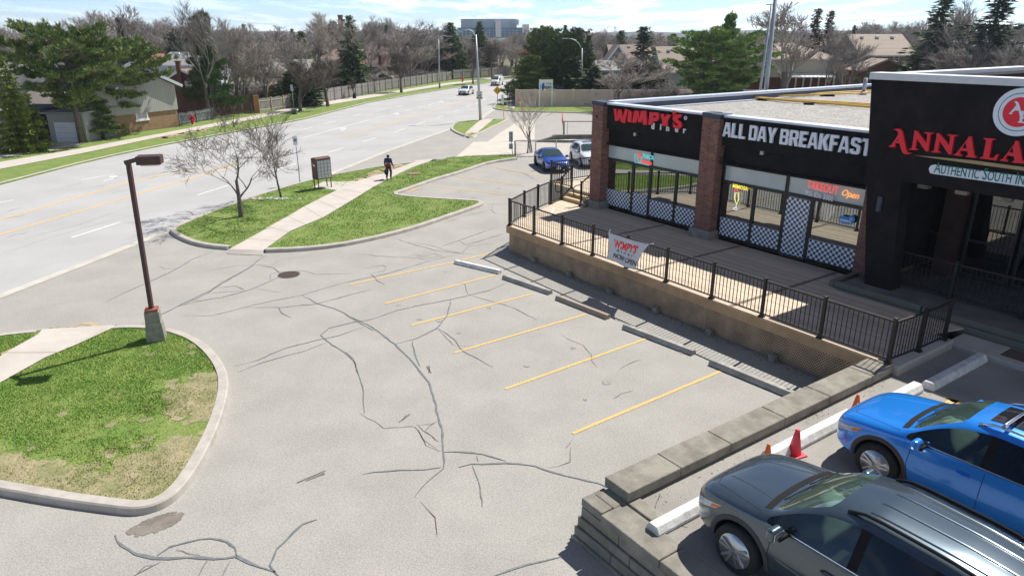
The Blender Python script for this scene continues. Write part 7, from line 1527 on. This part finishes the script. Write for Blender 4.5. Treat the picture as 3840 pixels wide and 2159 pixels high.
for e in ((hl_ + .6, zp - .15), (-.6, zp)): m.add([(pk[0], -.5, pk[1]), (pk[0], 12.3, pk[1]), (e[0], 12.3, e[1]), (e[0], -.5, e[1]), (pk[0], -.5, pk[1] + .15), (pk[0], 12.3, pk[1] + .15), (e[0], 12.3, e[1] + .15), (e[0], -.5, e[1] + .15)], [(0, 1, 2, 3), (7, 6, 5, 4), (0, 3, 7, 4), (1, 5, 6, 2), (3, 2, 6, 7)])
m.build('roof', m_shd, t); m = MB()
for e in ((hl_ + .6, zp - .10), (-.6, zp + .05)): m.beam((pk[0], -.55, pk[1] + .05), (e[0], -.55, e[1]), .06, .26)
m.build('fascia_board', M('trim_bluegrey', (.45, .5, .53), .6, 0), t)
wx = (G(343, 332) - a0).length; m = MB(); m.bb((wx - .75, -.08, 1.05), (wx + .75, 0, 1.2)); m.bb((wx - .65, -.05, 1.2), (wx + .65, 0, 2.35)); f_ = m.build('window', m_white, t); m = MB(); m.bb((wx - .5, -.07, 1.3), (wx - .03, -.055, 2.2)); m.bb((wx + .03, -.07, 1.3), (wx + .5, -.055, 2.2)); m.build('pane', m_wg, f_)
# garage wing facing the camera to the left
Yg = 60.0
for (u0, u1, v0, v1), lb in (((146, 206, 308, 361), 'white garage door between the big pines and the spruce'), ((-10, 53, 307, 357), 'white garage door left of the yellow-green spruce')):
    g0 = G((u0 + u1) / 2, v1); w_ = abs(xw(u1, g0.y) - xw(u0, g0.y)); h_ = atY(u0, v0, g0.y).z
    t = thing('garage', lb.replace('door', 'block'), 'garage', g0, 0.0); m = MB(); m.bb((-w_ / 2 - .5, .05, -.1), (w_ / 2 + .5, 7, h_ + .7)); m.build('wall', s_gry if u0 > 0 else s_tau, t); m = MB(); m.bb((-w_ / 2, -.03, 0), (w_ / 2, .05, h_)); [m.bb((-w_ / 2, -.035, h_ * k / 4), (w_ / 2, -.02, h_ * k / 4 + .025), 1) for k in (1, 2, 3)]; m.build('garage_door', [M('garage_white', (.66, .68, .72), .6, .04, 2), m_grs], t)
    m = MB(); m.bb((-w_ / 2 - .8, -.4, h_ + .7), (w_ / 2 + .8, 7.3, h_ + .85)); m.build('roof', m_shg, t)
dwy = MB(); dwy.sheet(poly_px([(-420, 445), (-420, 400), (0, 362), (215, 362), (190, 372), (40, 395), (0, 402)], 0), .115); struct(dwy, 'driveway', m_walk)
def hpx(label, u0, u1, Y, ve, vr, d_, wall, roof, rz=0, gable=False, wins=(), chim=None, lower=None, **k):
    """house between picture columns u0..u1 at depth Y with eave and ridge at picture rows ve, vr; windows and chimney in picture coordinates too"""
    u = (u0 + u1) / 2; e = ztop(ve, Y); r_ = atY(u, vr, Y if gable else Y + d_ / 2).z; w_ = abs(xw(u1, Y, e) - xw(u0, Y, e)); kk = Y * S / FPX; x0 = xw(u, Y, e)
    wn = [(xw(a, Y, ztop(b, Y)) - x0, ztop(b, Y), c * kk, d * kk) for a, b, c, d in wins]
    ch = None
    if chim: a, top_, cw_ = chim; ch = (xw(a, Y, ztop(top_, Y)) - x0, -.3, ztop(top_, Y), cw_ * kk)
    lw = (ztop(lower[0], Y), lower[1]) if lower else None
    return house(label, u, Y, w_, d_, e, r_, wall, roof, rz, gable, lower=lw, wins=wn, chim=ch, **k)
hpx('large grey-roofed house at the far left edge', -90, 62, 74, 212, 157, 14, s_tau, m_shg, 0, over=.5)
hpx('white-sided house with pale grey roof and roof vents', 397, 510, 92, 165, 134, 9, s_wht, m_shg, 0, wins=((428, 172, 8, 11),), vents=4, over=.3)
hpx('brown brick gabled extension with a tall chimney before the white house', 418, 505, 86, 200, 177, 4, b_red, m_shb, 0, gable=True, wins=((474, 214, 12, 14),), chim=(450, 156, 9))
hpx('red-roofed house between the pines and the white house', 345, 398, 104, 176, 138, 9, b_red, m_shr, 0)
hpx('distant pinkish roof above the red one', 396, 432, 140, 134, 114, 8, s_tau, m_shr, 0)
hpx('brown-roofed house behind the sharp spruce', 812, 905, 124, 150, 126, 9, b_tan, m_shb, .1, wins=((858, 172, 7, 10),))
hpx('steep brown-roofed house with brick chimney beyond the solid fence', 905, 1010, 146, 165, 112, 10, s_brn, m_shb, -.25, gable=False, chim=(957, 111, 8), wins=((935, 180, 7, 8),))
hpx('grey gabled house left of the far street light', 1022, 1098, 166, 148, 112, 10, s_tau, m_shb, -.3, gable=True)
hpx('distant brown roof over the fence', 1035, 1085, 200, 122, 105, 9, s_brn, m_shb, 0)
hpx('grey bungalow glimpsed among bare branches behind the picket fence', 640, 770, 104, 180, 152, 9, s_tau, m_shg, .1)
hpx('small dark shed with a pale roof behind the solid fence', 938, 988, 130, 196, 183, 4, M('shed_teal', (.03, .055, .07), .7, .1, 3), m_shg, .2, gable=True)
hpx('tan garden shed with a pale roof behind the picket fence', 662, 702, 94, 212, 198, 3, b_tan, m_sht, .1)
hpx('brown-roofed house behind the sound wall with a vent on its roof', 1540, 1640, 116, 148, 115, 9, s_tau, m_shb, 0, vents=1, wins=((1592, 157, 5, 8), (1600, 157, 5, 8)))
hpx('white-edged front gable wing of the brown-roofed house', 1532, 1576, 111, 147, 115, 5, s_tau, m_shb, 0, gable=True)
hpx('low grey-roofed house close behind the sound wall', 1430, 1596, 104, 178, 155, 8, s_tau, m_shg, 0, vents=3, wins=((1560, 190, 12, 8),))
hpx('tan-shingled house with sage siding left of the bright pine', 1668, 1800, 100, 181, 120, 10, s_sag, m_sht, 0, vents=4, over=.3, wins=((1732, 186, 14, 6), (1678, 203, 6, 12)))
t = hpx('long cream house with hip roof and a ribbed white porch', 1880, 2106, 99, 148, 111, 12, s_crm, m_sht, 0, lower=(195, b_red), vents=3, over=.5, hip=4.5)
ex = xw(1993, 99, 6); kk = 99 * S / FPX; q0, q1 = xw(1981, 97, 4) - ex, xw(2100, 97, 4) - ex; zp0, zp1 = ztop(186, 98.8), ztop(196, 96.6)
m = MB(); m.add([(q0, -.1, zp0), (q1, -.1, zp0), (q1, -2.4, zp1), (q0, -2.4, zp1), (q0, -.1, zp0 + .1), (q1, -.1, zp0 + .1), (q1, -2.4, zp1 + .1), (q0, -2.4, zp1 + .1)], [(3, 2, 1, 0), (4, 5, 6, 7), (3, 2, 6, 7), (0, 3, 7, 4), (1, 5, 6, 2)])
for k in range(12): xx = q0 + .1 + k * (q1 - q0 - .2) / 11; m.beam((xx, -.1, zp0 + .13), (xx, -2.4, zp1 + .13), .06, .06)
m.build('porch_roof', m_white, t)
for k in range(7): xx = q0 + .1 + k * (q1 - q0 - .2) / 6; m = MB(); m.bb((xx - .09, -2.3, 0), (xx + .09, -2.14, zp1)); m.build('porch_post', s_crm, t)
hpx('shingled two-storey house with white-framed windows above the diner roof', 2169, 2300, 104, 138, 89, 10, s_tau, m_sht, 0, vents=3, over=.4, wins=((2191, 148, 12, 12), (2254, 148, 10, 12)))
hpx('brick gabled wing in front of the shingled house', 2165, 2290, 98, 178, 151, 4, b_red, m_sht, 0, gable=True, trim=m_sht)
hpx('pale-roofed house behind the tall trees at the right', 2396, 2600, 112, 132, 104, 12, b_red, m_shg, 0)
hpx('distant house roof seen through the right hand trees', 2060, 2160, 125, 118, 100, 10, s_tau, m_sht, 0)
for k, (u0, u1) in enumerate(((1640, 1690), (1455, 1500), (1860, 1910), (880, 920), (545, 590))): hpx(('distant grey house roof left of the tan one', 'far house roof behind the pine group', 'far roof just right of the bright pine', 'far roof beyond the brown-roofed house', 'far roof deep in the leafless grove')[k], u0, u1, 190 + k * 12, 122, 110, 9, s_tau, (m_shb, m_shg, m_sht, m_shb, m_shg)[k], 0)
# blue glass building and small landmarks on the horizon
Yb = 420
def bx(u, v): return atY(u, v, Yb)
t = thing('office_building', 'wide pale blue glass building rising over the trees in the distance', 'office building', (bx(1243, 90).x, Yb, 0)); cx0 = bx(1243, 90).x
gl_ = M('curtain_wall_blue', (.10, .20, .32), .25, .1, .2, spec=.8); m_pan = M('pale_blue_panel', (.42, .50, .58), .5, .05, .3)
def bpx(m, u0, u1, v0, v1, y0=0, y1=30, mi=0): a = bx(u0, v1); c = bx(u1, v0); m.bb((a.x - cx0, y0, max(a.z, 0)), (c.x - cx0, y1, c.z), mi)
m = MB(); bpx(m, 1151, 1330, 70, 96, 0, 40); m.build('lower_storeys', gl_, t); m = MB(); bpx(m, 1159, 1300, 48, 70, 2, 30); bpx(m, 1288, 1305, 50, 62, 1, 20); m.build('upper_storey', m_pan, t)
m = MB(); bpx(m, 1247, 1260, 54, 94, -2, 4); m.build('stair_tower', m_white, t); m = MB(); bpx(m, 1314, 1331, 62, 94, -2, 6); m.build('stair_tower', m_white, t)
m = MB()
for k in range(18): u = 1153 + k * 9.8; bpx(m, u, u + .8, 71, 94, -.3, 0)
for k in range(3): bpx(m, 1151, 1330, 77 + k * 6, 77.8 + k * 6, -.4, 0)
m.build('mullion', m_pan, t)
for u, v, w_, lb, mm in ((856, 43, 10, 'brown brick stack standing above the bare trees', b_red), (1076, 79, 9, 'far grey concrete tower on the horizon', m_pan)):
    Y = 260 if u < 900 else 600; a = atY(u, v, Y); w2 = abs(xw(u + w_ / 2, Y, 9) - xw(u - w_ / 2, Y, 9)); t = thing('tower', lb, 'tower', (a.x, Y, 0)); m = MB(); m.bb((-w2 / 2, -w2 / 2, 0), (w2 / 2, w2 / 2, a.z)); m.bb((-w2 * .55, -w2 * .55, a.z), (w2 * .55, w2 * .55, a.z + .6)); m.build('shaft', mm, t)
Y = 700; a = atY(1548, 68, Y); t = thing('power_pylon', 'tiny lattice power pylon on the horizon', 'pylon', (a.x, Y, 0)); m = MB(); h = a.z
for s_ in (-1, 1):
    m.beam((s_ * 3, 0, 0), (s_ * .5, 0, h), .3, .3)
    for k in range(6): z0 = h * k / 6; z1 = h * (k + 1) / 6; m.beam((s_ * (3 - 2.5 * k / 6), 0, z0), (-s_ * (3 - 2.5 * (k + 1) / 6), 0, z1), .2, .2)
for z in (.75, .88, .98): m.beam((-4, 0, h * z), (4, 0, h * z), .25, .25)
m.build('lattice', m_galv, t)
# blue ridge on the horizon
hm = MB(); r = random.Random(2); N = 90; vs = []
for j, (Y, hh) in enumerate(((1500, 3), (1900, 24), (2600, 40))):
    for i in range(N + 1): x = -2200 + 4400 * i / N; vs.append((x, Y, hh * (.6 + .5 * noise.noise(Vector((x * .0016, j, 0))) + .2 * noise.noise(Vector((x * .008, j, 4)))) if j else 0))
hm.add(vs, [(j * (N + 1) + i, j * (N + 1) + i + 1, (j + 1) * (N + 1) + i + 1, (j + 1) * (N + 1) + i) for j in range(2) for i in range(N)], 0, True); struct(hm, 'hills', M('wooded_hill', (.05, .06, .05), .95, .25, .02))
# fences
def fence(name, label, pts, h, mat, board=.14, gap=.02, thick=.03, rails=True, post_every=2.4, postm=None, pick=False, group=None):
    P_ = [G(*p) for p in pts]; t = thing(name, label, 'fence', P_[0], 0, group); o0 = P_[0]; P_ = [p - o0 for p in P_]; m = MB(); rr_ = random.Random(len(label)); np_ = 0
    for a, b in zip(P_, P_[1:]):
        d = b - a; l = d.length; e = d / l; n = int(l / (board + gap)); ang = math.atan2(e.y, e.x)
        for k in range(n): c = a + e * ((k + .5) * l / n); hh = h * rr_.uniform(.97, 1.02) * (1 if not pick else rr_.uniform(.95, 1.0)); m.box((c.x, c.y, hh / 2 + .08), (board, thick, hh), ang)
        if rails:
            for z in (.25, .85): m.beam(a + Vector((0, 0, h * z)) + Vector((e.y, -e.x, 0)) * .03, b + Vector((0, 0, h * z)) + Vector((e.y, -e.x, 0)) * .03, .04, .09)
        n = max(1, int(l / post_every))
        for k in range(n + 1):
            c = a + e * (l * k / n); q = MB(); q.box((c.x + e.y * .07, c.y - e.x * .07, h * .53), (.11, .11, h * 1.08), ang)
            if np_ < 90: q.build('post', postm or mat, t)
            np_ += 1
    m.build('board_panel', mat, t); return t
f_gry = stripes('weathered_boards', (.27, .26, .24), (.17, .16, .15), 1 / .3, axis=3, duty=.9, noise_amt=.28); f_pal = M('picket_grey', (.42, .40, .35), .9, .15, 2); f_org = M('post_orange', (.33, .17, .08), .9, .15, 2); f_brn = stripes('brown_boards', (.13, .07, .05), (.07, .04, .03), 1 / .3, axis=3, duty=.9, noise_amt=.2)
fence('wooden_fence', 'weathered grey board fence along the far sidewalk', [(823, 258.5), (970, 230), (1135, 203.5)], 1.75, f_gry)
fence('picket_fence', 'pale see-through picket fence left of the solid boards', [(652, 287), (820, 259)], 1.65, f_pal, .10, .12, rails=True, postm=M('picket_post', (.42, .33, .22), .9, .1, 2), pick=True)
fence('wooden_fence', 'more distant board fence with posts and rails beyond the full spruce', [(1140, 203), (1272, 192), (1345, 183)], 2.0, f_gry, .25, .04, post_every=3)
fence('wooden_fence', 'dark brown board fence behind the leafless grove', [(446, 300), (560, 292), (648, 286)], 2.1, f_brn)
fence('picket_fence', 'blue-grey picket fence behind the nearer red hydrant', [(452, 318), (535, 303)], 1.2, M('fence_bluegrey', (.17, .19, .2), .9, .2, 2), .09, .06, pick=True)
for u, v, lb in ((648, 287, 'brown brick end post where the picket fence starts'), (821, 259, 'orange wooden post between picket and solid fences')): b = G(u, v); t = thing('end_post', lb, 'post', b, .3); m = MB(); m.bb((-.3 if u < 700 else -.16, -.16, 0), (.3 if u < 700 else .16, .16, 2.1 if u < 700 else 1.9)); bevel(m.build('block', f_org, t), .02)
# concrete sound wall
m_sw = stripes('ribbed_concrete', (.62, .50, .43), (.46, .37, .32), 1 / .16, axis=0, duty=.7, sharp=.15, noise_amt=.06); m_swp = M('sound_wall_post', (.64, .53, .46), .9, .08, 1)
a = G(1299, 270); t = thing('sound_wall', 'pinkish precast concrete sound wall with posts and ribbed panels', 'wall', a); hw = 2.12; x = 0; k = 0
while x < 46:
    m = MB(); m.bb((x + .15, 0, .75), (x + 2.25, .10, hw - .05)); m.build('ribbed_panel', m_sw, t); m = MB(); m.bb((x + .15, .01, 0), (x + 2.25, .09, .74)); m.build('lower_panel', m_swp, t)
    m = MB(); m.bb((x - .15, -.08, 0), (x + .15, .16, hw + .08)); m.build('post', m_swp, t); x += 2.4; k += 1
m = MB(); m.bb((-.1, -.03, hw - .05), (46, .14, hw + .02)); m.build('coping', m_swp, t)
a2 = G(1296, 268); m = MB(); dd = G(1318, 236) - a; m.beam(Vector((0, 0, hw / 2)), dd + Vector((0, 0, hw / 2)), .12, hw); m.build('return_panel', m_swp, t)
# ================================================================ air: faint haze that blues the far ridge
hz = MB(); hz.bb((-2600, -30, -1.2), (2600, 2700, 75)); ho = hz.build('haze', None); ho.data.materials.clear()
hm_ = bpy.data.materials.new('haze_volume'); hm_.use_nodes = True; t_ = hm_.node_tree; t_.nodes.clear(); o_ = nd(t_, 'ShaderNodeOutputMaterial'); v_ = nd(t_, 'ShaderNodeVolumePrincipled')
v_.inputs['Color'].default_value = (.80, .88, 1.0, 1); v_.inputs['Density'].default_value = .00022; v_.inputs['Anisotropy'].default_value = .2; t_.links.new(v_.outputs[0], o_.inputs['Volume']); ho.data.materials.append(hm_); tag(ho, 'thin bluish haze over the far ridge and houses', 'haze', kind='stuff')
